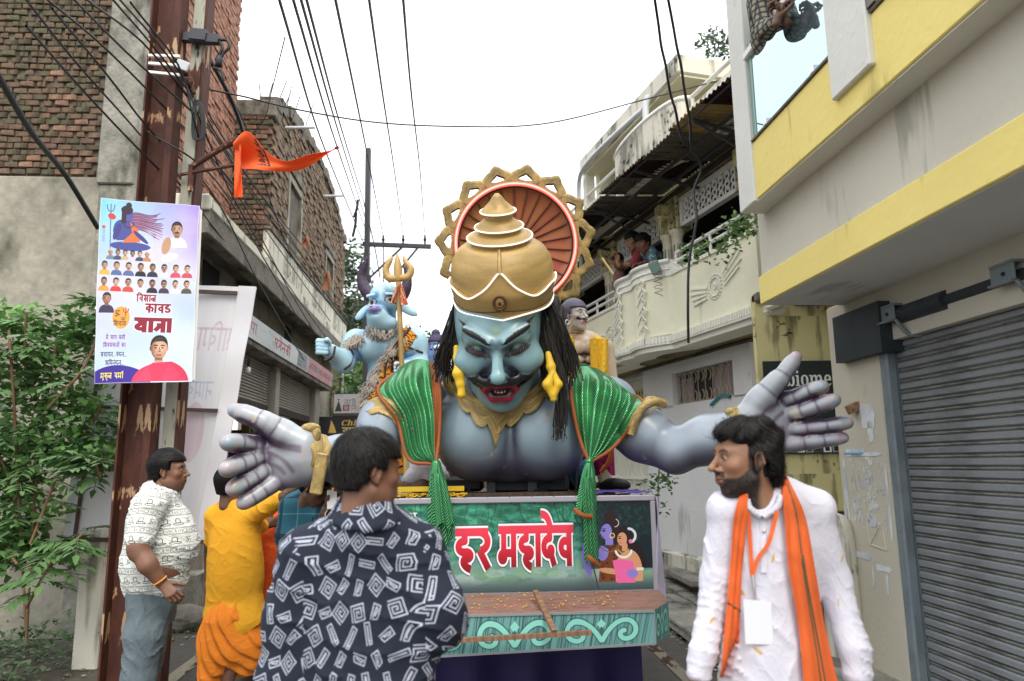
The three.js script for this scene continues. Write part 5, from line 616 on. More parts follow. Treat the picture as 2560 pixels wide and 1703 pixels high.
// ---------- smooth bodies: distance fields meshed by surface nets ----------
class Field {
  constructor() { this.p = []; this.warp = null; }
  cap(a, b, ra, rb = ra, k = 0.02, s = 1) { a = vv(a); b = vv(b); const x = b.x - a.x, y = b.y - a.y, z = b.z - a.z; this.p.push({ t: 0, s, k, x: a.x, y: a.y, z: a.z, dx: x, dy: y, dz: z, i: 1 / Math.max(1e-9, x * x + y * y + z * z), ra, rb, m: null }); return this; }
  ell(c, r, k = 0.02, e, s = 1) { c = vv(c); let m = null; if (e) { const q = new THREE.Matrix4().makeRotationFromEuler(new THREE.Euler(...e)).transpose().elements; m = [q[0], q[4], q[8], q[1], q[5], q[9], q[2], q[6], q[10]]; } this.p.push({ t: 1, s, k, x: c.x, y: c.y, z: c.z, dx: 1 / r[0], dy: 1 / r[1], dz: 1 / r[2], i: 0, ra: Math.min(...r), rb: 0, m }); return this; }
  cutCap(a, b, ra, rb, k) { return this.cap(a, b, ra, rb, k, -1); }
  cutEll(c, r, k, e) { return this.ell(c, r, k, e, -1); }
  d(x, y, z) {
    let d = 1e3;
    for (let n = 0; n < this.p.length; n++) {
      const q = this.p[n]; let X = x - q.x, Y = y - q.y, Z = z - q.z, e;
      if (q.t === 0) { let t = (X * q.dx + Y * q.dy + Z * q.dz) * q.i; t = t < 0 ? 0 : t > 1 ? 1 : t; X -= q.dx * t; Y -= q.dy * t; Z -= q.dz * t; e = Math.sqrt(X * X + Y * Y + Z * Z) - (q.ra + (q.rb - q.ra) * t); }
      else { if (q.m) { const m = q.m, a = X * m[0] + Y * m[1] + Z * m[2], b = X * m[3] + Y * m[4] + Z * m[5], c = X * m[6] + Y * m[7] + Z * m[8]; X = a; Y = b; Z = c; } X *= q.dx; Y *= q.dy; Z *= q.dz; const k0 = Math.sqrt(X * X + Y * Y + Z * Z); X *= q.dx; Y *= q.dy; Z *= q.dz; const k1 = Math.sqrt(X * X + Y * Y + Z * Z); e = k1 > 1e-9 ? k0 * (k0 - 1) / k1 : -q.ra; }
      const k = q.k;
      if (q.s > 0) { const h = k - Math.abs(d - e); d = Math.min(d, e) - (h > 0 ? h * h / (4 * k) : 0); }
      else { e = -e; const h = k - Math.abs(d - e); d = Math.max(d, e) + (h > 0 ? h * h / (4 * k) : 0); }
    }
    return this.warp ? d + this.warp(x, y, z, d) : d;
  }
  box(pad = 0.03) { const lo = V(1e9, 1e9, 1e9), hi = V(-1e9, -1e9, -1e9); for (const q of this.p) if (q.s > 0) { const r = q.t ? Math.max(1 / q.dx, 1 / q.dy, 1 / q.dz) : Math.max(q.ra, q.rb); for (const t of q.t ? [0] : [0, 1]) { const c = V(q.x + q.dx * t, q.y + q.dy * t, q.z + q.dz * t); lo.min(c.clone().addScalar(-r - pad)); hi.max(c.addScalar(r + pad)); } } return [lo, hi]; }
  mesh(cell, o = {}) {
    let [lo, hi] = this.box(o.pad); if (o.lo) lo.max(V(...o.lo)); if (o.hi) hi.min(V(...o.hi));
    const nx = Math.ceil((hi.x - lo.x) / cell) + 2, ny = Math.ceil((hi.y - lo.y) / cell) + 2, nz = Math.ceil((hi.z - lo.z) / cell) + 2, g = new Float32Array(nx * ny * nz), B = 4;
    for (let k = 0; k < nz; k += B) for (let j = 0; j < ny; j += B) for (let i = 0; i < nx; i += B) {
      const c = this.d(lo.x + (i + 1.5) * cell, lo.y + (j + 1.5) * cell, lo.z + (k + 1.5) * cell), far = Math.abs(c) > cell * 5.2 + (o.margin || 0.012);
      for (let kk = k; kk < Math.min(k + B, nz); kk++) for (let jj = j; jj < Math.min(j + B, ny); jj++) for (let ii = i; ii < Math.min(i + B, nx); ii++) { const edge = !ii || !jj || !kk || ii === nx - 1 || jj === ny - 1 || kk === nz - 1; g[(kk * ny + jj) * nx + ii] = far ? c : edge && !o.open ? Math.max(cell * 0.3, this.d(lo.x + ii * cell, lo.y + jj * cell, lo.z + kk * cell)) : this.d(lo.x + ii * cell, lo.y + jj * cell, lo.z + kk * cell); }
    }
    const id = new Int32Array(nx * ny * nz).fill(-1), pos = [], idx = [];
    for (let k = 0; k < nz - 1; k++) for (let j = 0; j < ny - 1; j++) for (let i = 0; i < nx - 1; i++) {
      let n = 0, sx = 0, sy = 0, sz = 0, mask = 0; const v = []; for (let c = 0; c < 8; c++) { const q = g[((k + (c >> 2)) * ny + j + ((c >> 1) & 1)) * nx + i + (c & 1)]; v.push(q); if (q < 0) mask |= 1 << c; }
      if (mask === 0 || mask === 255) continue;
      for (let c = 0; c < 8; c++) for (const b of [1, 2, 4]) if (!(c & b)) { const a = v[c], e = v[c | b]; if ((a < 0) !== (e < 0)) { const t = a / (a - e); sx += (c & 1) + (b === 1 ? t : 0); sy += ((c >> 1) & 1) + (b === 2 ? t : 0); sz += (c >> 2) + (b === 4 ? t : 0); n++; } }
      id[(k * ny + j) * nx + i] = pos.length / 3; pos.push(lo.x + (i + sx / n) * cell, lo.y + (j + sy / n) * cell, lo.z + (k + sz / n) * cell);
    }
    const at = (i, j, k) => id[(k * ny + j) * nx + i];
    for (let k = 1; k < nz - 1; k++) for (let j = 1; j < ny - 1; j++) for (let i = 1; i < nx - 1; i++) {
      const o0 = (k * ny + j) * nx + i, a = g[o0] < 0; const q = (p, r, s, t, f) => { if (p < 0 || r < 0 || s < 0 || t < 0) return; f ? idx.push(p, r, s, p, s, t) : idx.push(p, s, r, p, t, s); };
      if (a !== (g[o0 + 1] < 0)) q(at(i, j - 1, k - 1), at(i, j, k - 1), at(i, j, k), at(i, j - 1, k), a);
      if (a !== (g[o0 + nx] < 0)) q(at(i - 1, j, k - 1), at(i - 1, j, k), at(i, j, k), at(i, j, k - 1), a);
      if (a !== (g[o0 + nx * ny] < 0)) q(at(i - 1, j - 1, k), at(i, j - 1, k), at(i, j, k), at(i - 1, j, k), a);
    }
    const G = new THREE.BufferGeometry(), P = new Float32Array(pos), N = new Float32Array(pos.length), e = cell * 0.6;
    for (let i = 0; i < P.length; i += 3) { for (let it = 0; it < 2; it++) { const x = P[i], y = P[i + 1], z = P[i + 2], d = this.d(x, y, z); let a = this.d(x + e, y, z) - d, b = this.d(x, y + e, z) - d, c = this.d(x, y, z + e) - d; const l = Math.hypot(a, b, c) || 1; a /= l; b /= l; c /= l; N[i] = a; N[i + 1] = b; N[i + 2] = c; if (!it) { const s = clamp(d, -cell * 0.5, cell * 0.5); P[i] -= a * s; P[i + 1] -= b * s; P[i + 2] -= c * s; } } }
    G.setAttribute('position', new THREE.BufferAttribute(P, 3)); G.setAttribute('normal', new THREE.BufferAttribute(N, 3)); G.setIndex(idx);
    if (o.color) paint(G, o.color);
    return G;
  }
  // z of the surface seen from the front at x, y
  front(x, y, z0, z1) { let z = z0; for (let i = 0; i < 90; i++) { const d = this.d(x, y, z); if (d < 0.001) return z; z -= Math.max(0.002, d * 0.7); if (z < z1) return z1; } return z; }
}
function paint(G, f) { const p = G.attributes.position, n = G.attributes.normal, c = new Float32Array(p.count * 3); for (let i = 0; i < p.count; i++) { const q = f(p.getX(i), p.getY(i), p.getZ(i), n.getX(i), n.getY(i), n.getZ(i)); c[i * 3] = q[0]; c[i * 3 + 1] = q[1]; c[i * 3 + 2] = q[2]; } G.setAttribute('color', new THREE.BufferAttribute(c, 3)); return G; }
const lerp3 = (a, b, t) => [mix(a[0], b[0], t), mix(a[1], b[1], t), mix(a[2], b[2], t)];
// uv in metres, wrapped round the nearest of a few bones
function wrapUV(G, bones, s = 1) {
  const g = G.index ? G.toNonIndexed() : G, p = g.attributes.position, uv = new Float32Array(p.count * 2), bs = bones.map(([a, b, r, ref, off = 0]) => { a = vv(a); b = vv(b); const y = b.clone().sub(a), L = y.length(); y.normalize(); const z = vv(ref || [0, 0, 1]).clone(); z.addScaledVector(y, -z.dot(y)).normalize(); return { a, y, z, x: y.clone().cross(z), r, L, off }; }), v = V();
  for (let i = 0; i < p.count; i += 3) {
    v.set(0, 0, 0); for (let k = 0; k < 3; k++) v.add(V(p.getX(i + k), p.getY(i + k), p.getZ(i + k))); v.divideScalar(3);
    let best = bs[0], bd = 1e9; for (const b of bs) { const w = v.clone().sub(b.a), t = clamp(w.dot(b.y), 0, b.L), d = w.addScaledVector(b.y, -t).length() - b.r; if (d < bd) { bd = d; best = b; } }
    let a0; for (let k = 0; k < 3; k++) { const w = V(p.getX(i + k), p.getY(i + k), p.getZ(i + k)).sub(best.a); let a = Math.atan2(w.dot(best.x), w.dot(best.z)); if (k === 0) a0 = a; else { if (a - a0 > Math.PI) a -= 2 * Math.PI; if (a - a0 < -Math.PI) a += 2 * Math.PI; } uv[(i + k) * 2] = (a * best.r + best.off) / s; uv[(i + k) * 2 + 1] = (w.dot(best.y) + best.off * 0.7) / s; }
  }
  g.setAttribute('uv', new THREE.BufferAttribute(uv, 2)); return g;
}
// ---------- heads (local frame: face towards +z, metres, centre of the skull at the origin) ----------
function headField(o = {}) {
  const f = new Field(), j = o.jaw || 1, w = o.wide || 1;
  f.ell([0, 0.032, -0.014], [0.075 * w, 0.086, 0.094], 0.02).ell([0, -0.012, 0.03], [0.061 * w, 0.075, 0.06], 0.03).ell([0, -0.06, 0.034], [0.05 * w * j, 0.046, 0.05], 0.03).cap([0, -0.1, 0.066], [0, -0.096, 0.06], 0.017 * j, 0.02 * j, 0.025);
  if (o.fat) f.ell([0, -0.075, 0.03], [0.062, 0.045, 0.05], 0.03);
  f.cap([-0.052 * w, -0.06, 0.0], [-0.02, -0.096, 0.05], 0.016, 0.014, 0.03).cap([0.052 * w, -0.06, 0.0], [0.02, -0.096, 0.05], 0.016, 0.014, 0.03);
  f.cap([-0.04, 0.028, 0.07], [0.04, 0.028, 0.07], 0.012, 0.012, 0.02).ell([-0.043 * w, -0.018, 0.06], [0.021, 0.017, 0.02], 0.025).ell([0.043 * w, -0.018, 0.06], [0.021, 0.017, 0.02], 0.025);
  for (const s of [-1, 1]) f.cutEll([s * 0.031, 0.009, 0.096], [0.019, 0.0115, 0.018], 0.012);
  for (const s of [-1, 1]) f.ell([s * 0.031, 0.007, 0.0735], [0.0135, 0.0125, 0.0125], 0.003);
  const n = o.nose || 1; f.cap([0, 0.018, 0.083], [0, -0.022, 0.083 + 0.023 * n], 0.007, 0.0105, 0.012).ell([0, -0.026, 0.083 + 0.026 * n], [0.011, 0.0095, 0.01], 0.008); for (const s of [-1, 1]) f.ell([s * 0.0125, -0.03, 0.093], [0.009, 0.0075, 0.011], 0.008); for (const s of [-1, 1]) f.cutEll([s * 0.007, -0.038, 0.1], [0.0035, 0.003, 0.005], 0.003);
  f.ell([0, -0.055, 0.08], [0.028, 0.02, 0.018], 0.02).cap([-0.02, -0.0555, 0.085], [0.02, -0.0555, 0.085], 0.0048, 0.0048, 0.008).cap([-0.006, -0.0535, 0.0925], [0.006, -0.0535, 0.0925], 0.005, 0.005, 0.008).cap([-0.015, -0.0665, 0.089], [0.015, -0.0665, 0.089], 0.0062, 0.0062, 0.008); f.cutCap([-0.022, -0.0605, 0.093], [0.022, -0.0605, 0.093], 0.0016, 0.0016, 0.003);
  for (const s of [-1, 1]) { f.ell([s * 0.079 * w, -0.004, -0.01], [0.0085, 0.031, 0.019], 0.006, [0, s * 0.35, s * -0.12]); f.cutEll([s * 0.088 * w, -0.002, -0.005], [0.006, 0.018, 0.009], 0.006, [0, s * 0.35, 0]); f.cap([s * 0.086 * w, 0.018, -0.016], [s * 0.087 * w, -0.012, -0.022], 0.0045, 0.0045, 0.004); f.ell([s * 0.078 * w, -0.031, -0.002], [0.006, 0.009, 0.008], 0.006); }
  f.cap([0, -0.05, -0.02], [0, -0.14, -0.03], 0.052, 0.05, 0.03);
  return f;
}
function faceColor(o) {
  const sk = o.skin, lip = o.lip || [sk[0] * 0.95, sk[1] * 0.62, sk[2] * 0.62], hair = o.hair || [0.012, 0.01, 0.01];
  return (x, y, z) => {
    const ax = Math.abs(x), m = 0.88 + 0.24 * fb3(x * 60, y * 60, z * 60, 5); let c = [sk[0] * m, sk[1] * m, sk[2] * m];
    c = lerp3(c, [sk[0] * 1.08, sk[1] * 0.86, sk[2] * 0.82], 0.5 * Math.exp(-((ax - 0.045) ** 2 + (y + 0.022) ** 2) / 0.0006) * (z > 0 ? 1 : 0)); c = lerp3(c, [sk[0] * 0.62, sk[1] * 0.56, sk[2] * 0.58], 0.55 * Math.exp(-((ax - 0.031) ** 2 / 0.0004 + (y + 0.004) ** 2 / 0.00012)) * (z > 0.05 ? 1 : 0));
    if (o.beard) { const edge = Math.max(sstep(0, 0.012, mix(-0.012, -0.05, sstep(-0.005, 0.06, z)) - y), z < 0.022 && y < 0.03 ? 0.8 * sstep(0.026, 0.014, z) : 0) * sstep(-0.028, -0.004, z), tache = ax < 0.032 && y < -0.036 && y > -0.054 && z > 0.07 ? 1 : 0, mouth = Math.exp(-((ax / 0.026) ** 4 + ((y + 0.061) / 0.011) ** 4)), b = clamp(Math.max(edge, tache) * (1 - mouth)) * o.beard * (0.75 + 0.5 * n3(x * 500, y * 300, z * 500)); c = lerp3(c, hair, clamp(b)); }
    if (o.stubble) c = lerp3(c, hair, o.stubble * sstep(-0.03, -0.06, y) * sstep(0, 0.03, z) * (1 - Math.exp(-((ax / 0.026) ** 4 + ((y + 0.061) / 0.011) ** 4))));
    if (z > 0.06 && ax < 0.024 && Math.abs(y + 0.061) < 0.0125) c = lerp3(c, lip, sstep(0.0125, 0.008, Math.abs(y + 0.061)) * sstep(0.024, 0.018, ax)); if (z > 0.07 && Math.abs(y + 0.0605) < 0.0014 && ax < 0.02) c = [0.03, 0.01, 0.01];
    const bx = (ax - 0.03) / 0.021, by = y - 0.0265 - 0.004 * (1 - bx * bx); if (z > 0.04 && Math.abs(bx) < 1 && Math.abs(by) < 0.0052 * (1 - bx * bx * 0.5)) c = lerp3(c, hair, 0.88);
    const ex = ax - 0.031, ey = y - 0.0065, inEye = (ex / 0.0135) ** 2 + (ey / (o.lid || 0.0046)) ** 2; if (z > 0.07 && inEye < 1) { const ix = ex - (o.gaze || 0) * Math.sign(x); c = ix * ix + ey * ey < 0.0056 ** 2 ? [0.012, 0.008, 0.006] : [0.34, 0.3, 0.27]; } else if (z > 0.066 && inEye < 1.6 && ey > 0) c = lerp3(c, [0.02, 0.012, 0.01], 0.85);
    return c;
  };
}
// hair shell: skull grown outwards, cut away from the face; style(x,y,z) returns extra thickness (metres), negative = none
function hairField(style, w = 1) { const f = new Field(); f.ell([0, 0.036, -0.016], [0.077 * w, 0.089, 0.097], 0.02).ell([0, -0.03, -0.05], [0.06 * w, 0.07, 0.055], 0.03); f.warp = (x, y, z) => -style(x, y, z); return f; }
function strands(field, n, len, flow, o = {}) { // thin tapered ribbons lying on a hair surface
  const pos = [], [lo, hi] = field.box(0.02); let made = 0; const e = 0.003, grad = (p) => { const d = field.d(p.x, p.y, p.z); return [d, V(field.d(p.x + e, p.y, p.z) - d, field.d(p.x, p.y + e, p.z) - d, field.d(p.x, p.y, p.z + e) - d).normalize()]; };
  for (let t = 0; t < n * 8 && made < n; t++) { const p = V(rnd(lo.x, hi.x), rnd(lo.y, hi.y), rnd(lo.z, hi.z)); let ok = true; for (let i = 0; i < 5; i++) { const [d, g] = grad(p); p.addScaledVector(g, -d); if (i === 4 && Math.abs(d) > 0.004) ok = false; } if (!ok || (o.keep && !o.keep(p))) continue; made++;
    const S = 6, w = (o.width || 0.0016) * rnd(0.6, 1.4), L = len * rnd(0.6, 1.3); let prev = null; const fly = rnd() < 0.15 ? 2.6 : 0.8, jit = V(rnd(-1, 1), rnd(-1, 1), rnd(-1, 1)).multiplyScalar(o.jit || 0.25);
    for (let i = 0; i <= S; i++) { const [d, g] = grad(p); const dir = flow(p).add(jit); dir.addScaledVector(g, -dir.dot(g)).normalize(); const lift = (o.lift || 0.0015) * (1 + i * (o.rise || 0.12) * fly), c = p.clone().addScaledVector(g, lift - d), s = g.clone().cross(dir).multiplyScalar(w * (1 - i / (S + 0.5))), a = c.clone().add(s), b = c.clone().sub(s); if (prev) pos.push(...prev[0].toArray(), ...prev[1].toArray(), ...b.toArray(), ...prev[0].toArray(), ...b.toArray(), ...a.toArray()); prev = [a, b]; p.addScaledVector(dir, L / S); } }
  const G = new THREE.BufferGeometry(); G.setAttribute('position', new THREE.Float32BufferAttribute(pos, 3)); G.computeVertexNormals(); return G;
}
const pose = (p, yaw, pitch, roll, s = 1) => new THREE.Matrix4().compose(vv(p), new THREE.Quaternion().setFromEuler(new THREE.Euler(pitch, yaw, roll, 'YXZ')), V(s, s, s));
// ---------- hands: wrist at o, y along the fingers, n out of the palm, thumb to the side x ----------
function handField(o, y, n, x, s = 1, curl = [0.35, 0.4, 0.45, 0.5], thumb = 0.4, spread = 0.12) {
  o = vv(o); y = vv(y).clone().normalize(); n = vv(n).clone(); n.addScaledVector(y, -n.dot(y)).normalize(); x = y.clone().cross(n).multiplyScalar(vv(x).dot(y.clone().cross(n)) > 0 ? 1 : -1);
  const f = new Field(), w = (a, b, c) => o.clone().addScaledVector(x, a * s).addScaledVector(y, b * s).addScaledVector(n, c * s);
  f.cap(w(0, -0.03, 0), w(0, 0.01, 0), 0.026 * s, 0.027 * s, 0.02 * s); for (const [a, b, r] of [[0.024, 0.088, 0.0125], [0.007, 0.092, 0.0125], [-0.011, 0.088, 0.012], [-0.027, 0.078, 0.0115]]) f.cap(w(a * 0.5, 0.012, 0), w(a, b, 0), 0.017 * s, r * s, 0.014 * s);
  const L = [[0.026, 0.09, 0.042, 0.026, 0.02], [0.008, 0.094, 0.046, 0.029, 0.021], [-0.011, 0.09, 0.042, 0.027, 0.02], [-0.028, 0.08, 0.033, 0.021, 0.018]];
  L.forEach(([a, b, ...seg], i) => { let p = w(a, b, 0), ang = 0, r = 0.0098 - i * 0.0003; const sp = (1.4 - i) * spread; seg.forEach((l, k) => { ang += curl[i] * (k ? 1 : 0.8); const d = y.clone().multiplyScalar(Math.cos(ang)).addScaledVector(n, Math.sin(ang)).addScaledVector(x, sp * Math.cos(ang)).normalize(), q = p.clone().addScaledVector(d, l * s); f.cap(p, q, (r - k * 0.0009) * s, (r - 0.0009 - k * 0.0009) * s, 0.004 * s); p = q; }); });
  let p = w(0.02, 0.022, 0.006), d0 = x.clone().multiplyScalar(Math.cos(thumb)).addScaledVector(y, Math.sin(thumb) + 0.25).addScaledVector(n, 0.45).normalize(); for (const [l, a, b] of [[0.036, 0.0165, 0.0125], [0.03, 0.0122, 0.0105], [0.024, 0.0108, 0.0088]]) { const q = p.clone().addScaledVector(d0, l * s); f.cap(p, q, a * s, b * s, 0.008 * s); p = q; d0.addScaledVector(y, 0.35).normalize(); }
  return f;
}
const skinTone = (sk, s = 0.24) => (x, y, z) => { const m = 1 - s / 2 + s * fb3(x * 40, y * 40, z * 40, 7); return [sk[0] * m, sk[1] * m, sk[2] * m]; };
const SKINMAT = PM({ vertexColors: true, roughness: 0.55, sheen: 0.2, bumpMap: retex(T.grain, 12), bumpScale: 0.0006 });
// wrinkles for cloth: folds running across a direction, broken up by noise
const folds = (amp, freq, dir, sd = 1) => { const d = vv(dir).clone().normalize(); return (x, y, z) => { const w = fb3(x * 5, y * 5, z * 5, sd), q = (x * d.x + y * d.y + z * d.z) * freq + w * 7; return -amp * Math.pow(1 - Math.abs(Math.sin(q)), 2) * sstep(0.32, 0.62, fb3(x * 4 + 9, y * 4, z * 4, sd + 5)); }; };
// ---------- the procession float ----------
const GOLD = PM({ c: [0.56, 0.37, 0.13], map: retex(T.blotch, 1.2), roughness: 0.48, metalness: 0.1, bumpMap: retex(T.rough, 2), bumpScale: 0.003 }), GOLDOLD = PM({ c: [0.56, 0.42, 0.16], map: retex(T.brick, 1.4), roughness: 0.5, metalness: 0.05, bumpMap: retex(T.rough, 3), bumpScale: 0.006 });
const NEON = M({ c: [0.9, 0.88, 0.82], emissive: new THREE.Color(1, 0.93, 0.8), emissiveIntensity: 0.45, roughness: 0.5 }), NEONRED = M({ c: [0.9, 0.25, 0.2], emissive: new THREE.Color(1, 0.09, 0.06), emissiveIntensity: 0.75, roughness: 0.5 }), PINKCORE = M({ c: [0.9, 0.5, 0.45], emissive: new THREE.Color(1, 0.36, 0.3), emissiveIntensity: 0.7 });
{
  const o = thing('parade_float', 'low truck float with printed banner front, painted ledge and dark underside', 'float', V(0.046, 0, -4.5), 3.5 * DEG);
  const bannerT = ctex(2048, 680, (c, W, H) => {
    const g = c.createLinearGradient(0, 0, 0, H); g.addColorStop(0, '#2f8a70'); g.addColorStop(0.3, '#3b957e'); g.addColorStop(0.62, '#5b8f86'); g.addColorStop(0.85, '#8ba79f'); g.addColorStop(1, '#5d7470'); c.fillStyle = g; c.fillRect(0, 0, W, H);
    for (let i = 0; i < 900; i++) { const x = rnd(W), y = rnd(H * 0.62), r = rnd(6, 46); c.fillStyle = ['rgba(20,70,52,.28)', 'rgba(110,205,150,.25)', 'rgba(50,130,100,.3)', 'rgba(15,45,40,.22)'][i % 4]; c.beginPath(); c.ellipse(x, y, r * 1.6, r * 0.6, rnd(-0.4, 0.4), 0, 7); c.fill(); }
    c.lineCap = 'round'; for (let i = 0; i < 40; i++) { c.strokeStyle = `rgba(18,62,48,${rnd(0.25, 0.6)})`; c.lineWidth = rnd(3, 14); const x = rnd(W); c.beginPath(); c.moveTo(x, 0); c.bezierCurveTo(x + rnd(-60, 60), 80, x + rnd(-80, 80), 140, x + rnd(-120, 120), rnd(120, 260)); c.stroke(); }
    for (let i = 0; i < 260; i++) { const x = rnd(1) < 0.7 ? rnd(300, 1550) : rnd(W), y = rnd(150, 560); c.strokeStyle = `rgba(205,232,240,${rnd(0.06, 0.3)})`; c.lineWidth = rnd(1, 5); c.beginPath(); c.moveTo(x, y); c.lineTo(x + rnd(-5, 5), y + rnd(20, 120)); c.stroke(); }
    for (let i = 0; i < 70; i++) { const x = rnd(W), y = rnd(470, 600), r = rnd(30, 110); c.fillStyle = ['rgba(120,165,125,.4)', 'rgba(85,130,105,.45)', 'rgba(190,205,200,.3)'][i % 3]; c.beginPath(); c.ellipse(x, y, r, r * 0.42, 0, 0, 7); c.fill(); }
    const dk = c.createLinearGradient(1480, 0, 1700, 0); dk.addColorStop(0, 'rgba(10,26,36,0)'); dk.addColorStop(1, 'rgba(10,24,34,.92)'); c.fillStyle = dk; c.fillRect(1480, 0, 600, 520); for (let i = 0; i < 120; i++) { c.fillStyle = `rgba(30,${rnd(60, 110)},70,.35)`; c.beginPath(); c.ellipse(rnd(1560, 2048), rnd(0, 300), rnd(8, 30), rnd(4, 12), rnd(3), 0, 7); c.fill(); }
    const m = c.createLinearGradient(0, 560, 0, H); m.addColorStop(0, 'rgba(60,80,82,0)'); m.addColorStop(1, 'rgba(60,76,80,.9)'); c.fillStyle = m; c.fillRect(0, 560, W, 120);
    c.fillStyle = '#e9f2ee'; c.font = 'bold 66px sans-serif'; c.fillText('ICS ART', 12, 112); c.font = 'bold 40px sans-serif'; c.fillText('48187', 160, 168);
    const rg = c.createLinearGradient(0, 0, 0, 100); rg.addColorStop(0, '#ee3f55'); rg.addColorStop(0.5, '#d4243a'); rg.addColorStop(1, '#8f0f1c'); const pens = [['rgba(20,40,50,.5)', 40], ['#f6f3f6', 34], [rg, 22]];
    deva(c, 'ha ra', 540, 222, 282, { wide: 0.74, pens }); deva(c, 'ma ha aa da e va', 868, 210, 286, { wide: 0.63, pens });
    // blue-skinned man and a woman in pink
    const fig = (x, y, sc, skin, hair, f) => { c.save(); c.translate(x, y); c.scale(sc, sc); f(skin, hair); c.restore(); };
    fig(1690, 150, 1, '#8f83d8', '#2b1418', (s, h) => { c.fillStyle = h; c.beginPath(); c.ellipse(42, -30, 42, 52, 0, 0, 7); c.ellipse(50, 60, 72, 76, 0.2, 0, 7); c.fill(); c.fillRect(62, 60, 56, 190); c.fillStyle = s; c.beginPath(); c.ellipse(10, 86, 42, 60, 0.1, 0, 7); c.fill(); c.beginPath(); c.moveTo(-28, 70); c.lineTo(-44, 100); c.lineTo(-26, 108); c.fill(); c.fillRect(0, 120, 60, 70); c.fillStyle = '#7a3d1e'; c.beginPath(); c.moveTo(-60, 470); c.lineTo(-40, 240); c.quadraticCurveTo(20, 170, 120, 190); c.lineTo(160, 470); c.fill(); for (let i = 0; i < 50; i++) { c.fillStyle = '#2a150c'; c.beginPath(); c.arc(rnd(-40, 140), rnd(220, 460), rnd(4, 8), 0, 7); c.fill(); } c.fillStyle = s; c.beginPath(); c.ellipse(-20, 250, 40, 60, 0.2, 0, 7); c.ellipse(-150, 330, 26, 110, -0.25, 0, 7); c.ellipse(-150, 200, 30, 40, 0, 0, 7); c.fill(); c.lineWidth = 9; c.strokeStyle = '#2a2024'; c.beginPath(); c.arc(30, 150, 62, 0.3, 2.7); c.stroke(); c.strokeStyle = '#7b6a3c'; c.beginPath(); c.arc(30, 160, 80, 0.3, 2.7); c.stroke(); c.strokeStyle = '#d9d2c2'; c.lineWidth = 6; c.beginPath(); c.arc(78, 20, 30, -1.2, 1.6); c.stroke(); c.strokeStyle = '#e7c877'; c.lineWidth = 7; c.beginPath(); c.arc(54, 118, 18, 0, 7); c.stroke(); c.fillStyle = '#1a1014'; c.fillRect(-22, 62, 28, 6); c.beginPath(); c.ellipse(-10, 80, 14, 6, 0, 0, 7); c.fill(); c.fillStyle = '#c8505a'; c.fillRect(-30, 122, 22, 7); c.strokeStyle = '#40355a'; c.lineWidth = 10; c.beginPath(); c.moveTo(-60, 540); c.lineTo(-160, 60); c.stroke(); });
    fig(1820, 290, 1, '#d89c74', '#22100f', (s, h) => { c.fillStyle = h; c.beginPath(); c.ellipse(28, -28, 62, 66, 0.2, 0, 7); c.ellipse(110, 110, 44, 130, -0.45, 0, 7); c.fill(); c.strokeStyle = '#d8dfe4'; c.lineWidth = 20; c.beginPath(); c.arc(50, -20, 54, -1.5, 1.1); c.stroke(); c.fillStyle = '#ef7fb1'; c.beginPath(); c.arc(66, 24, 16, 0, 7); c.fill(); c.fillStyle = s; c.beginPath(); c.ellipse(0, 6, 38, 52, 0.05, 0, 7); c.fill(); c.fillRect(-4, 40, 44, 60); c.beginPath(); c.moveTo(-60, 190); c.quadraticCurveTo(0, 70, 90, 100); c.quadraticCurveTo(160, 150, 150, 330); c.lineTo(-60, 330); c.fill(); c.beginPath(); c.ellipse(-90, 250, 100, 22, 0.15, 0, 7); c.fill(); c.fillStyle = '#f06aa8'; c.beginPath(); c.moveTo(-80, 170); c.quadraticCurveTo(0, 150, 80, 180); c.lineTo(90, 340); c.lineTo(-50, 340); c.fill(); c.strokeStyle = '#f0efe8'; c.lineWidth = 18; c.beginPath(); c.arc(8, 84, 62, 0.2, 2.9); c.stroke(); c.strokeStyle = '#c9a94a'; c.lineWidth = 8; c.beginPath(); c.arc(8, 70, 44, 0.3, 2.8); c.stroke(); c.fillStyle = '#8f83d8'; c.beginPath(); c.ellipse(70, 270, 44, 32, 0, 0, 7); c.fill(); c.fillStyle = '#e9e4e4'; c.fillRect(104, 226, 54, 22); c.fillStyle = '#1a1014'; c.fillRect(-30, -16, 22, 5); c.beginPath(); c.ellipse(-18, 0, 11, 5, 0, 0, 7); c.fill(); c.fillStyle = '#c0404e'; c.fillRect(-26, 32, 18, 6); });
  });
  const bm = M({ map: bannerT, roughness: 0.35 });
  part('printed_banner', thick(grid((u, v) => V(-0.83 + u * 1.62, 0.795 + v * 0.52, 0.012 + 0.004 * Math.sin(u * 8) * Math.sin(v * 3)), 12, 6), 0.003), bm, o, 'green forest banner with red Hindi lettering and a painted couple');
  part('banner_frame', [box(-0.85, 1.315, -0.03, 0.82, 1.35, 0.03, 0.005), box(0.79, 0.78, -0.03, 0.82, 1.314, 0.03, 0.004), box(-0.85, 0.78, -0.03, -0.83, 1.314, 0.03), box(-0.829, 0.775, -0.03, 0.789, 0.793, 0.02)], M({ c: [0.42, 0.4, 0.45], roughness: 0.4, metalness: 0.4 }), o);
  for (let i = 0; i < 12; i++) part('wire_tie', tube([[-0.75 + i * 0.135, 1.352, 0.03], [-0.745 + i * 0.135, 1.36, 0.0], [-0.74 + i * 0.135, 1.31, 0.034]], 0.003, 4), MT.steel, o);
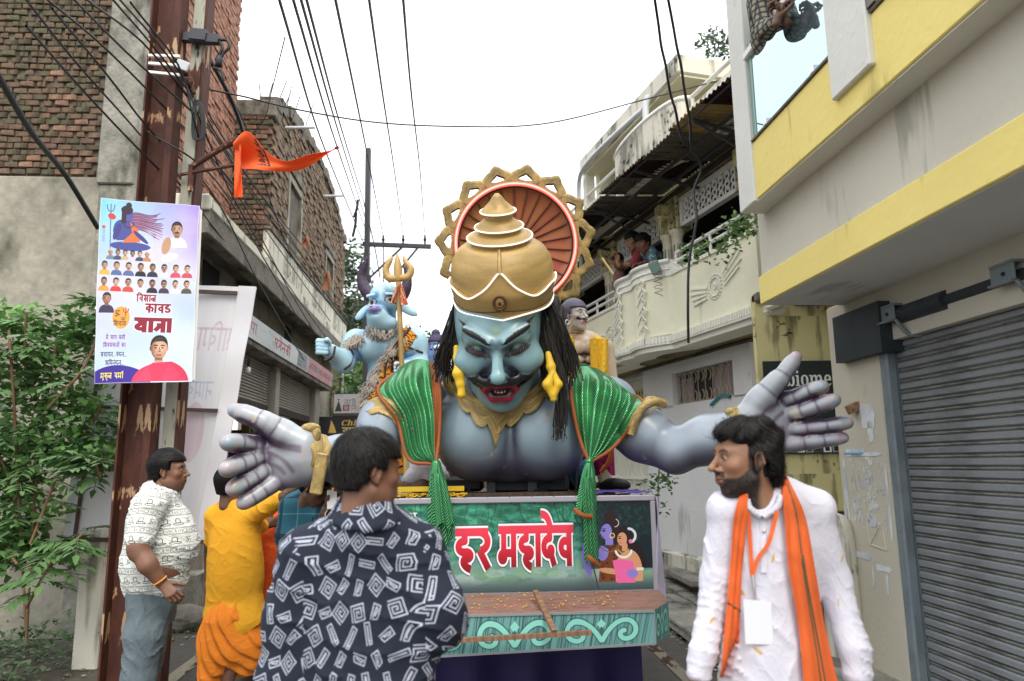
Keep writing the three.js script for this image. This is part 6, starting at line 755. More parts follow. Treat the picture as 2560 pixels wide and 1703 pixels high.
  part('side_cloth', thick(grid((u, v) => V(0.825 + u * 0.05 * (1 + (1 - v) * 0.5) + 0.012 * Math.sin(v * 9 + u * 5), mix(0.52, 1.335, v), 0.03 - u * 0.16 + 0.01 * Math.sin(v * 14)), 6, 20), 0.003), M({ c: [0.62, 0.56, 0.76], roughness: 0.8 }), o, 'lavender cloth hanging on the right side');
  // ledge: worn top, painted front panel and chamfered right end
  const ledgeT = ctex(1024, 256, (c, W, H) => { c.fillStyle = '#8a6a5c'; c.fillRect(0, 0, W, H); for (let i = 0; i < 500; i++) { c.fillStyle = ['rgba(150,70,60,.18)', 'rgba(110,105,90,.2)', 'rgba(70,55,48,.2)', 'rgba(170,120,110,.14)'][i % 4]; c.fillRect(rnd(W), rnd(H), rnd(10, 130), rnd(2, 26)); } for (let i = 0; i < 20; i++) { c.fillStyle = ['#d9b84a', '#e0703a', '#c9c0b0'][i % 3]; c.fillRect(rnd(W), rnd(H), rnd(2, 5), rnd(2, 4)); } });
  part('ledge_top', [quad([-0.83, 0.74, 0.36], [0.7, 0.74, 0.36], [0.82, 0.79, 0.03], [-0.83, 0.79, 0.03]), (() => { const g = new THREE.BufferGeometry(); g.setAttribute('position', new THREE.Float32BufferAttribute([0.7, 0.74, 0.36, 0.83, 0.755, 0.18, 0.82, 0.79, 0.03], 3)); g.setAttribute('uv', new THREE.Float32BufferAttribute([0.9, 0, 1, 0.5, 1, 1], 2)); g.computeVertexNormals(); return g; })()], M({ map: ledgeT, roughness: 0.85 }), o);
  const panelT = (n) => ctex(n ? 256 : 1536, 192, (c, W, H) => { c.fillStyle = '#6fa6a2'; c.fillRect(0, 0, W, H); c.lineWidth = 6; for (let i = 0; i < W / 7; i++) { c.strokeStyle = `rgba(38,66,70,${rnd(0.12, 0.5)})`; const x = rnd(W); c.beginPath(); c.moveTo(x, 0); c.lineTo(x - rnd(20, 50), H); c.stroke(); } const orn = (x, s) => { c.save(); c.translate(x, 96); c.scale(s, 1); for (const [col, lw] of [['rgba(40,66,72,.55)', 40], ['#8fdccb', 27]]) { c.strokeStyle = col; c.lineWidth = lw; c.lineCap = 'round'; for (const k of [-1, 1]) { c.save(); c.scale(k, 1); c.beginPath(); c.moveTo(4, 58); c.bezierCurveTo(40, -10, 90, -62, 150, -52); c.bezierCurveTo(215, -30, 200, 60, 130, 56); c.bezierCurveTo(96, 50, 96, 10, 126, 8); c.stroke(); c.restore(); } } c.fillStyle = '#8fdccb'; c.beginPath(); c.moveTo(-26, -36); c.lineTo(0, -64); c.lineTo(26, -36); c.lineTo(0, -4); c.fill(); c.fillStyle = '#3f6468'; c.beginPath(); c.moveTo(0, -22); c.lineTo(16, 0); c.lineTo(0, 22); c.lineTo(-16, 0); c.fill(); c.restore(); }; if (n) orn(128, 0.5); else { orn(270, 1); orn(760, 1); orn(1240, 1); } });
  const fm = M({ map: panelT(0), roughness: 0.55 }), sm = M({ map: panelT(1), roughness: 0.6, c: [0.8, 0.8, 0.8] });
  part('ledge_front', quad([-0.83, 0.52, 0.362], [0.7, 0.565, 0.362], [0.7, 0.738, 0.362], [-0.83, 0.738, 0.362]), fm, o, 'teal front panel with pale scroll ornaments'); part('ledge_side', quad([0.702, 0.565, 0.36], [0.832, 0.57, 0.18], [0.832, 0.753, 0.18], [0.702, 0.738, 0.36]), sm, o);
  part('ledge_edge', [bar([-0.83, 0.735, 0.363], [0.705, 0.735, 0.363], 0.012, 0.012), bar([0.702, 0.565, 0.363], [0.702, 0.738, 0.363], 0.008, 0.008), bar([-0.83, 0.52, 0.36], [0.705, 0.565, 0.36], 0.012, 0.012)], M({ c: [0.3, 0.33, 0.33], roughness: 0.6, metalness: 0.3 }), o);
  part('ledge_underside', quad([-0.83, 0.525, 0.355], [0.7, 0.57, 0.355], [0.82, 0.6, -0.1], [-0.83, 0.55, -0.1]), MT.black, o);
  // chassis, wheels, and an added indigo sheet in place of a glow below
  part('deck', [box(-0.85, 1.24, -3.2, 0.82, 1.3, -0.035, 0.005)], MT.darkWood, o); part('body_panel', [box(-0.84, 0.5, -3.2, -0.8, 1.24, -0.04), box(0.78, 0.5, -3.2, 0.815, 1.24, -0.04), box(-0.8, 0.5, -3.2, 0.78, 0.56, -0.1)], MT.black, o);
  part('glow_sheet', thick(grid((u, v) => V(-0.78 + u * 1.56, mix(0.02, 0.52, v), -0.35 + 0.04 * Math.sin(u * 26) * (1.2 - v)), 60, 4), 0.004), M({ c: [0.022, 0.012, 0.1], roughness: 0.6 }), o, 'added dark indigo sheet standing in for a glow under the float');
  for (const [x, z] of [[-0.6, -0.75], [0.56, -0.75], [-0.6, -2.6], [0.56, -2.6]]) { const w = part('wheel', [at(new THREE.TorusGeometry(0.23, 0.085, 12, 28), x, 0.32, z, 0, Math.PI / 2, 0)], MT.black, o); part('rim', at(new THREE.CylinderGeometry(0.16, 0.16, 0.12, 20), x, 0.32, z, 0, 0, Math.PI / 2), MT.steel, w); }
  for (const [a, b, w] of [[[-0.8, 1.34, -0.25], [0.5, 1.34, -0.3], 0.05], [[-0.7, 1.33, -0.6], [0.7, 1.33, -0.62], 0.06], [[0.2, 1.32, -0.1], [0.75, 1.33, -0.4], 0.03], [[-0.3, 1.33, -0.15], [0.2, 1.36, -0.5], 0.025]]) part('deck_beam', bar(a, b, w, w), MT.darkWood, o);
  part('marigold_rail', bar([-0.85, 1.4, -0.12], [-0.35, 1.4, -0.12], 0.03, 0.03), M({ c: [0.6, 0.4, 0.02] }), o); part('purple_cloth', thick(grid((u, v) => V(0.45 + u * 0.36, 1.355 + 0.025 * fb3(u * 9, v * 9, 2), -0.05 - v * 0.4), 14, 14), 0.004), M({ c: [0.12, 0.07, 0.4] }), o);
}
{ // things lying about on the deck
  const pet = [], pc = []; for (let i = 0; i < 700; i++) { const on = rnd() < 0.88, x = on ? rnd(-0.8, -0.3) : rnd(-0.3, 0.6), z = on ? rnd(-4.75, -4.54) : rnd(-4.46, -4.2), s = on ? 1 : 0.55, g = ball([x, on ? 1.35 + rnd(0.02) : 0.749 + (-4.14 - z) * 0.15, z], [rnd(0.006, 0.014) * s, 0.003, rnd(0.006, 0.014) * s], 5, 3); pet.push(g); }
  tag(part('marigold_petals', pet, M({ c: [0.8, 0.5, 0.03], roughness: 0.8 })), 'yellow marigold petals strewn over the float deck and ledge', 'petals', null, 'stuff');
  const T2 = thing('wooden_frame', 'T-shaped brown wooden bar leaning on the painted ledge', 'bar', P(1180, 1470, 4.0)), q = (x, y, d) => P(x, y, d).sub(T2.position); part('cross_bar', bar(q(990, 1478, 4.07), q(1362, 1456, 3.99), 0.032, 0.022), MT.wood, T2); part('upright', bar(q(1232, 1362, 4.3), q(1276, 1455, 4.0), 0.028, 0.022), MT.wood, T2);
  const mo = thing('generator', 'dark generator and rods in the shadow under the giant bust', 'machine', P(1290, 1128, 5.25)); part('casing', [box(-0.5, -0.02, -0.25, 0.05, 0.15, 0.2, 0.03), box(-0.85, 0, -0.3, -0.55, 0.1, 0.1, 0.02)], MT.black, mo); part('drum', at(new THREE.CylinderGeometry(0.085, 0.085, 0.26, 20), 0.1, 0.13, -0.05, 0, 0.5, Math.PI / 2), M({ c: [0.03, 0.14, 0.32], roughness: 0.5 }), mo); part('lead', tube([[0.1, 0, 0.3], [0, 0.14, 0.32], [-0.1, 0.05, 0.33], [-0.2, 0.01, 0.35]], 0.006, 5), MT.cable, mo); for (let i = 0; i < 5; i++) part('stay_rod', rod([-0.9 + i * 0.25, 0, 0.1], [-0.75 + i * 0.22, 0.25, 0], 0.012), MT.steel, mo);
  const cl = new Field(); for (let i = 0; i < 7; i++) cl.ell(P(955 + i * 9, 1100 - (i % 3) * 12, 5.2 + (i % 2) * 0.1), [0.08, 0.06, 0.08], 0.06); cl.warp = (x, y, z) => 0.02 * (fb3(x * 14, y * 14, z * 14) - 0.5); solo('cloth_bundle', 'crumpled white cloth bundle on the float deck behind the green tassel', 'cloth', cl.mesh(0.012), M({ c: [0.75, 0.7, 0.74], roughness: 0.9 }));
}
// ---------- the giant bust ----------
const statuePaint = (base, dark, f, o = {}) => (x, y, z, a, b, c) => { // airbrushed: dark crease and underside shade put into the colour, pale and worn patches
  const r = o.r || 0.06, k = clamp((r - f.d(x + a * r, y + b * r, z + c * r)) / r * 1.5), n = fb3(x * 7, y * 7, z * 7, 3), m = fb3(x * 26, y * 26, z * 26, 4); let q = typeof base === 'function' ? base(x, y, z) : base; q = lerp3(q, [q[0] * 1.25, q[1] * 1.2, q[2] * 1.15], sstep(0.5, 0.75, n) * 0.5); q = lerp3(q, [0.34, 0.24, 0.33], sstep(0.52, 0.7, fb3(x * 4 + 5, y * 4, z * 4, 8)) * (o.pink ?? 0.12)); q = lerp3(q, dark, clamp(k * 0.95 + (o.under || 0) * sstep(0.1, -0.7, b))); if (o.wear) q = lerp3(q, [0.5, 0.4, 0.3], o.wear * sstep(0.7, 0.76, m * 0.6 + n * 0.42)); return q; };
{
  const base = P(1175, 1112, 4.85), W = (x, y, d) => P(x, y, d).sub(base);
  const o = thing('giant_bust', 'giant blue-skinned bust with golden crown, moustache and outstretched arms on the float', 'statue', base);
  const f = new Field();
  f.ell(W(1172, 905, 5.0), [0.47, 0.24, 0.24], 0.1).ell(W(1094, 1002, 4.88), [0.275, 0.305, 0.24], 0.05).ell(W(1258, 1002, 4.88), [0.275, 0.305, 0.24], 0.05).ell(W(1175, 1040, 4.98), [0.42, 0.21, 0.2], 0.06).cap(W(1165, 905, 4.9), W(1155, 830, 4.78), 0.2, 0.19, 0.1);
  f.ell(W(955, 925, 4.92), [0.2, 0.2, 0.2], 0.12).ell(W(1400, 930, 4.92), [0.2, 0.19, 0.2], 0.12);
  // arm on the right of the picture
  f.cap(W(1400, 950, 4.9), W(1480, 1000, 4.75), 0.16, 0.178, 0.06).cap(W(1470, 975, 4.72), W(1505, 1000, 4.68), 0.13, 0.12, 0.06).cap(W(1480, 1000, 4.75), W(1553, 1045, 4.64), 0.165, 0.128, 0.06).cap(W(1560, 1035, 4.62), W(1630, 1012, 4.56), 0.135, 0.15, 0.05).cap(W(1630, 1012, 4.56), W(1712, 985, 4.48), 0.148, 0.118, 0.05);
  // arm on the left of the picture
  f.cap(W(950, 930, 4.92), W(885, 975, 4.8), 0.17, 0.165, 0.06).cap(W(885, 975, 4.8), W(850, 1055, 4.68), 0.165, 0.14, 0.06).cap(W(850, 1055, 4.68), W(790, 1058, 4.55), 0.14, 0.15, 0.05).cap(W(790, 1058, 4.55), W(725, 1052, 4.42), 0.148, 0.12, 0.05);
  const body = f; const SK = [0.25, 0.35, 0.4], DK = [0.05, 0.035, 0.07];
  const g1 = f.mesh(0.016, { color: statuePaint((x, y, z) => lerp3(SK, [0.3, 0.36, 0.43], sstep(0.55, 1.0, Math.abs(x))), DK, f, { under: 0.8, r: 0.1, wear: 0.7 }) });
  // hands, each on its own grid, rooted inside the wrist
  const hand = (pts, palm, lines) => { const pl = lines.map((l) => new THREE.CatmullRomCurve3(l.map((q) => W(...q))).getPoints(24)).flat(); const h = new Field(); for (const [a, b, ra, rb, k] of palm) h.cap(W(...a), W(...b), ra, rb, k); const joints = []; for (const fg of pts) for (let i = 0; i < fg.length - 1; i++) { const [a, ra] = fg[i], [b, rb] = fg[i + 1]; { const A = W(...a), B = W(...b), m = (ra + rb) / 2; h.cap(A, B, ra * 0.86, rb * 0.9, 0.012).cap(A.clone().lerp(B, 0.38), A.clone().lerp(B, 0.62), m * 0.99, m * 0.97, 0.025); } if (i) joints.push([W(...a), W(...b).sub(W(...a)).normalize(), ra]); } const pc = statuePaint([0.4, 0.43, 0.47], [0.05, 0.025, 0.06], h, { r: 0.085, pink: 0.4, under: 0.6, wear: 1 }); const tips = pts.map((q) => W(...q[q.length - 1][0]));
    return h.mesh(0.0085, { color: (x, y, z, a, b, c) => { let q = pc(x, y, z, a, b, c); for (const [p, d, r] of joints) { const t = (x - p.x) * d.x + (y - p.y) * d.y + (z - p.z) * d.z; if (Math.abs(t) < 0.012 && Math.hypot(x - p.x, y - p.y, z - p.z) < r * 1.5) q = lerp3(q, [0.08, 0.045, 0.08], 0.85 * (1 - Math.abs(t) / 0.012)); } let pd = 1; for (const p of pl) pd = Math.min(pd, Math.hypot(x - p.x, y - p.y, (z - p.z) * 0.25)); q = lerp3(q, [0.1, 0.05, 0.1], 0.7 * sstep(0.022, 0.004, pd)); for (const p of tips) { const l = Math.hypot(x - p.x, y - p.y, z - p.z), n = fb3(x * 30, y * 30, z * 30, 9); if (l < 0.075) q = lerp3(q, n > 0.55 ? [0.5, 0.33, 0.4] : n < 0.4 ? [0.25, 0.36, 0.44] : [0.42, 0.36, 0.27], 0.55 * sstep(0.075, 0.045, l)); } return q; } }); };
  const g2 = hand([
    [[[668, 1004, 4.36], 0.085], [[628, 985, 4.32], 0.075], [[597, 966, 4.28], 0.063], [[541, 945, 4.26], 0.049]],
    [[[598, 1026, 4.34], 0.056], [[571, 1022, 4.28], 0.056], [[548, 1020, 4.2], 0.053], [[524, 1019, 4.13], 0.050]],
    [[[598, 1052, 4.34], 0.059], [[573, 1060, 4.27], 0.056], [[548, 1070, 4.2], 0.054], [[522, 1079, 4.12], 0.052]],
    [[[607, 1085, 4.34], 0.056], [[582, 1098, 4.29], 0.053], [[558, 1112, 4.24], 0.050], [[536, 1125, 4.19], 0.046]],
    [[[634, 1110, 4.36], 0.053], [[604, 1130, 4.32], 0.049], [[580, 1146, 4.28], 0.045], [[559, 1158, 4.25], 0.042]],
  ], [[[722, 1052, 4.43], [700, 1052, 4.4], 0.118, 0.125, 0.05], [[700, 1040, 4.4], [610, 1032, 4.37], 0.1, 0.062, 0.04], [[700, 1055, 4.4], [612, 1060, 4.38], 0.1, 0.062, 0.04], [[700, 1070, 4.4], [622, 1086, 4.38], 0.1, 0.06, 0.04], [[705, 1085, 4.4], [645, 1106, 4.38], 0.09, 0.056, 0.04], [[700, 1020, 4.36], [655, 1002, 4.33], 0.085, 0.072, 0.04]], [[[608, 1035, 4.3], [628, 1025, 4.29], [650, 1030, 4.28], [690, 1038, 4.28]], [[606, 1040, 4.3], [630, 1048, 4.28], [655, 1065, 4.27], [672, 1085, 4.28]], [[612, 1068, 4.3], [635, 1075, 4.28], [650, 1090, 4.28]], [[625, 1010, 4.27], [650, 1024, 4.26], [690, 1030, 4.28]]]);
  const g3 = hand([
    [[[1737, 938, 4.46], 0.094], [[1768, 900, 4.42], 0.075], [[1803, 862, 4.39], 0.055], [[1832, 822, 4.38], 0.040]],
    [[[1800, 923, 4.46], 0.053], [[1832, 914, 4.42], 0.050], [[1864, 900, 4.37], 0.046], [[1894, 890, 4.33], 0.042]],
    [[[1812, 956, 4.46], 0.053], [[1848, 947, 4.41], 0.050], [[1884, 935, 4.35], 0.046], [[1920, 921, 4.3], 0.044]],
    [[[1820, 990, 4.46], 0.052], [[1860, 986, 4.42], 0.047], [[1904, 980, 4.37], 0.044], [[1950, 974, 4.33], 0.040]],
    [[[1812, 1024, 4.46], 0.051], [[1852, 1019, 4.43], 0.045], [[1896, 1014, 4.39], 0.042], [[1941, 1008, 4.36], 0.037]],
  ], [[[1705, 986, 4.49], [1735, 980, 4.48], 0.11, 0.115, 0.05], [[1735, 965, 4.48], [1800, 934, 4.48], 0.09, 0.06, 0.04], [[1740, 975, 4.48], [1812, 960, 4.48], 0.09, 0.06, 0.04], [[1740, 985, 4.48], [1814, 990, 4.48], 0.09, 0.058, 0.04], [[1735, 1000, 4.48], [1808, 1018, 4.48], 0.085, 0.055, 0.04], [[1720, 958, 4.46], [1752, 922, 4.44], 0.08, 0.078, 0.04]], [[[1790, 930, 4.42], [1765, 940, 4.4], [1750, 965, 4.38], [1748, 1000, 4.4]], [[1800, 950, 4.42], [1780, 970, 4.4], [1768, 1000, 4.4]], [[1800, 985, 4.42], [1785, 1000, 4.41], [1780, 1020, 4.42]]]);
  // head, tilted down
  const HS = 3.72, HP = W(1147, 805, 4.35).add(V(0, 0.147, -0.263)), HM = pose(HP, -0.02, 35 * DEG, 0.035, HS);
  const h = headField({ nose: 1.35, jaw: 0.98, wide: 1.02 }); h.p.splice(h.p.findIndex((q) => q.t === 0 && Math.abs(q.y + 0.0605) < 1e-6), 1);
  h.ell([-0.047, -0.02, 0.062], [0.027, 0.02, 0.024], 0.02).ell([0.047, -0.02, 0.062], [0.027, 0.02, 0.024], 0.02); for (const s of [-1, 1]) h.cap([s * 0.01, 0.026, 0.092], [s * 0.05, 0.043, 0.072], 0.008, 0.006, 0.01).cutCap([s * 0.006, 0.024, 0.101], [s * 0.005, 0.045, 0.1], 0.003, 0.002, 0.006).cutCap([s * 0.018, -0.028, 0.094], [s * 0.038, -0.05, 0.078], 0.004, 0.003, 0.012).cap([s * 0.006, -0.047, 0.098], [s * 0.045, -0.042, 0.08], 0.008, 0.005, 0.008);
  h.cutEll([0, -0.064, 0.098], [0.026, 0.0115, 0.02], 0.006).cap([-0.026, -0.061, 0.084], [0, -0.0535, 0.095], 0.005, 0.006, 0.005).cap([0.026, -0.061, 0.084], [0, -0.0535, 0.095], 0.005, 0.006, 0.005).cap([-0.026, -0.062, 0.084], [-0.012, -0.076, 0.091], 0.006, 0.0075, 0.005).cap([0.026, -0.062, 0.084], [0.012, -0.076, 0.091], 0.006, 0.0075, 0.005).cap([-0.012, -0.076, 0.091], [0.012, -0.076, 0.091], 0.0078, 0.0078, 0.005);
  const FS = [0.23, 0.41, 0.46], BLK = [0.012, 0.011, 0.014];
  const face = (x, y, z, a, b, c) => {  // painted face, with crease shade mixed into its colour
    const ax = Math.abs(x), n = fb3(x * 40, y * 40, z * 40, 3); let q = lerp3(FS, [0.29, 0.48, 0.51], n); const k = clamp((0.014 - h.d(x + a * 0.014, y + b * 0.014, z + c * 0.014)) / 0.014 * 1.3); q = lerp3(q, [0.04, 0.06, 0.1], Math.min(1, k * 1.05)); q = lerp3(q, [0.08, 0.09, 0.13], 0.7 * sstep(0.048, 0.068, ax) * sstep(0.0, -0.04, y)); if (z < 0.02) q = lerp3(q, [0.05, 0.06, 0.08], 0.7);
    q = lerp3(q, [0.3, 0.48, 0.3], 0.7 * Math.exp(-((ax - 0.034) ** 2 / 0.0002 + (y - 0.021) ** 2 / 0.00003))); q = lerp3(q, [0.42, 0.55, 0.2], Math.exp(-(x * x / 0.00003 + (y - 0.045) ** 2 / 0.00003)) * 0.7);
    const by = y - (0.024 + Math.max(0, ax - 0.012) * 0.5 + 0.003 * Math.sin(ax * 60)), bw = 0.0038 * sstep(0.008, 0.02, ax) * sstep(0.064, 0.045, ax) + 0.0012; if (z > 0.02 && ax > 0.009 && ax < 0.064 && Math.abs(by) < bw) q = BLK;
    const ex = (ax - 0.033) / 0.018, ey = (y - 0.005 - (ax - 0.033) * 0.26) / 0.0046, e = ex * ex + ey * ey; if (z > 0.05 && e < 1) q = ey > -0.75 ? lerp3([0.16, 0.085, 0.08], [0.3, 0.22, 0.22], 0.5 + 0.5 * Math.sin(ax * 1500)) : BLK; else if (z > 0.05 && e < 1.45) q = lerp3(q, BLK, 0.8);
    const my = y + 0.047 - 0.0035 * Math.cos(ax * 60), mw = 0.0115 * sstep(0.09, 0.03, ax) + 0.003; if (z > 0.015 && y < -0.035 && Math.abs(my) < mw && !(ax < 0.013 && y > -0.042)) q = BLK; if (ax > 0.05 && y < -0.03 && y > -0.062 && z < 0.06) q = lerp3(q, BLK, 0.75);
    const le = (x / 0.033) ** 2 + ((y + 0.066) / 0.0185) ** 2; if (z > 0.06 && le < 1) { q = [0.38, 0.012, 0.04]; const mi = (x / 0.0255) ** 2 + ((y + 0.0642) / 0.0105) ** 2; if (mi < 1) q = [0.06, 0.008, 0.012]; }
    return q; };
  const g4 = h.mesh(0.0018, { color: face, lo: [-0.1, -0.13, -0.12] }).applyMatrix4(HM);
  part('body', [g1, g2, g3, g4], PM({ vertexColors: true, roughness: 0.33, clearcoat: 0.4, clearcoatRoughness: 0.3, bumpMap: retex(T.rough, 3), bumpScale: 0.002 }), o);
  const inHead = (g) => g.applyMatrix4(HM);
  part('teeth', [...Array.from({ length: 8 }, (_, i) => inHead(ball([(i - 3.5) * 0.0056, -0.0602, 0.0915 - Math.abs(i - 3.5) * 0.0011], [0.003, 0.0043, 0.0028], 8, 6))), ...Array.from({ length: 8 }, (_, i) => inHead(ball([(i - 3.5) * 0.0054, -0.0692, 0.0895 - Math.abs(i - 3.5) * 0.001], [0.0028, 0.0034, 0.0028], 8, 6)))], M({ c: [0.88, 0.84, 0.76], roughness: 0.25 }), o);
  const lash = []; for (const s of [-1, 1]) for (let i = 0; i < 13; i++) { const t = i / 12, x = s * (0.018 + t * 0.031), y = 0.0085 + t * 0.009, z = 0.0905 - t * 0.012; lash.push(inHead(tube([[x, y, z], [x * 1.02, y - 0.004, z + 0.005], [x * 1.03, y - 0.009, z + 0.006]], 0.0006, 4))); } part('eyelashes', lash, MT.black, o);
  // crown: band, dome and three tiers, outlined with white light strips
  const CM = HM.clone().multiply(new THREE.Matrix4().makeScale(1 / HS, 1 / HS, 1 / HS)).multiply(new THREE.Matrix4().makeTranslation(0.045, 0.245, -0.045)).multiply(new THREE.Matrix4().makeScale(1, 0.91, 1)), inC = (g) => g.applyMatrix4(CM);
  const top = (a) => { const c = Math.abs(a); return 0.125 + 0.17 * Math.exp(-((c / 0.3) ** 1.5)) + 0.022 * Math.cos(c * 5.5) * sstep(0.35, 0.7, c) + 0.03 * sstep(1.25, 1.55, c) * sstep(2.2, 1.7, c); }, rB = (v) => mix(0.312, 0.345, v), bot = (a) => -0.03 * Math.exp(-((a / 0.9) ** 2)) + 0.014 * Math.sin(Math.abs(a) * 4);
  const bandP = (a, v, off = 0) => { const y = mix(bot(a), top(a), v), r = mix(0.312, 0.338, clamp(y / 0.13)) - Math.max(0, y - 0.13) * 0.25 + off; return V(Math.sin(a) * r, y, Math.cos(a) * r * 1.04); };
  const cr = part('crown', [inC(thick(grid((u, v) => bandP(mix(-2.6, 2.6, u), v), 90, 8, 1.6, 0.2), 0.02))], GOLD, o);
  part('dome', inC(lathe([[0.315, 0.03], [0.322, 0.12], [0.325, 0.2], [0.312, 0.28], [0.275, 0.345], [0.215, 0.392], [0.178, 0.405]], 48)), GOLD, cr);
  const tiers = [[[0.18, 0.385], [0.186, 0.42], [0.2, 0.432], [0.2, 0.44], [0.16, 0.462], [0.125, 0.478]], [[0.126, 0.455], [0.132, 0.494], [0.147, 0.504], [0.147, 0.511], [0.11, 0.54], [0.076, 0.572]], [[0.085, 0.54], [0.09, 0.6], [0.106, 0.609], [0.106, 0.616], [0.082, 0.64], [0.052, 0.672], [0.028, 0.71], [0.013, 0.728], [0, 0.732]]];
  for (const t of tiers) part('tier', inC(lathe(t, 44)), GOLD, cr); for (const [r, y] of [[0.203, 0.436], [0.15, 0.5075], [0.109, 0.6125]]) part('light_strip', inC(at(new THREE.TorusGeometry(r, 0.0052, 7, 60), 0, y, 0, Math.PI / 2)), NEON, cr);
  part('light_strip', inC(tube(Array.from({ length: 61 }, (_, i) => bandP(mix(-1.75, 1.75, i / 60), 1, 0.006)), 0.0058, 6, 180)), NEON, cr); part('light_strip', inC(tube(Array.from({ length: 61 }, (_, i) => bandP(mix(-1.75, 1.75, i / 60), 0, 0.006)), 0.0058, 6, 180)), NEON, cr); for (const s of [-1, 1]) part('light_strip', inC(tube([bandP(s * 1.75, 0, 0.006), bandP(s * 1.75, 0.5, 0.012), bandP(s * 1.75, 1, 0.006)], 0.0058, 6)), NEON, cr);
  const em = bandP(-0.03, 0.42); const emM = M({ c: [0.12, 0.05, 0.02], roughness: 0.5 }); part('emblem', [inC(at(new THREE.TorusGeometry(0.042, 0.009, 8, 30), em.x, em.y, em.z + 0.012, -0.08, 0, 0, [0.85, 1.1, 1])), inC(ball([em.x, em.y, em.z + 0.012], [0.014, 0.018, 0.012]))], emM, cr); part('emblem_boss', inC(ball([em.x, em.y, em.z + 0.004], [0.032, 0.042, 0.016])), GOLD, cr);
  part('painted_line', [-1, 1].map((s) => inC(tube(Array.from({ length: 16 }, (_, i) => bandP(s * mix(0.02, 1.5, i / 15), 0.2 - 0.02 * i / 15, 0.003)), 0.004, 4, 30))), emM, cr);
  part('ridge', inC(tube([[0, 0.41, 0.185], [0, 0.36, 0.262], [0, 0.29, 0.318]], 0.012, 6)), GOLD, cr);
  // halo: ribbed red dish, red light tube, ring of pointed open petals
  const ha = part('halo', (() => { const g = lathe([[0.02, -0.07], [0.2, -0.055], [0.36, -0.02], [0.405, 0.005], [0.405, 0.03], [0.45, 0.03], [0.455, 0.0], [0.45, -0.03], [0.3, -0.07], [0.02, -0.09]], 72); paint(g, (x, y, z) => { const r = Math.hypot(x, z), a = Math.atan2(z, x), s = Math.floor((a + Math.PI) / (Math.PI * 2) * 26), w = h2(s, 3), n = fb3(x * 18, z * 18, 1); if (r > 0.398) return lerp3([0.36, 0.09, 0.05], [0.4, 0.2, 0.08], n); let q = lerp3([0.42, 0.075, 0.04], [0.45, 0.2, 0.06], w * 0.7 + (x < 0 ? 0.35 : 0)); return lerp3(q, [0.14, 0.03, 0.03], sstep(0.5, 0.75, n) * 0.5 + 0.5 * sstep(0.36, 0.395, r)); }); return g; })(), M({ vertexColors: true, roughness: 0.5 }), o);
  const HC = W(1187, 563, 5.0), HR = new THREE.Matrix4().compose(HC, new THREE.Quaternion().setFromEuler(new THREE.Euler(Math.PI / 2 + 0.16, 0, 0.14, 'ZYX')), V(1, 1, 1)); ha.geometry.applyMatrix4(HR); const inH = (g) => g.applyMatrix4(HR);
  for (let i = 0; i < 26; i++) { const a = i / 26 * 6.283, c = Math.cos(a), s = Math.sin(a); part('rib', inH(tube([[c * 0.1, -0.055, s * 0.1], [c * 0.24, -0.04, s * 0.24], [c * 0.4, 0.004, s * 0.4]], 0.0075, 5)), M({ c: [0.2, 0.06, 0.035], roughness: 0.6 }), ha); }
  part('light_tube', inH(at(new THREE.TorusGeometry(0.428, 0.013, 8, 90), 0, 0.042, 0, Math.PI / 2)), NEONRED, ha); part('light_tube', inH(at(new THREE.TorusGeometry(0.428, 0.006, 6, 90), 0, 0.052, 0, Math.PI / 2)), PINKCORE, ha); part('rim_cable', inH(at(new THREE.TorusGeometry(0.408, 0.006, 6, 80), 0, 0.034, 0, Math.PI / 2)), MT.dark, ha);
  const petal = () => { const q = new THREE.Shape(); q.moveTo(-0.094, 0.0); q.bezierCurveTo(-0.11, 0.05, -0.07, 0.075, -0.028, 0.095); q.quadraticCurveTo(-0.02, 0.112, 0, 0.122); q.quadraticCurveTo(0.02, 0.112, 0.028, 0.095); q.bezierCurveTo(0.07, 0.075, 0.11, 0.05, 0.094, 0.0); q.lineTo(-0.094, 0); const k = new THREE.Path(); k.moveTo(-0.048, 0.03); k.bezierCurveTo(-0.048, 0.055, -0.02, 0.058, 0, 0.078); k.bezierCurveTo(0.02, 0.058, 0.048, 0.055, 0.048, 0.03); k.quadraticCurveTo(0, 0.016, -0.048, 0.03); q.holes.push(k); return uvm(extrude(q, 0.015, 0.021, 3, 10)); };
  const pg = petal(); for (let i = 0; i < 15; i++) { const a = i / 15 * 6.283 - Math.PI / 2 - 0.12, g = pg.clone(); g.scale(1.06, 1.02, 1); g.rotateZ(-Math.PI / 2 + rnd(-0.04, 0.04)); g.translate(0.44, 0, 0); g.rotateX(Math.PI / 2); g.rotateY(-a); g.translate(0, -0.0, 0); part('petal', inH(g), GOLDOLD, ha); }
  // long hair on both sides
  const hair = []; const lock = (p, n, sp, r = 0.0032) => { for (let i = 0; i < n; i++) { const a = rnd(6.28), q = Math.sqrt(rnd()) * sp, len = rnd(0.55, 1); const pts = p.map(([x, y, d], j) => V(...W(x, y, d).toArray()).add(V(Math.cos(a) * q * (0.4 + j * 0.35) + rnd(-0.012, 0.012) * j, rnd(-0.01, 0.01), Math.sin(a) * q * 0.6 + rnd(-0.02, 0.02)))); const c = new THREE.CatmullRomCurve3(pts), m = []; for (let k = 0; k <= 9; k++) m.push(c.getPoint(k / 9 * len)); hair.push(tube(m, r * rnd(0.6, 1.3), 3, 12)); } };
  lock([[1052, 700, 4.62], [1040, 760, 4.6], [1025, 820, 4.62], [1018, 880, 4.66]], 170, 0.055); lock([[1045, 720, 4.66], [1030, 790, 4.68], [1012, 850, 4.7]], 130, 0.06); lock([[1058, 740, 4.6], [1052, 820, 4.58], [1045, 880, 4.62]], 90, 0.03);
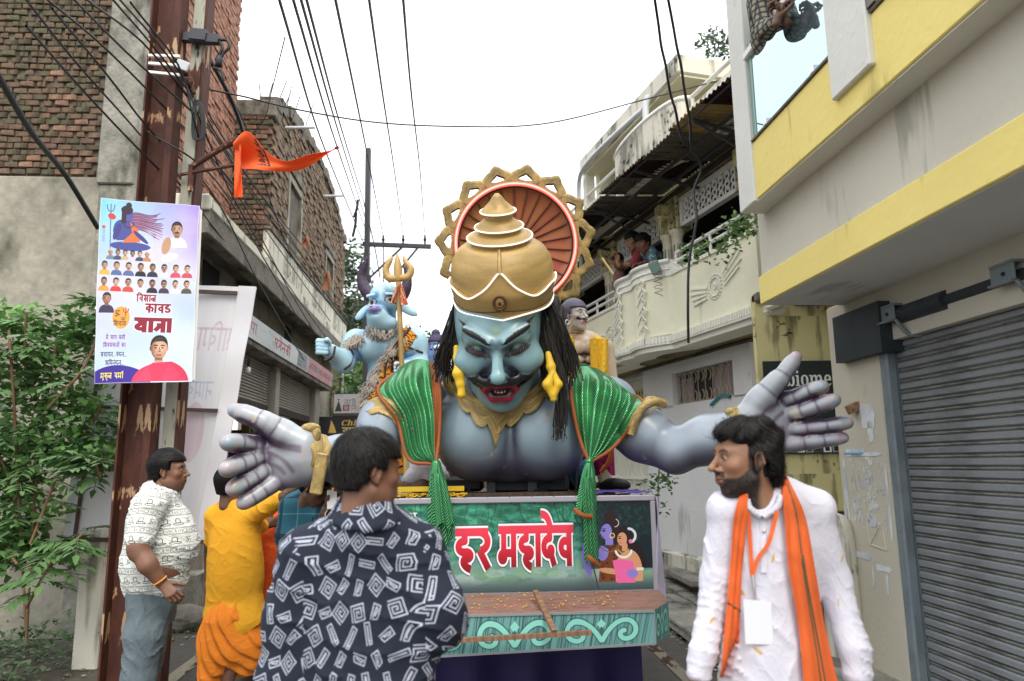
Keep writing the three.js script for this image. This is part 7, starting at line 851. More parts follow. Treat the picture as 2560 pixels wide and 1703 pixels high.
  lock([[1262, 690, 4.6], [1285, 760, 4.58], [1300, 830, 4.58], [1305, 890, 4.58]], 260, 0.07); lock([[1250, 720, 4.58], [1262, 790, 4.54], [1275, 850, 4.52], [1282, 920, 4.52]], 170, 0.05); lock([[1275, 800, 4.54], [1292, 880, 4.5], [1290, 960, 4.5], [1284, 1022, 4.5]], 90, 0.028, 0.003); lock([[1240, 740, 4.6], [1255, 830, 4.56], [1262, 900, 4.56]], 120, 0.04);
  part('hair', hair, M({ c: [0.02, 0.016, 0.012], roughness: 0.55 }), o);
  { const f2 = new Field(); f2.ell(W(1055, 770, 4.7), [0.06, 0.25, 0.12], 0.05).ell(W(1275, 780, 4.68), [0.09, 0.3, 0.12], 0.05).ell(W(1160, 740, 4.82), [0.36, 0.3, 0.2], 0.05); f2.warp = (x, y, z) => 0.012 * Math.sin(x * 130 + 3 * Math.sin(y * 8)) * 0.5; part('hair_mass', f2.mesh(0.014), M({ c: [0.015, 0.012, 0.01], roughness: 0.7 }), o); }
  const YEL = M({ c: [0.75, 0.48, 0.025], roughness: 0.5 }); // yellow earrings
  const ear = (pts) => { const e = new Field(); pts.forEach(([x, y, d, r], i) => i && e.cap(W(...pts[i - 1].slice(0, 3)), W(x, y, d), pts[i - 1][3], r, 0.015)); return e.mesh(0.007); };
  part('earring', ear([[1050, 800, 4.46, 0.016], [1052, 825, 4.46, 0.024], [1053, 835, 4.46, 0.018], [1055, 860, 4.45, 0.035], [1060, 885, 4.45, 0.026], [1062, 900, 4.45, 0.02], [1062, 908, 4.45, 0.026]]), YEL, o); part('earring', [ear([[1262, 815, 4.46, 0.018], [1268, 845, 4.45, 0.028], [1272, 860, 4.44, 0.02], [1260, 885, 4.43, 0.03], [1272, 908, 4.43, 0.022], [1274, 918, 4.43, 0.02]]), ear([[1275, 862, 4.44, 0.02], [1285, 885, 4.43, 0.024], [1276, 908, 4.43, 0.02]])], YEL, o);
  // scalloped collar lying on the chest
  const inn = new THREE.CatmullRomCurve3([[1040, 852], [1062, 888], [1105, 922], [1145, 930], [1195, 916], [1235, 890], [1268, 855]].map(([x, y]) => V(x, y, 0))), ext = new THREE.CatmullRomCurve3([[1022, 872], [1052, 918], [1096, 968], [1140, 985], [1190, 966], [1246, 926], [1290, 876]].map(([x, y]) => V(x, y, 0)));
  const collarP = (u, v, lift = 0.016) => { const a = inn.getPoint(u), b = ext.getPoint(u); const sc = Math.abs(Math.sin(u * Math.PI * 7)), k = 1 + 0.0 * sc; const n = b.clone().sub(a); const tip = 24 * Math.exp(-(((u - 0.5) / 0.022) ** 2)) + 6 * Math.exp(-(((u - 0.5) / 0.05) ** 2)); const p = a.clone().addScaledVector(n, v * (0.8 + 0.4 * Math.sqrt(sc)) * k); p.y += v * tip; const w = W(p.x, p.y, 4.6), z = Math.max(body.front(w.x, w.y, 0.6, -0.1), mix(0.16, 0.05, v)); const s = (4.85 - z) / 4.6; const q = W(p.x, p.y, 4.85 - z); q.z += lift; return q; };
  part('collar', thick(grid((u, v) => collarP(u, v), 120, 6), 0.016), GOLDOLD, o); for (const [u, v, r] of [[0.5, 0.62, 0.033], [0.3, 0.5, 0.019], [0.72, 0.5, 0.019], [0.17, 0.5, 0.019], [0.86, 0.5, 0.019]]) { const p = collarP(u, v, 0.02); part('stud', at(new THREE.CylinderGeometry(r * 0.92, r, 0.014, 20), p.x, p.y, p.z, Math.PI / 2 - 0.2), GOLDOLD, o); } part('collar_rope', tube(Array.from({ length: 22 }, (_, i) => collarP(i / 21, 0.06, 0.025)), 0.011, 6, 80), GOLDOLD, o);
  // arm and wrist ornaments of cut gold board
  const armband = (c, ax, r, w, amp, n, squash = 1) => { c = W(...c); const y = W(...ax).sub(c).normalize(), x = y.clone().cross(V(0, 0, 1)).normalize(), z = x.clone().cross(y); return thick(grid((u, v) => { const a = u * 6.283, ww = w * (1 + amp * Math.max(0, Math.cos(a * n)) ** 2); return c.clone().addScaledVector(x, Math.cos(a) * r).addScaledVector(z, Math.sin(a) * r * squash).addScaledVector(y, (v - 0.5) * ww); }, 64, 4), -0.014); };
  part('armband', armband([1472, 990, 4.76], [1505, 1012, 4.7], 0.188, 0.07, 0.9, 3), GOLDOLD, o); part('armband', armband([893, 972, 4.8], [872, 1010, 4.73], 0.182, 0.12, 0.35, 6), GOLDOLD, o); part('bracelet', armband([722, 1050, 4.43], [745, 1055, 4.46], 0.14, 0.075, 0.7, 3), GOLDOLD, o); part('bracelet', armband([1706, 984, 4.49], [1680, 992, 4.52], 0.128, 0.06, 0.6, 3), GOLDOLD, o);
  part('armband_leaf', [tube([[1530, 930, 4.6], [1505, 925, 4.56], [1480, 938, 4.54], [1462, 965, 4.54], [1452, 1000, 4.56]].map((q) => W(...q)), 0.03, 7), ball(W(1500, 924, 4.56), [0.055, 0.035, 0.02])], GOLDOLD, o); for (const [x, y, s] of [[868, 950, 1], [893, 948, 1.1], [918, 962, 1], [934, 985, 0.9]]) part('armband_leaf', at(extrude((() => { const q = new THREE.Shape(); q.absellipse(0, 0, 0.05, 0.038, 0, 6.3); const k = new THREE.Path(); k.absellipse(0, 0, 0.014, 0.008, 0, 6.3); q.holes.push(k); return q; })(), 0.012, 0.005, 2, 14), ...W(x, y, 4.6).toArray(), -0.25, -0.25, -0.35, s), GOLDOLD, o); part('wrist_tag', at(box(-0.035, -0.16, -0.02, 0.035, 0.08, 0.02, 0.008), ...W(738, 1075, 4.28).toArray(), 0, 0, -0.16), GOLDOLD, o); part('wrist_leaf', [ball(W(715, 985, 4.34), [0.06, 0.03, 0.03]), ball(W(728, 1000, 4.34), [0.03, 0.05, 0.03])], GOLDOLD, o); part('wrist_leaf', ball(W(1690, 948, 4.45), [0.06, 0.03, 0.03]), GOLDOLD, o);
  // shining green shawl with orange braid, knotted ends
  const clothT = ctex(512, 512, (c, W2, H2) => { c.fillStyle = '#1f8a45'; c.fillRect(0, 0, W2, H2); for (let i = -32; i < 64; i++) { c.strokeStyle = '#0b4a22'; c.lineWidth = 6; c.beginPath(); c.moveTo(i * 16, 0); c.lineTo(i * 16 + 512, 512); c.stroke(); c.strokeStyle = '#86d8a0'; c.lineWidth = 3; c.beginPath(); c.moveTo(i * 16 + 7, 0); c.lineTo(i * 16 + 519, 512); c.stroke(); } for (let i = 0; i < 160; i++) { c.strokeStyle = 'rgba(220,210,120,.55)'; c.lineWidth = 2; const x = rnd(W2), y = rnd(H2); c.beginPath(); c.moveTo(x, y); c.lineTo(x + 14, y + 14); c.stroke(); } }, true);
  const clothM = PM({ map: clothT, metalness: 0.6, roughness: 0.3, sheen: 0.3, sheenColor: new THREE.Color(0.4, 0.8, 0.5) }), braid = M({ c: [0.6, 0.16, 0.03], map: retex(T.weave, 6), roughness: 0.7 });
  const drape = (I, O, n, pleat, push) => { const ci = new THREE.CatmullRomCurve3(I.map((p) => V(...p))), co = new THREE.CatmullRomCurve3(O.map((p) => V(...p))); return (u, v) => { const a = ci.getPoint(v), b = co.getPoint(v), e = Math.pow(u, 1), p = a.clone().lerp(b, e); p.y -= 20 * Math.sin(Math.PI * u) * (1 - v) * push; const wob = Math.sin(u * Math.PI * 2 * n + v * 2 + 1.3 * Math.sin(u * 9)) * pleat * sstep(0.02, 0.25, v) * (1 - 0.45 * v) + 0.6 * pleat * Math.sin(u * 9 - v * 11) * (1 - v); const w = W(p.x, p.y, p.z), zf = body.front(w.x, w.y, 0.7, -0.25); let z = Math.max(4.85 - p.z, zf + 0.02); const q = W(p.x, p.y, 4.85 - z); q.z += wob + 0.05 * Math.sin(Math.PI * u) * (1 - v * 0.5); return q; }; };
  const R = drape([[1322, 846, 4.86], [1313, 885, 4.7], [1320, 950, 4.62], [1337, 1020, 4.58], [1354, 1060, 4.55]], [[1440, 905, 5.02], [1478, 926, 4.72], [1455, 975, 4.66], [1405, 1035, 4.6], [1360, 1063, 4.55]], 6, 0.022, 1), L = drape([[1003, 838, 4.86], [1012, 890, 4.7], [1014, 960, 4.64], [1010, 1020, 4.6], [1005, 1062, 4.56]], [[905, 862, 5.0], [872, 898, 4.74], [915, 965, 4.66], [945, 1060, 4.6], [995, 1068, 4.56]], 6, 0.022, 1);
  const sh = (D, label) => { const s = part('shawl', thick(grid(D, 110, 60, 1.5, 1.1), 0.004), clothM, o, label); part('braid', tube(Array.from({ length: 24 }, (_, i) => D(0, i / 23).add(V(0, 0, 0.012))), 0.013, 6, 90), braid, s); part('braid', tube(Array.from({ length: 24 }, (_, i) => D(1, i / 23).add(V(0, 0, 0.012))), 0.012, 6, 90), braid, s); return s; };
  const sr = sh(R, 'green striped shawl over the shoulder beside the long hair lock'), sl = sh(L, 'green striped shawl with wide orange braid on the other shoulder'); part('wide_braid', thick(grid((u, v) => { const p = L(0.015 + u * 0.1, v); p.z += 0.02; return p; }, 4, 40, 0.05, 0.8), 0.004), braid, sl);
  const tassel = (x, y0, y1, w0, w1, d, tilt) => { const G = grid((u, v) => { const a = mix(-2.2, 2.2, u), r = mix(w0, w1, Math.pow(v, 0.7)) * (1 + 0.16 * Math.sin(u * 40) * sstep(0, 0.2, v)); const p = W(x + tilt * v, mix(y0, y1, v), d); return V(p.x + Math.sin(a) * r, p.y + 0.02 * Math.sin(u * 17) * v, p.z + Math.cos(a) * r * 0.7); }, 90, 24, 0.8, 0.6); return thick(G, 0.003); };
  part('tassel', [tassel(1356, 1066, 1180, 0.02, 0.058, 4.5, -8), tassel(1352, 1100, 1290, 0.025, 0.036, 4.46, 10)], clothM, sr); for (const h of [[[1322, 1172, 4.42], [1340, 1186, 4.4], [1362, 1190, 4.42]], [[1352, 1280, 4.4], [1364, 1290, 4.39], [1378, 1302, 4.41]]]) part('tassel_hem', tube(h.map((q) => W(...q)), 0.016, 6), braid, sr); part('tassel', [tassel(1004, 1066, 1245, 0.025, 0.066, 4.46, 8), tassel(1008, 1090, 1210, 0.03, 0.055, 4.42, 14)], clothM, sl); for (const [x, y, s] of [[1356, 1063, sr], [1004, 1068, sl]]) part('knot', ball(W(x, y, 4.53), [0.03, 0.028, 0.03]), clothM, s);
  for (const x of [1130, 1225]) part('stand', bar(W(x, 1150, 5.0), W(x, 1085, 5.0), 0.06, 0.06), MT.steel, o);
}
// ---------- figures: one continuous body, clothes and hair as parts ----------
function person(o) {
  const base = P(o.ground[0], 1068, o.ground[1]).setY(o.floor || 0), W = (x, y, d) => P(x, y, d).sub(base), t = thing('person', o.label, o.category || 'person', base, 0, o.group);
  const chains = (F, list, k = 0.025) => { for (const c of list) for (let i = 0; i < c.length - 1; i++) F.cap(W(...c[i].slice(0, 3)), W(...c[i + 1].slice(0, 3)), c[i][3], c[i + 1][3], k); return F; };
  const parts = []; const b = chains(new Field(), o.body || []); if (o.ells) for (const [c, r, k] of o.ells) b.ell(W(...c), r, k || 0.03); const tone = o.paint || skinTone(o.skin); if (b.p.length) parts.push(b.mesh(o.cell || 0.012, { color: o.paint ? o.paint(b) : tone }));
  let HM; if (o.head) { const h = o.head, s = h.s || 1, f = headField(h); HM = pose(W(...h.at), h.yaw, h.pitch || 0, h.roll || 0, s); parts.push(f.mesh(h.cell || 0.0045, { color: faceColor({ skin: o.skin, ...h }) }).applyMatrix4(HM)); }
  for (const h of o.hands || []) parts.push(handField(W(...h.o), h.y, h.n, h.x, h.s || 1, h.curl, h.thumb, h.spread).mesh((h.s || 1) * (h.cell || 0.0042), { color: tone }));
  part('body', parts, o.mat || SKINMAT, t);
  if (o.hair) { const H = o.hair, f = hairField(H.style, (o.head.wide || 1)), m = H.mat || HAIR; const hp = part('hair', f.mesh(H.cell || 0.005, { pad: 0.06, margin: 0.03 }).applyMatrix4(HM), m, t); if (H.n) tag(part('hair_strands', strands(f, H.n, H.len || 0.05, H.flow, H).applyMatrix4(HM), HAIR2, hp), null, null, null, 'stuff'); }
  for (const g of o.wear || []) { const f = chains(new Field(), g.chains || [], g.k || 0.03); for (const [c, r, k, e] of g.ells || []) f.ell(W(...c), r, k || 0.05, e); for (const [a, c, ra, rb] of g.cut || []) f.cutCap(W(...a), W(...c), ra, rb, 0.01); f.warp = g.warp; let G = f.mesh(g.cell || 0.012, { lo: g.lo, hi: g.hi, color: g.color, margin: 0.03 }); G = g.uv ? wrapUV(G, g.uv.map(([a, c, r, ref, off]) => [W(...a), W(...c), r, ref, off]), g.us || 1) : uvm(G); const q = part(g.name, G, g.mat, t, g.label); g.obj = q; g.field = f; }
  return { t, W, HM };
}
const HAIR2 = PM({ c: [0.013, 0.011, 0.01], roughness: 0.5, specularIntensity: 0.6, side: THREE.DoubleSide }), HAIR = PM({ c: [0.006, 0.0055, 0.0055], roughness: 0.6, specularIntensity: 0.35 }), SHOE = M({ c: [0.03, 0.025, 0.02], roughness: 0.6 });
const cloth = (c, o = {}) => M({ c, roughness: 0.9, bumpMap: retex(T.crease, o.rep || 2.2), bumpScale: o.b || 0.006, ...o.x });
const SK1 = [0.3, 0.155, 0.09], SK2 = [0.2, 0.095, 0.055], SK3 = [0.14, 0.068, 0.042];
const crop = (top, hl = 0.045) => (x, y, z) => { const face = sstep(0.02, 0.05, z) * sstep(hl + 0.012, hl - 0.004, y), low = sstep(-0.03, -0.06, y) * sstep(-0.06, -0.02, z), nape = sstep(-0.055, -0.085, y), ear = sstep(0.06, 0.07, Math.abs(x)) * sstep(0.012, -0.01, y) * sstep(-0.035, -0.02, z); return top * sstep(-0.06, 0.06, y) + 0.004 + 0.0015 * (fb3(x * 90, y * 90, z * 90) - 0.5) - 0.06 * Math.max(face, low, nape, ear); };
const shoe = (x, z, yaw) => { const g = new THREE.SphereGeometry(1, 14, 10); g.scale(0.045, 0.04, 0.125); g.translate(0, 0.035, 0.04); g.rotateY(yaw); g.translate(x, 0, z); return g; };
// boy in the foreground, seen from behind
{
  const spiral = ctex(1024, 1024, (c, W, H) => { c.fillStyle = '#1a2233'; c.fillRect(0, 0, W, H); c.lineJoin = 'round'; c.lineCap = 'butt'; const draw = (x, y, k, a, s) => { for (const dx of [-W, 0, W]) for (const dy of [-H, 0, H]) { c.save(); c.translate(x + dx, y + dy); c.rotate(a); c.strokeStyle = '#b9bfce'; c.lineWidth = 8.5; c.beginPath(); const w = [52, 30, 40, 22][k], h = [52, 62, 50, 70][k], sk = [0, 10, 26, 4][k]; let first = true; for (let i = 0; i < (k === 3 ? 2 : k === 0 ? 3 : 2); i++) { const q = i * 21, A = [[-w + q, h - q], [-w + q + sk, -h + q], [w - q, -h + q + sk * 0.6], [w - q - sk, h - q - 4], [-w + q + 20, h - q - 2]]; for (const p of A) { first ? c.moveTo(...p) : c.lineTo(...p); first = false; } } c.stroke(); c.restore(); } }; for (let j = 0; j < 7; j++) for (let i = 0; i < 7; i++) draw((i + (j % 2) * 0.5) * 146 + rnd(-12, 12), j * 146 + rnd(-12, 12), (i * 2 + j * 3 + (i * j) % 3) % 4, rnd(-0.9, 0.9) + ((i + j) % 3) * 0.6); }, true);
  const fd = folds(0.006, 42, [0.3, 1, 0.2], 3), d = 2.06;
  person({
    label: 'teenage boy seen from behind in a navy shirt with white spiral print', ground: [850, 2.1], skin: SK2,
    head: { at: [850, 1086, d], yaw: 124 * DEG, pitch: 0.1, s: 0.88, fat: 1, cell: 0.0038, nose: 0.9 }, hair: { style: crop(0.014, 0.04), n: 6500, len: 0.03, width: 0.0008, jit: 0.4, lift: 0.002, rise: 0.45, flow: (p) => V(p.x * 4, -0.6 - p.y * 4, 0.4 + p.z * 2) },
    body: [[[850, 1130, d + 0.02, 0.053], [846, 1200, d + 0.05, 0.054]], [[845, 1290, 2.14, 0.07], [850, 1500, 2.14, 0.08], [850, 1700, 2.14, 0.08]], [[1025, 1430, 2.08, 0.045], [1000, 1440, 2.3, 0.03]], [[645, 1600, 2.1, 0.038], [640, 1690, 2.08, 0.03]], [[800, 1720, 2.1, 0.08], [800, 2290, 2.1, 0.04]], [[900, 1720, 2.1, 0.08], [900, 2290, 2.1, 0.04]]],
    hands: [{ o: [1000, 1440, 2.3], y: [0, 0.2, -1], n: [1, 0, 0], x: [0, 1, 0] }, { o: [640, 1690, 2.08], y: [0, -1, 0], n: [1, 0, 0], x: [0, 0, -1] }],
    wear: [
      { name: 'shirt', cell: 0.009, k: 0.05, mat: M({ map: spiral, roughness: 0.88, bumpMap: retex(T.rough, 2), bumpScale: 0.003 }), warp: (x, y, z) => fd(x, y, z) + 0.003 * Math.sin((x * 2 + y) * 24 + fb3(x * 6, y * 6, z * 6) * 8) * sstep(1.15, 0.95, y),
        chains: [[[735, 1272, 2.1, 0.064], [850, 1222, 2.08, 0.08], [952, 1262, 2.12, 0.064]], [[705, 1275, 2.1, 0.078], [672, 1420, 2.13, 0.071], [650, 1560, 2.12, 0.062], [640, 1690, 2.09, 0.055]], [[966, 1275, 2.12, 0.074], [1008, 1400, 2.08, 0.064]], [[1008, 1400, 2.08, 0.064], [1014, 1432, 2.1, 0.06], [1000, 1440, 2.28, 0.048]]],
        ells: [[[846, 1345, 2.13], [0.185, 0.22, 0.125], 0.06], [[852, 1530, 2.12], [0.18, 0.26, 0.13], 0.08], [[855, 1690, 2.12], [0.185, 0.16, 0.135], 0.06]], cut: [[[849, 1166, 2.09], [848, 1090, 2.06], 0.058, 0.075]],
        uv: [[[850, 1760, 2.12], [846, 1200, 2.12], 0.17, [0, 0, 1]], [[640, 1700, 2.09], [690, 1300, 2.1], 0.068, [-0.4, 0, 1], 0.31], [[1036, 1450, 2.1], [980, 1290, 2.12], 0.07, [0.4, 0, 1], 0.77]], us: 0.42 },
      { name: 'collar', cell: 0.007, k: 0.012, mat: M({ map: spiral, roughness: 0.88 }), chains: [1160, 1171, 1182, 1193, 1203].map((y, k) => Array.from({ length: 15 }, (_, i) => { const a = mix(-2.3, 2.3, i / 14), r = 51 + k * 6; return [840 + r * Math.sin(a), y + 14 * Math.cos(a) - 9 * Math.abs(Math.sin(a)), d + 0.012 - (r / 805) * Math.cos(a), 0.0105]; })), uv: [[[846, 1300, d], [846, 1100, d], 0.085, [0, 0, 1], 0.2]], us: 0.42 },
      { name: 'trousers', cell: 0.014, mat: cloth([0.03, 0.035, 0.05]), chains: [[[850, 1700, 2.12, 0.14], [802, 1760, 2.12, 0.1], [800, 2270, 2.1, 0.06]], [[850, 1700, 2.12, 0.14], [900, 1760, 2.12, 0.1], [900, 2270, 2.1, 0.06]]] },
    ],
  });
}
// bearded young man with the orange scarf
{
  const feather = ctex(512, 512, (c, W, H) => { c.fillStyle = '#d9d7e2'; c.fillRect(0, 0, W, H); for (const [x, y, a] of [[70, 80, 0.9], [240, 190, 2.4], [400, 70, 0.5], [120, 330, 2.2], [330, 400, 0.8], [460, 280, 1.9]]) { c.save(); c.translate(x, y); c.rotate(a); c.fillStyle = '#d9b878'; c.beginPath(); c.ellipse(0, 0, 18, 6.5, 0, 0, 7); c.fill(); c.fillStyle = '#c79a58'; c.fillRect(-22, -1, 36, 2.4); c.restore(); } }, true);
  const d = 2.3, k1 = folds(0.0045, 95, [0.25, 1, 0], 11), k2 = folds(0.0055, 20, [1, 0.35, 0.3], 13);
  const kur = { name: 'kurta', cell: 0.0085, k: 0.022, mat: M({ map: feather, roughness: 0.9, bumpMap: retex(T.crease, 1.3), bumpScale: 0.0028 }), warp: (x, y, z) => k2(x, y, z) + (Math.abs(x) > 0.17 && y < 1.27 ? k1(x, y, z) * sstep(1.27, 1.18, y) : 0),
    chains: [[[1668, 1172, 2.33, 0.055], [1730, 1158, 2.33, 0.07], [1800, 1150, 2.33, 0.07], [1880, 1168, 2.33, 0.058]], [[1670, 1182, 2.33, 0.052], [1648, 1330, 2.34, 0.046], [1628, 1455, 2.3, 0.037], [1620, 1500, 2.28, 0.037]], [[1617, 1500, 2.28, 0.037], [1610, 1548, 2.27, 0.035]], [[1876, 1184, 2.33, 0.054], [1920, 1335, 2.35, 0.049], [1956, 1465, 2.3, 0.042], [1966, 1492, 2.28, 0.042]], [[1970, 1500, 2.28, 0.042], [1974, 1552, 2.27, 0.042]]],
    ells: [[[1776, 1270, 2.34], [0.15, 0.2, 0.1], 0.04], [[1778, 1430, 2.34], [0.132, 0.24, 0.105], 0.06], [[1782, 1620, 2.34], [0.165, 0.28, 0.12], 0.06], [[1784, 1780, 2.34], [0.19, 0.2, 0.13], 0.05]], cut: [[[1752, 1165, 2.2], [1742, 1120, 2.3], 0.034, 0.05]],
    uv: [[[1780, 1800, 2.34], [1776, 1150, 2.34], 0.15, [0, 0, 1]], [[1612, 1540, 2.28], [1660, 1190, 2.33], 0.05, [0, 0, 1], 0.2], [[1972, 1540, 2.28], [1888, 1190, 2.33], 0.055, [0, 0, 1], 0.6]], us: 0.45 };
  const { t, W } = person({
    label: 'bearded young man in a white kurta with an orange scarf, looking to his side', ground: [1785, 2.34], skin: SK1,
    head: { at: [1714, 1058, d], yaw: -82 * DEG, pitch: 0.02, roll: 0, s: 0.98, cell: 0.0034, nose: 1.25, jaw: 1.05, beard: 0.97, lid: 0.005 },
    hair: { cell: 0.004, n: 6500, len: 0.07, width: 0.0009, jit: 0.25, lift: 0.0022, rise: 0.6, flow: (p) => V(p.x * 6, -0.55 - p.y * 3, -0.4 + p.z * 8 + 1.2 * Math.sin(p.x * 40)), style: (x, y, z) => { const face = sstep(0.015, 0.045, z) * sstep(0.062, 0.045, y + 0.01 * Math.sin(x * 130)), low = sstep(-0.05, -0.075, y) * sstep(-0.075, -0.05, z), side = sstep(0.055, 0.068, Math.abs(x)) * sstep(0.0, -0.02, y) * sstep(-0.045, -0.03, z), nape = sstep(-0.09, -0.11, y); const vol = 0.003 + 0.014 * sstep(0.03, 0.1, y) + 0.006 * sstep(0.03, 0.09, z) * sstep(0.06, 0.09, y) - 0.006 * sstep(0.02, 0.07, z) * sstep(0.07, 0.05, y) + 0.007 * sstep(-0.02, -0.08, z); return vol + 0.0045 * Math.sin(y * 70 + z * 60 + 5 * fb3(x * 20, y * 20, z * 20)) * sstep(0, 0.05, y) + 0.003 * (fb3(x * 60, y * 60, z * 60) - 0.5) - 0.1 * Math.max(face, low, side, nape); } },
    body: [[[1732, 1105, 2.31, 0.052], [1757, 1165, 2.33, 0.058], [1770, 1210, 2.34, 0.075]], [[1775, 1250, 2.35, 0.09], [1780, 1600, 2.35, 0.1]], [[1612, 1525, 2.28, 0.028], [1608, 1556, 2.27, 0.026]], [[1973, 1540, 2.28, 0.028], [1975, 1572, 2.27, 0.026]], [[1745, 1650, 2.35, 0.08], [1745, 2190, 2.35, 0.04]], [[1825, 1650, 2.35, 0.08], [1825, 2190, 2.35, 0.04]]],
    hands: [{ o: [1607, 1553, 2.27], y: [-0.05, -1, 0.05], n: [0.9, 0, -0.4], x: [0.3, 0, 1], curl: [0.3, 0.35, 0.4, 0.45] }, { o: [1976, 1572, 2.27], y: [0.05, -1, 0.05], n: [-0.9, 0, -0.4], x: [-0.3, 0, 1] }],
    wear: [kur, { name: 'trousers', cell: 0.016, mat: cloth([0.75, 0.75, 0.76]), chains: [[[1745, 1760, 2.35, 0.1], [1745, 2180, 2.35, 0.06]], [[1825, 1760, 2.35, 0.1], [1825, 2180, 2.35, 0.06]]] }],
  });
  const F = kur.field, onKurta = (x, y, lift) => { const w = W(x, y, 2.22), z = F.front(w.x, w.y, 0.3, -0.05), q = W(x, y, 2.34 - z); q.z += lift; return q; };
  const ktex = kur.mat; part('kurta_collar', [tube([[1716, 1150], [1722, 1168], [1748, 1188]].map(([x, y]) => onKurta(x, y, 0.014)), 0.011, 7), tube([[1794, 1140], [1786, 1165], [1752, 1190]].map(([x, y]) => onKurta(x, y, 0.014)), 0.011, 7)], ktex, kur.obj);
  part('placket', thick(grid((u, v) => onKurta(1748 + u * 14 + v * 2, 1190 + v * 128, 0.006), 2, 14, 0.02, 0.2), 0.003), ktex, kur.obj); for (const y of [1222, 1262]) part('button', ball(onKurta(1756, y, 0.012), 0.006, 8, 6), MT.alu, kur.obj);
  const SC = M({ c: [0.95, 0.17, 0.035], roughness: 0.85, bumpMap: retex(T.weave, 8), bumpScale: 0.001 }), ST = M({ c: [0.16, 0.11, 0.05], roughness: 0.9 });
  const band = (Lp, Rp, lift, n = 5) => { const a = new THREE.CatmullRomCurve3(Lp.map((p) => V(p[0], p[1], 0))), b = new THREE.CatmullRomCurve3(Rp.map((p) => V(p[0], p[1], 0))); return (u, v) => { const p = a.getPoint(v).lerp(b.getPoint(v), u), q = onKurta(p.x, p.y, lift); q.z += 0.003 * Math.sin(u * n * 3 + v * 5) * sstep(0.1, 0.4, v); return q; }; };
  const b1 = band([[1706, 1118], [1686, 1180], [1676, 1290], [1666, 1420], [1654, 1556]], [[1718, 1140], [1712, 1200], [1704, 1300], [1698, 1430], [1690, 1566]], 0.022), b2 = band([[1790, 1096], [1797, 1170], [1806, 1290], [1830, 1430], [1850, 1640]], [[1806, 1100], [1842, 1180], [1868, 1310], [1892, 1450], [1935, 1640]], 0.024);
  const sc = thing('scarf', 'orange scarf with dark thin stripes hanging from the young man\'s neck', 'scarf', t.position.clone());
  part('scarf_end', [thick(grid(b1, 14, 40, 0.1, 1), 0.004)], SC, sc); part('scarf_end', [thick(grid(b2, 18, 48, 0.15, 1.2), 0.004)], SC, sc); part('neck_fold', tube([b1(0.5, 0.03), W(1704, 1118, 2.33), W(1732, 1104, 2.41), W(1772, 1094, 2.41), W(1794, 1092, 2.34), b2(0.4, 0.03)], 0.014, 8, 40), SC, sc);
  part('stripe', tube(Array.from({ length: 26 }, (_, i) => { const p = b2(0.6 - 0.1 * (i / 25), 0.06 + 0.94 * i / 25); p.z += 0.004; return p; }), 0.0032, 4, 60), ST, sc); part('stripe', tube(Array.from({ length: 18 }, (_, i) => { const p = b2(0.62, 0.45 + 0.5 * i / 17); p.z += 0.004; return p; }), 0.003, 4, 40), ST, sc); part('stripe', tube(Array.from({ length: 6 }, (_, i) => { const p = b1(i / 5, 0.68 + i * 0.004); p.z += 0.004; return p; }), 0.0026, 4, 12), ST, sc);
  for (let i = 0; i < 16; i++) { const p = b1(i / 15, 0.995); part('fringe', tube([p, p.clone().add(V(rnd(-0.004, 0.004), -0.012, 0.002))], 0.0015, 4), SC, sc); }
  const la = thing('lanyard', 'orange lanyard with a blank white card on the young man\'s chest', 'lanyard', t.position.clone()); const rib = (pts) => thick(grid((u, v) => { const c = new THREE.CatmullRomCurve3(pts.map((p) => V(p[0], p[1], 0))), p = c.getPoint(v); return onKurta(p.x + (u - 0.5) * 9, p.y + (u - 0.5) * 3, 0.018); }, 2, 20, 0.02, 0.3), 0.002);
  part('strap', rib([[1714, 1150], [1720, 1200], [1724, 1270], [1728, 1326]]), SC, la); part('strap', rib([[1792, 1138], [1778, 1200], [1764, 1250], [1740, 1285], [1728, 1320]]), SC, la); part('clip', [rod(onKurta(1728, 1322, 0.02), onKurta(1731, 1350, 0.022), 0.006), rod(onKurta(1731, 1350, 0.02), onKurta(1733, 1378, 0.022), 0.004)], MT.alu, la);
  const c4 = [[1708, 1478], [1773, 1480], [1768, 1380], [1703, 1374]].map(([x, y]) => onKurta(1738, 1430, 0.03).add(W(x, y, 2.2).sub(W(1738, 1430, 2.2)))); part('card', thick(grid((u, v) => c4[0].clone().lerp(c4[1], u).lerp(c4[3].clone().lerp(c4[2], u), v), 2, 2), 0.002), M({ c: [0.86, 0.88, 0.93], roughness: 0.5 }), la);
  const wa = thing('wristwatch', 'black wristwatch below the young man\'s white cuff', 'watch', P(1975, 1566, 2.27)); part('strap', at(new THREE.TorusGeometry(0.03, 0.008, 8, 24), 0, 0, 0, Math.PI / 2), MT.black, wa); part('dial', at(new THREE.CylinderGeometry(0.018, 0.018, 0.01, 20), -0.004, 0, 0.034, Math.PI / 2), MT.alu, wa);
}
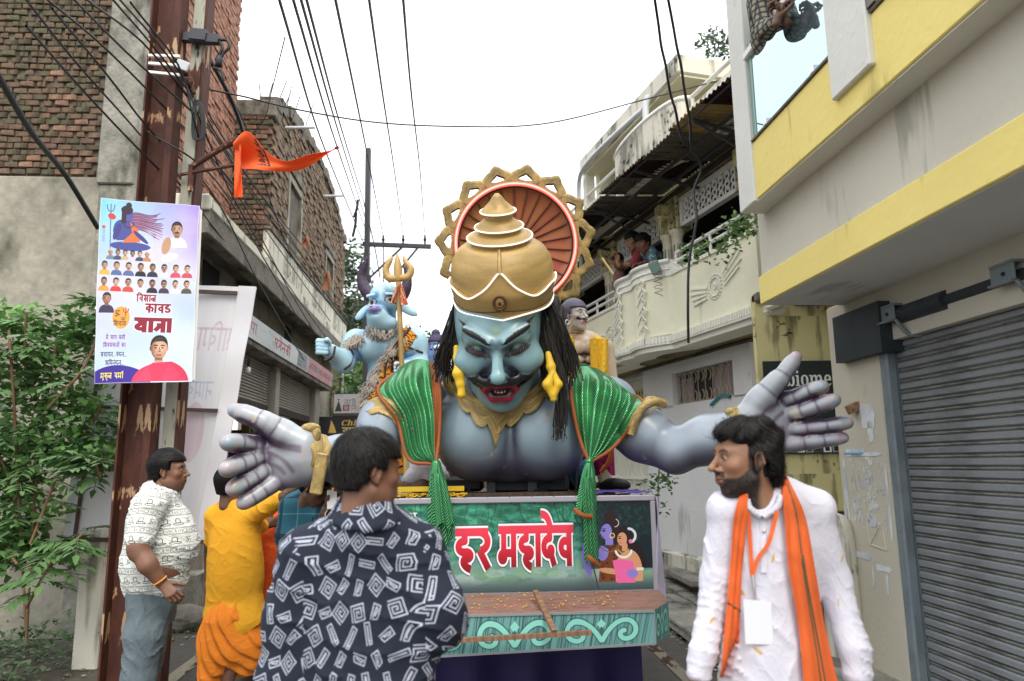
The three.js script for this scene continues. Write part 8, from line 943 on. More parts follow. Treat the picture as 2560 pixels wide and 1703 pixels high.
// man in the white printed shirt
{
  const prt = ctex(1024, 1024, (c, W, H) => { c.fillStyle = '#e9ebe4'; c.fillRect(0, 0, W, H); const pen = [['#3d403f', 9]]; for (let j = 0; j < 4; j++) { const y = j * 256; c.strokeStyle = '#5f6362'; c.lineWidth = 5; for (const q of [6, 16, 84, 94]) { c.beginPath(); c.moveTo(0, y + q); c.lineTo(W, y + q); c.stroke(); } for (let i = 0; i < 17; i++) { c.beginPath(); c.arc(i * 61 + 28, y + 50, i % 2 ? 22 : 12, 0, 7); c.stroke(); c.beginPath(); c.moveTo(i * 61 + 56, y + 24); c.lineTo(i * 61 + 56, y + 76); c.stroke(); } for (let i = 0; i < 7; i++) { const x = i * 146 + (j % 2) * 60; if ((i + j) % 3 === 0) deva(c, 'om', x, y + 140, 82, { pens: [['#35383a', 9]] }); else { c.strokeStyle = '#35383a'; c.lineWidth = 8; c.beginPath(); c.arc(x + 50, y + 160, 26, Math.PI, 0); c.lineTo(x + 76, y + 200); c.lineTo(x + 24, y + 200); c.closePath(); c.stroke(); c.beginPath(); c.ellipse(x + 52, y + 212, 58, 15, 0, 0, 7); c.stroke(); } } } }, true);
  const d = 4.5, fd = folds(0.008, 45, [0.4, 1, 0.2], 21);
  const { t, W } = person({
    label: 'stout man in a white printed short-sleeved shirt with hand on hip', ground: [345, 4.5], skin: SK2,
    head: { at: [389, 1085, d], yaw: 98 * DEG, pitch: -0.02, s: 1.02, cell: 0.0055, fat: 1, nose: 1.1, stubble: 0.25 }, hair: { style: crop(0.014, 0.05), n: 900, len: 0.035, width: 0.0016, flow: (p) => V(0, -0.4, -1) },
    body: [[[378, 1108, 4.5, 0.062], [368, 1150, 4.5, 0.09]], [[365, 1180, 4.5, 0.13], [370, 1300, 4.5, 0.17]], [[333, 1180, 4.28, 0.058], [318, 1262, 4.22, 0.054], [340, 1300, 4.2, 0.05], [372, 1342, 4.24, 0.034]], [[318, 1255, 4.22, 0.052], [318, 1272, 4.22, 0.051]], [[365, 1175, 4.72, 0.055], [352, 1265, 4.76, 0.05], [385, 1330, 4.7, 0.035]]],
    hands: [{ o: [374, 1344, 4.24], y: [0.75, -0.62, 0.15], n: [-0.2, -0.4, -1], x: [0.4, 0.8, 0], curl: [0.75, 0.8, 0.85, 0.9], s: 0.95 }, { o: [386, 1332, 4.7], y: [0.5, -0.8, 0], n: [0, 0, 1], x: [1, 0, 0] }],
    wear: [
      { name: 'shirt', cell: 0.012, k: 0.06, mat: M({ map: prt, roughness: 0.9, bumpMap: retex(T.crease, 3), bumpScale: 0.004 }), warp: fd, chains: [[[350, 1160, 4.34, 0.085], [366, 1142, 4.5, 0.1], [372, 1160, 4.66, 0.085]], [[338, 1168, 4.3, 0.088], [322, 1238, 4.24, 0.08]], [[366, 1168, 4.68, 0.085], [355, 1235, 4.74, 0.075]], [[383, 1215, 4.5, 0.155], [391, 1255, 4.5, 0.155], [370, 1310, 4.5, 0.15]], [[352, 1200, 4.5, 0.15], [348, 1300, 4.5, 0.16], [352, 1330, 4.5, 0.155]], [[330, 1340, 4.5, 0.09], [326, 1352, 4.5, 0.09]], [[385, 1330, 4.5, 0.1], [382, 1345, 4.5, 0.1]]], cut: [[[300, 1400, 4.5], [430, 1410, 4.5], 0.09, 0.11], [[380, 1122, 4.44], [382, 1098, 4.46], 0.06, 0.08]], uv: [[[360, 1380, 4.5], [366, 1130, 4.5], 0.16, [0, 0, 1]], [[318, 1262, 4.22], [340, 1165, 4.3], 0.08, [0, 0, 1], 0.3], [[352, 1250, 4.74], [366, 1165, 4.68], 0.08, [0, 0, 1], 0.5]], us: 0.42 },
      { name: 'shirt_collar', cell: 0.008, k: 0.012, mat: M({ c: [0.78, 0.79, 0.75], roughness: 0.9, map: retex(T.blotch, 3) }), chains: [Array.from({ length: 9 }, (_, i) => { const a = i / 8 * 5 - 2.5; return [376 + 26 * Math.sin(a) , 1128 + 9 * Math.sin(a), 4.5 - 0.085 * Math.cos(a), 0.016]; }), [[378, 1130, 4.42, 0.014], [400, 1144, 4.44, 0.012]]] },
      { name: 'trousers', cell: 0.014, mat: cloth([0.12, 0.155, 0.175], { rep: 1.2, b: 0.01 }), warp: folds(0.01, 30, [1, 0.3, 0], 23), chains: [[[352, 1330, 4.5, 0.135], [348, 1390, 4.48, 0.125], [335, 1460, 4.42, 0.108], [318, 1560, 4.4, 0.09], [310, 1640, 4.4, 0.075]], [[352, 1350, 4.52, 0.15], [350, 1400, 4.58, 0.13], [335, 1500, 4.62, 0.1], [318, 1630, 4.62, 0.075]]] },
    ],
  });
  const wr = W(368, 1337, 4.225), e = W(345, 1305, 4.2).sub(wr).normalize(); const bz = new THREE.TorusGeometry(0.037, 0.005, 6, 24); bz.applyQuaternion(new THREE.Quaternion().setFromUnitVectors(V(0, 0, 1), e)); bz.translate(...wr.toArray()); part('wrist_thread', bz, M({ c: [0.8, 0.32, 0.05] }), t); part('shoe', [shoe(-0.1, 0.1, 1.5), shoe(-0.09, -0.13, 1.6)], SHOE, t);
}
// people round the float on the left
{
  const YC = cloth([0.87, 0.42, 0.02], { rep: 1.3, b: 0.008 }), OC = cloth([0.85, 0.25, 0.02], { rep: 1.6, b: 0.008 }), fo = folds(0.012, 26, [0.7, 1, 0.3], 31), dh = (x, y, z) => 0.008 * Math.sin((x * 1.0 + y * 0.45 + z * 0.6) * 85 + 4 * fb3(x * 5, y * 5, z * 5)) * sstep(0.8, 0.6, y);
  const { t } = person({
    label: 'man seen from behind in a yellow kurta and orange dhoti, behind the giant hand', ground: [535, 5.1], skin: SK3, head: { at: [531, 1117, 5.1], yaw: 160 * DEG, cell: 0.006 }, hair: { style: crop(0.016) },
    body: [[[532, 1132, 5.1, 0.055], [535, 1170, 5.12, 0.075]], [[590, 1185, 5.1, 0.05], [640, 1153, 4.95, 0.04], [662, 1135, 4.9, 0.03]], [[595, 1212, 5.2, 0.04], [612, 1208, 5.3, 0.032]], [[495, 1440, 5.1, 0.08], [490, 1570, 5.1, 0.045], [488, 1575, 5.1, 0.04]], [[560, 1450, 5.12, 0.08], [535, 1520, 5.08, 0.055], [522, 1572, 5.05, 0.042]]],
    hands: [{ o: [614, 1207, 5.3], y: [0.95, 0.3, -0.1], n: [0, 0.3, -1], x: [0, 1, 0.2], curl: [0.1, 0.12, 0.15, 0.2], s: 1.05 }, { o: [664, 1133, 4.9], y: [0.6, 0.7, 0], n: [0, 0, -1], x: [-1, 0.5, 0] }],
    wear: [{ name: 'kurta', cell: 0.013, k: 0.05, mat: YC, warp: fo, chains: [[[500, 1182, 5.12, 0.06], [535, 1168, 5.12, 0.075], [580, 1182, 5.12, 0.062]], [[582, 1185, 5.1, 0.07], [640, 1152, 4.95, 0.055]], [[578, 1200, 5.16, 0.06], [603, 1211, 5.24, 0.046]], [[494, 1190, 5.14, 0.068], [492, 1240, 5.2, 0.06]], [[505, 1385, 5.1, 0.07], [502, 1412, 5.1, 0.075]], [[578, 1395, 5.1, 0.07], [588, 1420, 5.1, 0.07]]], ells: [[[540, 1250, 5.12], [0.175, 0.27, 0.125], 0.06], [[542, 1330, 5.12], [0.19, 0.28, 0.15], 0.08], [[544, 1425, 5.12], [0.21, 0.16, 0.165], 0.06]], cut: [[[440, 1452, 5.12], [640, 1457, 5.12], 0.11, 0.11], [[440, 1480, 5.12], [640, 1485, 5.12], 0.13, 0.13]] },
      { name: 'dhoti', cell: 0.012, k: 0.06, mat: OC, warp: dh, chains: [[[540, 1400, 5.12, 0.12], [510, 1470, 5.1, 0.14], [492, 1545, 5.1, 0.1]], [[555, 1400, 5.12, 0.12], [572, 1470, 5.14, 0.13], [565, 1515, 5.14, 0.115]], [[484, 1500, 5.0, 0.05], [478, 1560, 5.0, 0.05]], [[520, 1430, 5.05, 0.13], [528, 1490, 5.05, 0.11]]] }],
  });
  part('sandal', [shoe(-0.14, 0.05, -0.3), shoe(-0.04, 0.1, -0.2)], SHOE, t);
  const simple = (label, x, d, top, w, c, o) => { const s = 1657 / d, foot = 1068 + 1.55 * s; const q = person({ label, ground: [x, d], skin: o.skin || SK3, head: o.head, hair: o.head && { style: crop(0.014) }, cell: 0.014, body: [[[x, top - 12, d, 0.055], [x, top + 20, d, 0.08]], [[x - 12, foot - 200, d, 0.06], [x - 14, foot - 8, d, 0.04]], [[x + 16, foot - 200, d, 0.06], [x + 18, foot - 8, d + 0.1, 0.04]], ...(o.arms || [])], hands: o.hands, wear: [{ name: o.garment || 'kurta', cell: 0.014, k: 0.06, mat: c, warp: fo, chains: [[[x - w * 0.55, top + 14, d, 0.06], [x, top, d, 0.08], [x + w * 0.55, top + 14, d, 0.06]], ...(o.sleeves || [])], ells: [[[x, top + s * 0.25, d], [w / s * 0.85, 0.3, 0.13], 0.06], [[x, top + s * (o.long ? 0.6 : 0.42), d], [w / s * 0.85, o.long ? 0.36 : 0.2, 0.14], 0.1]] }, { name: 'trousers', cell: 0.016, mat: o.pants || c, warp: dh, chains: [[[x - 10, top + s * 0.6, d, 0.11], [x - 13, foot - 40, d, 0.06]], [[x + 14, top + s * 0.6, d, 0.11], [x + 17, foot - 40, d + 0.1, 0.06]]] }] }); part('sandal', [shoe(-12 / s, 0.03, 0.6), shoe(20 / s, -0.06, 0.8)], SHOE, q.t); return q; };
  simple('person in a bright orange kurta half hidden behind the man in yellow', 606, 5.5, 1178, 50, cloth([0.85, 0.13, 0.02]), { long: 1, head: { at: [590, 1128, 5.5], yaw: 2.4, cell: 0.007 }, pants: cloth([0.8, 0.16, 0.03]) });
  simple('person in pale peach clothes standing beside the orange kurta', 636, 5.9, 1185, 48, cloth([0.85, 0.42, 0.27]), { long: 1, head: { at: [628, 1135, 5.9], yaw: 1.8, cell: 0.007 }, arms: [[[622, 1215, 5.6, 0.035], [650, 1195, 5.4, 0.03]]], hands: [{ o: [650, 1194, 5.4], y: [0.9, 0.4, 0], n: [0, -0.5, 1], x: [0, 1, 0] }], pants: cloth([0.5, 0.46, 0.44]) });
  const chk = ctex(256, 256, (c, W, H) => { c.fillStyle = '#2b6273'; c.fillRect(0, 0, W, H); for (let i = 0; i < 8; i++) { c.fillStyle = i % 2 ? 'rgba(20,40,52,.75)' : 'rgba(130,175,185,.5)'; c.fillRect(i * 32, 0, i % 2 ? 8 : 2, H); c.fillRect(0, i * 32, W, i % 2 ? 8 : 2); } }, true);
  simple('person in a teal checked shirt bending over a phone behind the boy', 700, 4.9, 1158, 60, M({ map: chk, roughness: 0.9 }), { garment: 'shirt', skin: SK3, head: { at: [728, 1122, 4.8], yaw: 1.2, pitch: 0.5, cell: 0.006, s: 1.02 }, arms: [[[672, 1240, 4.8, 0.045], [690, 1262, 4.66, 0.036]], [[745, 1200, 4.75, 0.04], [752, 1172, 4.62, 0.032]]], hands: [{ o: [753, 1170, 4.62], y: [0.4, 0.9, 0], n: [0.8, 0, 0.4], x: [0, 0.4, 1], curl: [0.7, 0.8, 0.9, 0.9] }], sleeves: [[[668, 1165, 4.85, 0.07], [660, 1235, 4.82, 0.062], [676, 1242, 4.78, 0.058]], [[735, 1165, 4.85, 0.065], [744, 1205, 4.76, 0.055]]], pants: cloth([0.05, 0.05, 0.06]) });
  solo('mobile_phone', 'white mobile phone with a dangling cable held by the person in teal', 'phone', [at(box(-0.03, -0.06, -0.004, 0.03, 0.06, 0.004, 0.003), ...P(764, 1150, 4.56).toArray(), -0.3, 0.3, 0.1), tube([P(758, 1168, 4.56), P(748, 1185, 4.55), P(752, 1196, 4.55), P(746, 1206, 4.55)], 0.003, 4)], MT.white);
  simple('person in an orange checked top standing behind the phone', 782, 5.4, 1140, 44, cloth([0.85, 0.22, 0.05]), { long: 1, head: { at: [788, 1096, 5.4], yaw: -0.6, cell: 0.007 } });
  for (const [x, y, d] of [[596, 1445, 6.4], [604, 1500, 5.9], [594, 1530, 5.6]]) solo('footwear', { 1445: 'dark sandal on the road farthest behind the man in yellow', 1500: 'dark sandal on the road in the middle of the row of feet', 1530: 'grey sandal on the road just behind the orange dhoti' }[y], 'sandal', (() => { const g = shoe(0, 0, 1.3), p = P(x, y, d).setY(0.012); return g.translate(p.x, p.y, p.z); })(), SHOE, 'sandals on the road');
}
// people on the balconies
{
  const floor = 3.05, bd = (label, hx, hy, d, yaw, skin, mat, o) => person({ label, ground: [o.gx || hx + 25, d + 0.25], floor, skin, head: { at: [hx, hy, d], yaw, pitch: 0.35, cell: 0.007, s: o.s || 1 }, hair: { style: crop(o.long ? 0.024 : 0.018) }, cell: 0.014, body: o.body, hands: o.hands, wear: [{ name: 'shirt', cell: 0.014, mat, k: 0.05, chains: o.ch, warp: folds(0.008, 40, [1, 1, 0], 41) }, { name: 'trousers', cell: 0.02, mat: cloth([0.06, 0.06, 0.08]), chains: [[[hx + 30, hy + 85, d + 0.3, 0.13], [hx + 26, hy + 185, d + 0.28, 0.09]]] }] });
  bd('man in a maroon shirt leaning on the curved balcony and holding a phone', 1456, 556, 9.3, -1.15, SK1, cloth([0.24, 0.03, 0.04]), { body: [[[1460, 566, 9.33, 0.055], [1472, 585, 9.40, 0.07]], [[1462, 606, 9.15, 0.04], [1430, 612, 9.60, 0.034], [1422, 604, 8.97, 0.028]]], hands: [{ o: [1423, 605, 8.97], y: [-0.2, 1, 0.2], n: [-0.8, 0, 0.5], x: [0, 0, 1], curl: [0.6, 0.7, 0.8, 0.8] }], ch: [[[1472, 582, 9.40, 0.11], [1492, 620, 9.55, 0.14], [1496, 650, 9.60, 0.14]], [[1468, 590, 9.25, 0.07], [1460, 606, 9.15, 0.055]]] });
  const blue = ctex(128, 128, (c, W, H) => { c.fillStyle = '#5c8296'; c.fillRect(0, 0, W, H); for (let i = 0; i < 90; i++) { c.fillStyle = ['#a9bfae', '#2f5c78', '#c9c39a', '#3f7f8c'][i % 4]; c.beginPath(); c.ellipse(rnd(W), rnd(H), rnd(3, 9), rnd(2, 6), rnd(3), 0, 7); c.fill(); } }, true);
  bd('woman in a blue flowered dress leaning on the curved balcony beside the man', 1480, 561, 9.10, -0.9, SK2, M({ map: retex(blue, 4), roughness: 0.9 }), { long: 1, body: [[[1483, 570, 9.15, 0.05], [1492, 585, 9.20, 0.06]], [[1500, 600, 9.10, 0.038], [1478, 606, 9.58, 0.03]]], hands: [{ o: [1478, 606, 9.03], y: [-1, -0.2, 0.2], n: [0, -1, 0], x: [0, 0, 1], s: 0.95 }], ch: [[[1488, 580, 9.20, 0.09], [1506, 600, 9.30, 0.13], [1512, 650, 9.40, 0.15]], [[1498, 580, 9.15, 0.075], [1504, 600, 9.11, 0.06]]] });
  bd('child whose dark hair just shows above the curved balcony edge', 1422, 602, 9.67, -0.8, SK2, cloth([0.2, 0.1, 0.08]), { s: 0.86, body: [[[1424, 612, 9.70, 0.045], [1426, 630, 9.73, 0.05]]], ch: [[[1426, 635, 9.75, 0.09], [1428, 660, 9.75, 0.1]]] });
  solo('stick', 'thin bamboo stick poking over the balcony left of the child', 'stick', rod(P(1386, 594, 8.6), P(1412, 632, 8.5), 0.014), MT.bamboo);
  const fl = thing('floodlight', 'grey floodlight with dangling wires fixed to the curved balcony', 'lamp', P(1508, 616, 8.25)); part('housing', at(box(-0.06, -0.08, -0.03, 0.06, 0.08, 0.03, 0.01), 0, 0, 0, 0.3, -0.3, 0.4), M({ c: [0.28, 0.27, 0.24], roughness: 0.5 }), fl); part('lens', at(box(-0.045, -0.065, 0.028, 0.045, 0.06, 0.036), 0, 0, 0, 0.3, -0.3, 0.4), MT.glassEdge, fl); part('wire', tube(Array.from({ length: 26 }, (_, i) => V(0.02 + 0.05 * Math.sin(i * 1.1), -0.06 - i * 0.012, 0.04 + 0.02 * Math.cos(i * 1.7))), 0.004, 4, 80), MT.cable, fl);
  const fl2 = ctex(128, 128, (c, W, H) => { c.fillStyle = '#8f8a74'; c.fillRect(0, 0, W, H); for (let i = 0; i < 4; i++) { c.fillStyle = 'rgba(40,40,45,.75)'; c.fillRect(i * 32, 0, 12, H); c.fillRect(0, i * 32, W, 12); } }, true);
  person({ label: 'person in a checked shirt with clasped hands resting on the upper glass balcony rail', ground: [1785, 4.7], floor: 3.48, skin: SK3, head: { at: [1758, -62, 4.42], yaw: -0.5, pitch: 0.3, cell: 0.007 }, hair: { style: crop(0.016) }, body: [[[1765, -48, 4.5, 0.055], [1775, -20, 4.6, 0.08]], [[1795, 45, 4.28, 0.035], [1797, 34, 4.22, 0.032]]], hands: [{ o: [1790, 44, 4.2], y: [0.3, 1, 0.1], n: [1, 0, -0.2], x: [0, 0, 1], curl: [0.9, 1, 1, 1] }, { o: [1806, 42, 4.22], y: [-0.4, 1, 0.1], n: [-1, 0, -0.2], x: [0, 0, 1], curl: [0.9, 1, 1, 1] }], wear: [{ name: 'shirt', cell: 0.012, mat: M({ map: retex(fl2, 5), roughness: 0.9 }), k: 0.04, warp: folds(0.01, 40, [1, 0.5, 0], 51), chains: [[[1748, -5, 4.55, 0.07], [1770, -20, 4.6, 0.1], [1830, -25, 4.6, 0.08]], [[1770, 10, 4.7, 0.15], [1780, 90, 4.75, 0.15]], [[1748, 0, 4.52, 0.068], [1762, 70, 4.42, 0.06], [1785, 52, 4.28, 0.048]], [[1835, -20, 4.56, 0.068], [1825, 25, 4.4, 0.055], [1806, 50, 4.28, 0.046]]] }, { name: 'trousers', cell: 0.02, mat: cloth([0.05, 0.05, 0.06]), chains: [[[1800, 90, 4.85, 0.14], [1850, 190, 4.85, 0.1]]] }] });
}
// ---------- other painted figures on the float ----------
{
  const BL = [0.46, 0.72, 0.84], DKB = [0.1, 0.25, 0.5];
  const base = P(885, 1110, 6.3).setY(1.3), W = (x, y, d) => P(x, y, d).sub(base), o = thing('bull_headed_statue', 'light blue bull-headed figure with tiger-skin sash and raised fist on the float', 'statue', base), f = new Field(), c = (l, k) => { for (let i = 0; i < l.length - 1; i++) f.cap(W(...l[i].slice(0, 3)), W(...l[i + 1].slice(0, 3)), l[i][3], l[i + 1][3], k); };
  f.ell(W(862, 795, 6.22), [0.16, 0.13, 0.12], 0.04).ell(W(918, 800, 6.22), [0.16, 0.13, 0.12], 0.04).ell(W(895, 800, 6.34), [0.28, 0.2, 0.16], 0.08).ell(W(898, 880, 6.32), [0.21, 0.26, 0.16], 0.08); for (let i = 0; i < 3; i++) for (const s of [-1, 1]) f.ell(W(906 + s * 14, 845 + i * 27, 6.18), [0.055, 0.05, 0.04], 0.025);
  c([[880, 770, 6.32, 0.13], [878, 730, 6.25, 0.13]], 0.05); f.ell(W(820, 790, 6.34), [0.12, 0.13, 0.12], 0.06).ell(W(953, 790, 6.34), [0.12, 0.14, 0.12], 0.06);
  c([[818, 795, 6.34, 0.1], [790, 832, 6.2, 0.1]], 0.05); c([[790, 832, 6.2, 0.098], [763, 812, 6.05, 0.065]], 0.03); c([[763, 812, 6.05, 0.062], [746, 800, 5.98, 0.06]], 0.02); for (let i = 0; i < 4; i++) c([[750, 786 + i * 8.5, 5.93, 0.022], [733, 785 + i * 8.5, 5.93, 0.022], [730, 787 + i * 8.5, 6.0, 0.018]], 0.006); c([[756, 788, 5.95, 0.025], [752, 782, 5.9, 0.02]], 0.01);
  c([[955, 795, 6.34, 0.105], [962, 840, 6.3, 0.09], [935, 848, 6.12, 0.065], [924, 848, 6.02, 0.058]], 0.04); for (let i = 0; i < 4; i++) c([[932, 838 + i * 8, 5.98, 0.022], [912, 838 + i * 8, 5.98, 0.022]], 0.006);
  f.ell(W(886, 688, 6.15), [0.14, 0.145, 0.14], 0.05).cap(W(846, 682, 6.0), W(860, 678, 5.99), 0.014, 0.014, 0.02).cap(W(890, 676, 5.99), W(910, 678, 6.02), 0.014, 0.014, 0.02).ell(W(868, 728, 6.03), [0.09, 0.085, 0.1], 0.05).ell(W(860, 712, 5.95), [0.062, 0.04, 0.05], 0.02).ell(W(884, 745, 6.08), [0.12, 0.07, 0.1], 0.05); f.cutEll(W(852, 706, 5.91), [0.014, 0.01, 0.02], 0.01).cutEll(W(872, 706, 5.91), [0.014, 0.01, 0.02], 0.01).cutCap(W(845, 722, 5.93), W(880, 724, 5.93), 0.007, 0.007, 0.008);
  f.ell(W(838, 718, 6.12), [0.1, 0.038, 0.022], 0.015, [0, 0, 0.75]).ell(W(938, 714, 6.15), [0.1, 0.036, 0.022], 0.015, [0, 0, -0.5]); c([[890, 940, 6.3, 0.16], [870, 1060, 6.3, 0.12], [865, 1110, 6.3, 0.09]], 0.06); c([[915, 940, 6.32, 0.16], [930, 1060, 6.34, 0.12], [935, 1110, 6.34, 0.09]], 0.06);
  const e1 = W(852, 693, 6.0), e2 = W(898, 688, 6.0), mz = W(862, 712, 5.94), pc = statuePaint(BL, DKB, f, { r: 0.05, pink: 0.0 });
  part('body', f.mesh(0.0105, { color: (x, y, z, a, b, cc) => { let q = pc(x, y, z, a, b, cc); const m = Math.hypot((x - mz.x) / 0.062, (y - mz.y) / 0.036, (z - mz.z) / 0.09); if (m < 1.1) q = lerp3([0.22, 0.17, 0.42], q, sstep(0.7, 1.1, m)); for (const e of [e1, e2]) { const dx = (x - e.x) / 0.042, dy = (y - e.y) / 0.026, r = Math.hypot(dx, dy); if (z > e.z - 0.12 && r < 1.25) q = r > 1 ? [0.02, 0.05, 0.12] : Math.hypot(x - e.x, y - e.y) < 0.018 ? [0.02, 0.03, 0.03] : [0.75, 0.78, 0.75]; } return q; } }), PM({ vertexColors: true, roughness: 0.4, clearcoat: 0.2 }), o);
  const hornM = M({ c: [0.055, 0.035, 0.07], roughness: 0.6, bumpMap: retex(T.rough, 4), bumpScale: 0.01 }), horn = (pts) => { const cu = new THREE.CatmullRomCurve3(pts.map((p) => W(...p))), F = new Field(); for (let i = 0; i < 16; i++) F.cap(cu.getPoint(i / 16), cu.getPoint((i + 1) / 16), 0.06 * (1 - i / 17) ** 0.8 + (i % 2) * 0.003, 0.06 * (1 - (i + 1) / 17) ** 0.8, 0.01); return F.mesh(0.008); };
  part('horn', horn([[856, 682, 6.15], [838, 662, 6.15], [832, 635, 6.15], [840, 610, 6.12], [846, 590, 6.1]]), hornM, o); part('horn', horn([[925, 678, 6.2], [935, 660, 6.2], [938, 635, 6.2], [930, 612, 6.18]]), hornM, o);
  const stripe = ctex(512, 512, (x, w, h) => { x.fillStyle = '#d18a1c'; x.fillRect(0, 0, w, h); x.strokeStyle = '#1c120a'; x.lineCap = 'round'; for (let i = 0; i < 90; i++) { x.lineWidth = rnd(5, 13); const a = rnd(w), b = rnd(h), q = rnd(30, 70); x.beginPath(); x.moveTo(a - q, b - rnd(10, 30)); x.quadraticCurveTo(a, b + rnd(-10, 20), a + q, b - rnd(0, 30)); x.stroke(); } }, true), TG = M({ map: stripe, roughness: 0.85 });
  const on = (x, y, lift) => { const w = W(x, y, 6.1), z = f.front(w.x, w.y, 0.5, -0.15), q = W(x, y, 6.3 - z); q.z += lift; return q; };
  const sash = part('tiger_skin', thick(grid((u, v) => { const a = new THREE.CatmullRomCurve3([[935, 752], [908, 790], [878, 845], [852, 900], [846, 960], [840, 1090]].map((p) => V(...p, 0))).getPoint(v), b = new THREE.CatmullRomCurve3([[962, 775], [942, 805], [915, 845], [900, 905], [915, 960], [940, 1090]].map((p) => V(...p, 0))).getPoint(v); const j = u > 0.99 ? 10 * Math.abs(Math.sin(v * 30)) : 0; const p = a.lerp(b, u); return on(p.x - j, p.y, 0.015); }, 20, 60, 0.6, 1.8), 0.006), TG, o);
  const furs = []; const fur = (pts, n, s) => { const cu = new THREE.CatmullRomCurve3(pts.map((p) => V(p[0], p[1], 0))); for (let i = 0; i < n; i++) { const p = cu.getPoint(rnd()), q = on(p.x + rnd(-9, 9) * s, p.y + rnd(-6, 6) * s, 0.02); furs.push(tube([q, q.clone().add(V(rnd(-0.03, 0.03), -0.02, 0.012)), q.clone().add(V(rnd(-0.05, 0.04), -0.07 * rnd(0.6, 1.2), 0.01))], 0.0045, 3, 3)); } };
  fur([[925, 775], [890, 815], [858, 870], [838, 915], [842, 940]], 420, 1); fur([[842, 930], [870, 940], [905, 935], [930, 930]], 260, 1.1); fur([[848, 755], [870, 765], [905, 762], [925, 752]], 170, 0.8); fur([[800, 792], [815, 780], [828, 775]], 160, 1); tag(part('fur_trim', furs, M({ c: [0.55, 0.49, 0.42], roughness: 0.95 }), sash), null, null, null, 'stuff');
  const beads = []; const bead = (pts, n, lift = 0.03) => { const cu = new THREE.CatmullRomCurve3(pts.map((p) => V(p[0], p[1], 0))); for (let i = 0; i <= n; i++) { const p = cu.getPoint(i / n); beads.push(ball(on(p.x, p.y, lift), 0.011, 6, 5)); } }; bead([[945, 757], [915, 790], [892, 830], [886, 880], [886, 945]], 46); bead([[945, 757], [918, 792], [904, 840], [905, 890], [913, 935]], 44); bead([[772, 800], [768, 818], [760, 828], [748, 830]], 12, 0.015); bead([[802, 798], [812, 815], [808, 838], [795, 850]], 16, 0.015); bead([[940, 800], [955, 806], [972, 812]], 10, 0.015); bead([[942, 838], [946, 852], [940, 862]], 8, 0.015); tag(part('bead_strings', beads, M({ c: [0.06, 0.025, 0.02], roughness: 0.5 }), o), null, null, null, 'stuff');
  // its trident and the cloth tied to it
  const tp = P(937, 1150, 5.95).setY(1.31), t = thing('trident', 'golden trident held upright by the bull-headed figure', 'trident', tp), Q = (x, y) => P(x, y, 5.95).sub(tp); part('shaft', rod(V(0, 0, 0), Q(917, 650), 0.022), GOLD, t);
  const pr = (pts, r0) => { const cu = new THREE.CatmullRomCurve3(pts.map((p) => Q(...p))), F = new Field(); for (let i = 0; i < 14; i++) F.cap(cu.getPoint(i / 14), cu.getPoint((i + 1) / 14), r0 * (1 - (i / 14) ** 3 * 0.9), r0 * (1 - ((i + 1) / 14) ** 3 * 0.93), 0.01); return F.mesh(0.007); }; part('prong', pr([[917, 640], [895, 640], [888, 620], [898, 600], [903, 590]], 0.03), GOLD, t); part('prong', pr([[917, 640], [938, 638], [946, 620], [933, 602], [928, 588]], 0.03), GOLD, t); part('prong', pr([[917, 642], [916, 625], [915, 605], [914, 584]], 0.034), GOLD, t);
  const rg = ctex(128, 128, (x, w, h) => { x.fillStyle = '#d9825c'; x.fillRect(0, 0, w, h); for (let i = 0; i < 40; i++) { x.fillStyle = i % 2 ? '#c0392a' : '#ecc9a0'; x.beginPath(); x.arc(rnd(w), rnd(h), rnd(4, 10), 0, 7); x.fill(); } }); for (const [x0, y0, x1, y1, w, side] of [[920, 655, 932, 702, 14, 'right'], [914, 660, 904, 698, 8, 'left']]) solo('votive_cloth', 'red and cream patterned cloth on the ' + side + ' side of the golden trident', 'cloth', thick(grid((u, v) => P(mix(x0, x1, v) + (u - 0.5) * w * (0.6 + v * 0.6), mix(y0, y1, v), 5.9 + 0.03 * Math.sin(u * 6 + v * 4)), 8, 10), 0.004), M({ map: rg, roughness: 0.85 }));
}
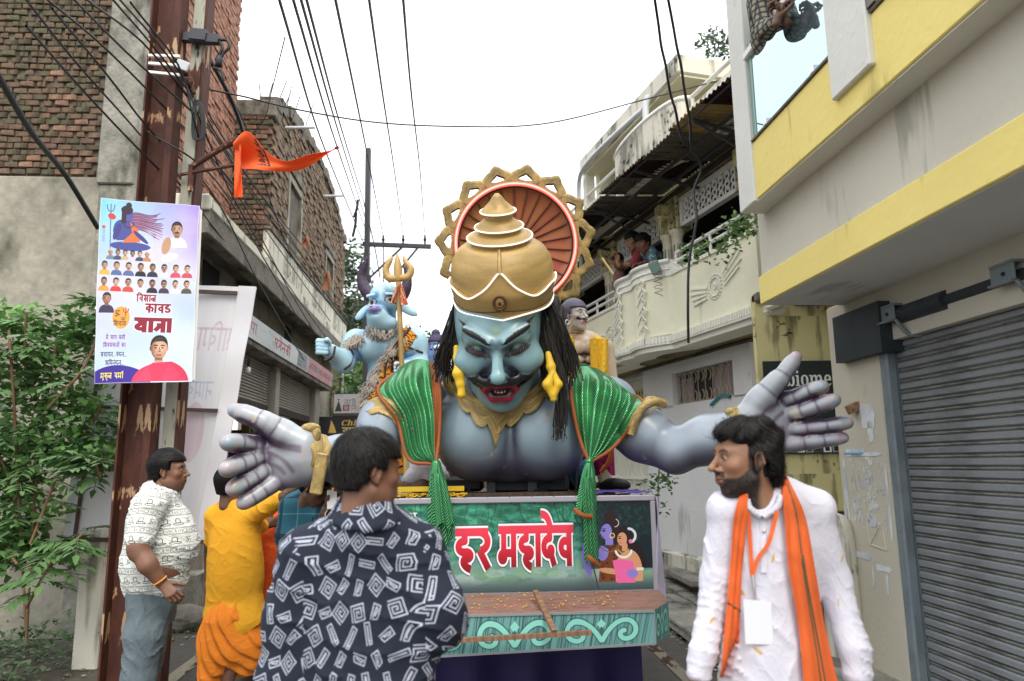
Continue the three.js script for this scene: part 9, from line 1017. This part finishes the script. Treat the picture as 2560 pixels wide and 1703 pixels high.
{ // moustached figure in the yellow shawl
  const base = P(1350, 1128, 5.6).setY(1.3), W = (x, y, d) => P(x, y, d).sub(base), o = thing('guard_statue', 'pale muscular moustached figure in a yellow shawl behind the green cloth', 'statue', base), f = new Field();
  f.ell(W(1345, 800, 5.6), [0.165, 0.14, 0.1], 0.05).ell(W(1345, 880, 5.6), [0.15, 0.22, 0.1], 0.08).cap(W(1325, 775, 5.6), W(1322, 750, 5.58), 0.06, 0.058, 0.03); for (const s of [-1, 1]) { f.ell(W(1345 + s * 20, 800, 5.5), [0.08, 0.06, 0.04], 0.02); for (let i = 0; i < 3; i++) f.ell(W(1345 + s * 14, 828 + i * 22, 5.5), [0.045, 0.034, 0.025], 0.015); f.cap(W(1345 + s * 48, 800, 5.62), W(1345 + s * 62, 880, 5.62), 0.07, 0.055, 0.05); }
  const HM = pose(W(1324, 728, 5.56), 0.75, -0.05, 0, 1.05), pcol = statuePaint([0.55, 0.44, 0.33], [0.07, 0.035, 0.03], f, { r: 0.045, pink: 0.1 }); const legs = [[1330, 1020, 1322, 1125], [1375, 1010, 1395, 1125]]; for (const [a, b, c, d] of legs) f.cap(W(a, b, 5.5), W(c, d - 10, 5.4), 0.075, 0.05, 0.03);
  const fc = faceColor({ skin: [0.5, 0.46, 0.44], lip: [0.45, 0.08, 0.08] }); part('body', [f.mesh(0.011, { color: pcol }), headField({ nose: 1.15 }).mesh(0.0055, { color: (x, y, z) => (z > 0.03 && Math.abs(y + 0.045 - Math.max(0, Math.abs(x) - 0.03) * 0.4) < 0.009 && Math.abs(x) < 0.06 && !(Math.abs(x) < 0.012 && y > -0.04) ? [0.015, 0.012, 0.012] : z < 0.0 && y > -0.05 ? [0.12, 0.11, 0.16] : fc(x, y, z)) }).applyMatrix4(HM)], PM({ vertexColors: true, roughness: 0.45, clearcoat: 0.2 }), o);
  part('hair', hairField(crop(0.012)).mesh(0.007, { pad: 0.06, margin: 0.03 }).applyMatrix4(HM), M({ c: [0.11, 0.1, 0.15], roughness: 0.6 }), o); part('necklace', [0, 1, 2].map((i) => at(new THREE.TorusGeometry(0.066 + i * 0.004, 0.008, 6, 24), ...W(1325, 762 + i * 4, 5.59).toArray(), Math.PI / 2 - 0.1)), GOLD, o); part('earring', at(new THREE.TorusGeometry(0.018, 0.006, 6, 16), ...W(1306, 742, 5.5).toArray(), 0, 0.5, 0), MT.white, o);
  const YS = cloth([0.85, 0.5, 0.03], { rep: 2 }); for (const [x, t, b, w] of [[1308, 785, 880, 26], [1378, 782, 905, 40]]) part('shawl', thick(grid((u, v) => { const p = W(x + (u - 0.5) * w + v * 4, mix(t, b, v), 5.45); p.z += 0.03 * Math.sin(u * 9 + v * 3) + 0.06 * Math.sin(Math.PI * u); return p; }, 20, 20), 0.006), YS, o); part('shawl_fold', tube([W(1300, 800, 5.5), W(1312, 778, 5.55), W(1322, 782, 5.68), W(1352, 776, 5.68), W(1372, 780, 5.56), W(1384, 800, 5.48)], 0.035, 8), YS, o); part('turban_knob', ball(W(1340, 850, 5.15), [0.06, 0.045, 0.05]), M({ c: [0.015, 0.07, 0.035], roughness: 0.9 }), o);
  part('staff', rod(W(1302, 800, 5.3), W(1318, 735, 5.3), 0.008), MT.bamboo, o); for (const [a, b, c, d] of legs) { part('dhoti', thick(grid((u, v) => { const an = u * 6.283, p = W(mix(a, c, v * 0.7), mix(b - 20, d - 30, v), 5.45); p.x += Math.cos(an) * (0.11 - 0.03 * v + 0.008 * Math.sin(an * 8)); p.z += Math.sin(an) * (0.1 - 0.03 * v + 0.008 * Math.sin(an * 7)); return p; }, 48, 12), 0.004), cloth([0.36, 0.015, 0.13]), o); part('dhoti_border', tube([W(c + 16, d - 105, 5.32), W(c + 6, d - 62, 5.31), W(c - 12, d - 38, 5.31)], 0.018, 6), M({ c: [0.6, 0.13, 0.03] }), o); part('shoe', (() => { const g = shoe(0, 0, 0.9); g.scale(1.15, 1.3, 1.25); const p = W(c + 4, d, 5.38); return g.translate(p.x, p.y - 0.02, p.z); })(), MT.black, o); }
}
{ // small painted head, farther back, and the figure lying on the deck
  const b = P(1000, 830, 6.9).setY(1.3), W = (x, y, d) => P(x, y, d).sub(b), o = thing('small_statue', 'small dark blue statue head with a hair bun behind the bull-headed figure', 'statue', b), HM = pose(W(1004, 800, 6.9), -0.4, 0, 0, 0.95); const fc = faceColor({ skin: [0.13, 0.22, 0.42], lip: [0.4, 0.1, 0.1] }), f = new Field(); f.cap(W(1004, 825, 6.9), W(1004, 1000, 6.9), 0.12, 0.16, 0.05);
  part('body', [f.mesh(0.016, { color: () => [0.1, 0.18, 0.36] }), headField({}).mesh(0.007, { color: fc }).applyMatrix4(HM)], PM({ vertexColors: true, roughness: 0.45 }), o); part('hair', [hairField(crop(0.016)).mesh(0.008, { pad: 0.06, margin: 0.03 }).applyMatrix4(HM), at(lathe([[0, 0], [0.05, 0.0], [0.055, 0.02], [0.04, 0.04], [0.045, 0.05], [0.03, 0.075], [0, 0.09]], 14), ...W(1003, 778, 6.9).toArray())], M({ c: [0.05, 0.04, 0.09], roughness: 0.7 }), o); part('white_band', at(new THREE.TorusGeometry(0.06, 0.018, 8, 20, 3), ...W(1010, 812, 6.8).toArray(), 0, 0.4, -0.6), MT.white, o);
  const rb = thing('red_frame', 'dull red framed panel standing behind the bull-headed figure', 'panel', P(985, 880, 7.2).setY(1.3)); part('panel', box(-0.14, 0, -0.03, 0.2, 1.02, 0.03, 0.01), M({ c: [0.45, 0.16, 0.14], roughness: 0.7 }), rb); part('top_bar', box(-0.17, 1.021, -0.04, 0.23, 1.06, 0.04, 0.005), M({ c: [0.12, 0.03, 0.03] }), rb); part('ring', at(new THREE.TorusGeometry(0.06, 0.014, 6, 20), 0.02, 0.9, 0.035), MT.peel, rb);
  person({ label: 'person lying on the float deck, only a dark forearm showing beside the tassel', ground: [960, 5.3], floor: 1.31, skin: SK3, body: [[[935, 1118, 5.2, 0.04], [975, 1120, 5.15, 0.05], [1010, 1112, 5.25, 0.045]], [[1000, 1100, 5.4, 0.12], [1060, 1100, 5.6, 0.14]]], hands: [{ o: [935, 1118, 5.2], y: [-1, 0, 0], n: [0, -1, 0], x: [0, 0, 1] }], wear: [{ name: 'shirt', cell: 0.014, mat: cloth([0.7, 0.66, 0.68]), chains: [[[1000, 1098, 5.42, 0.13], [1065, 1098, 5.62, 0.15]]] }] });
}
renderer.render(scene, camera);
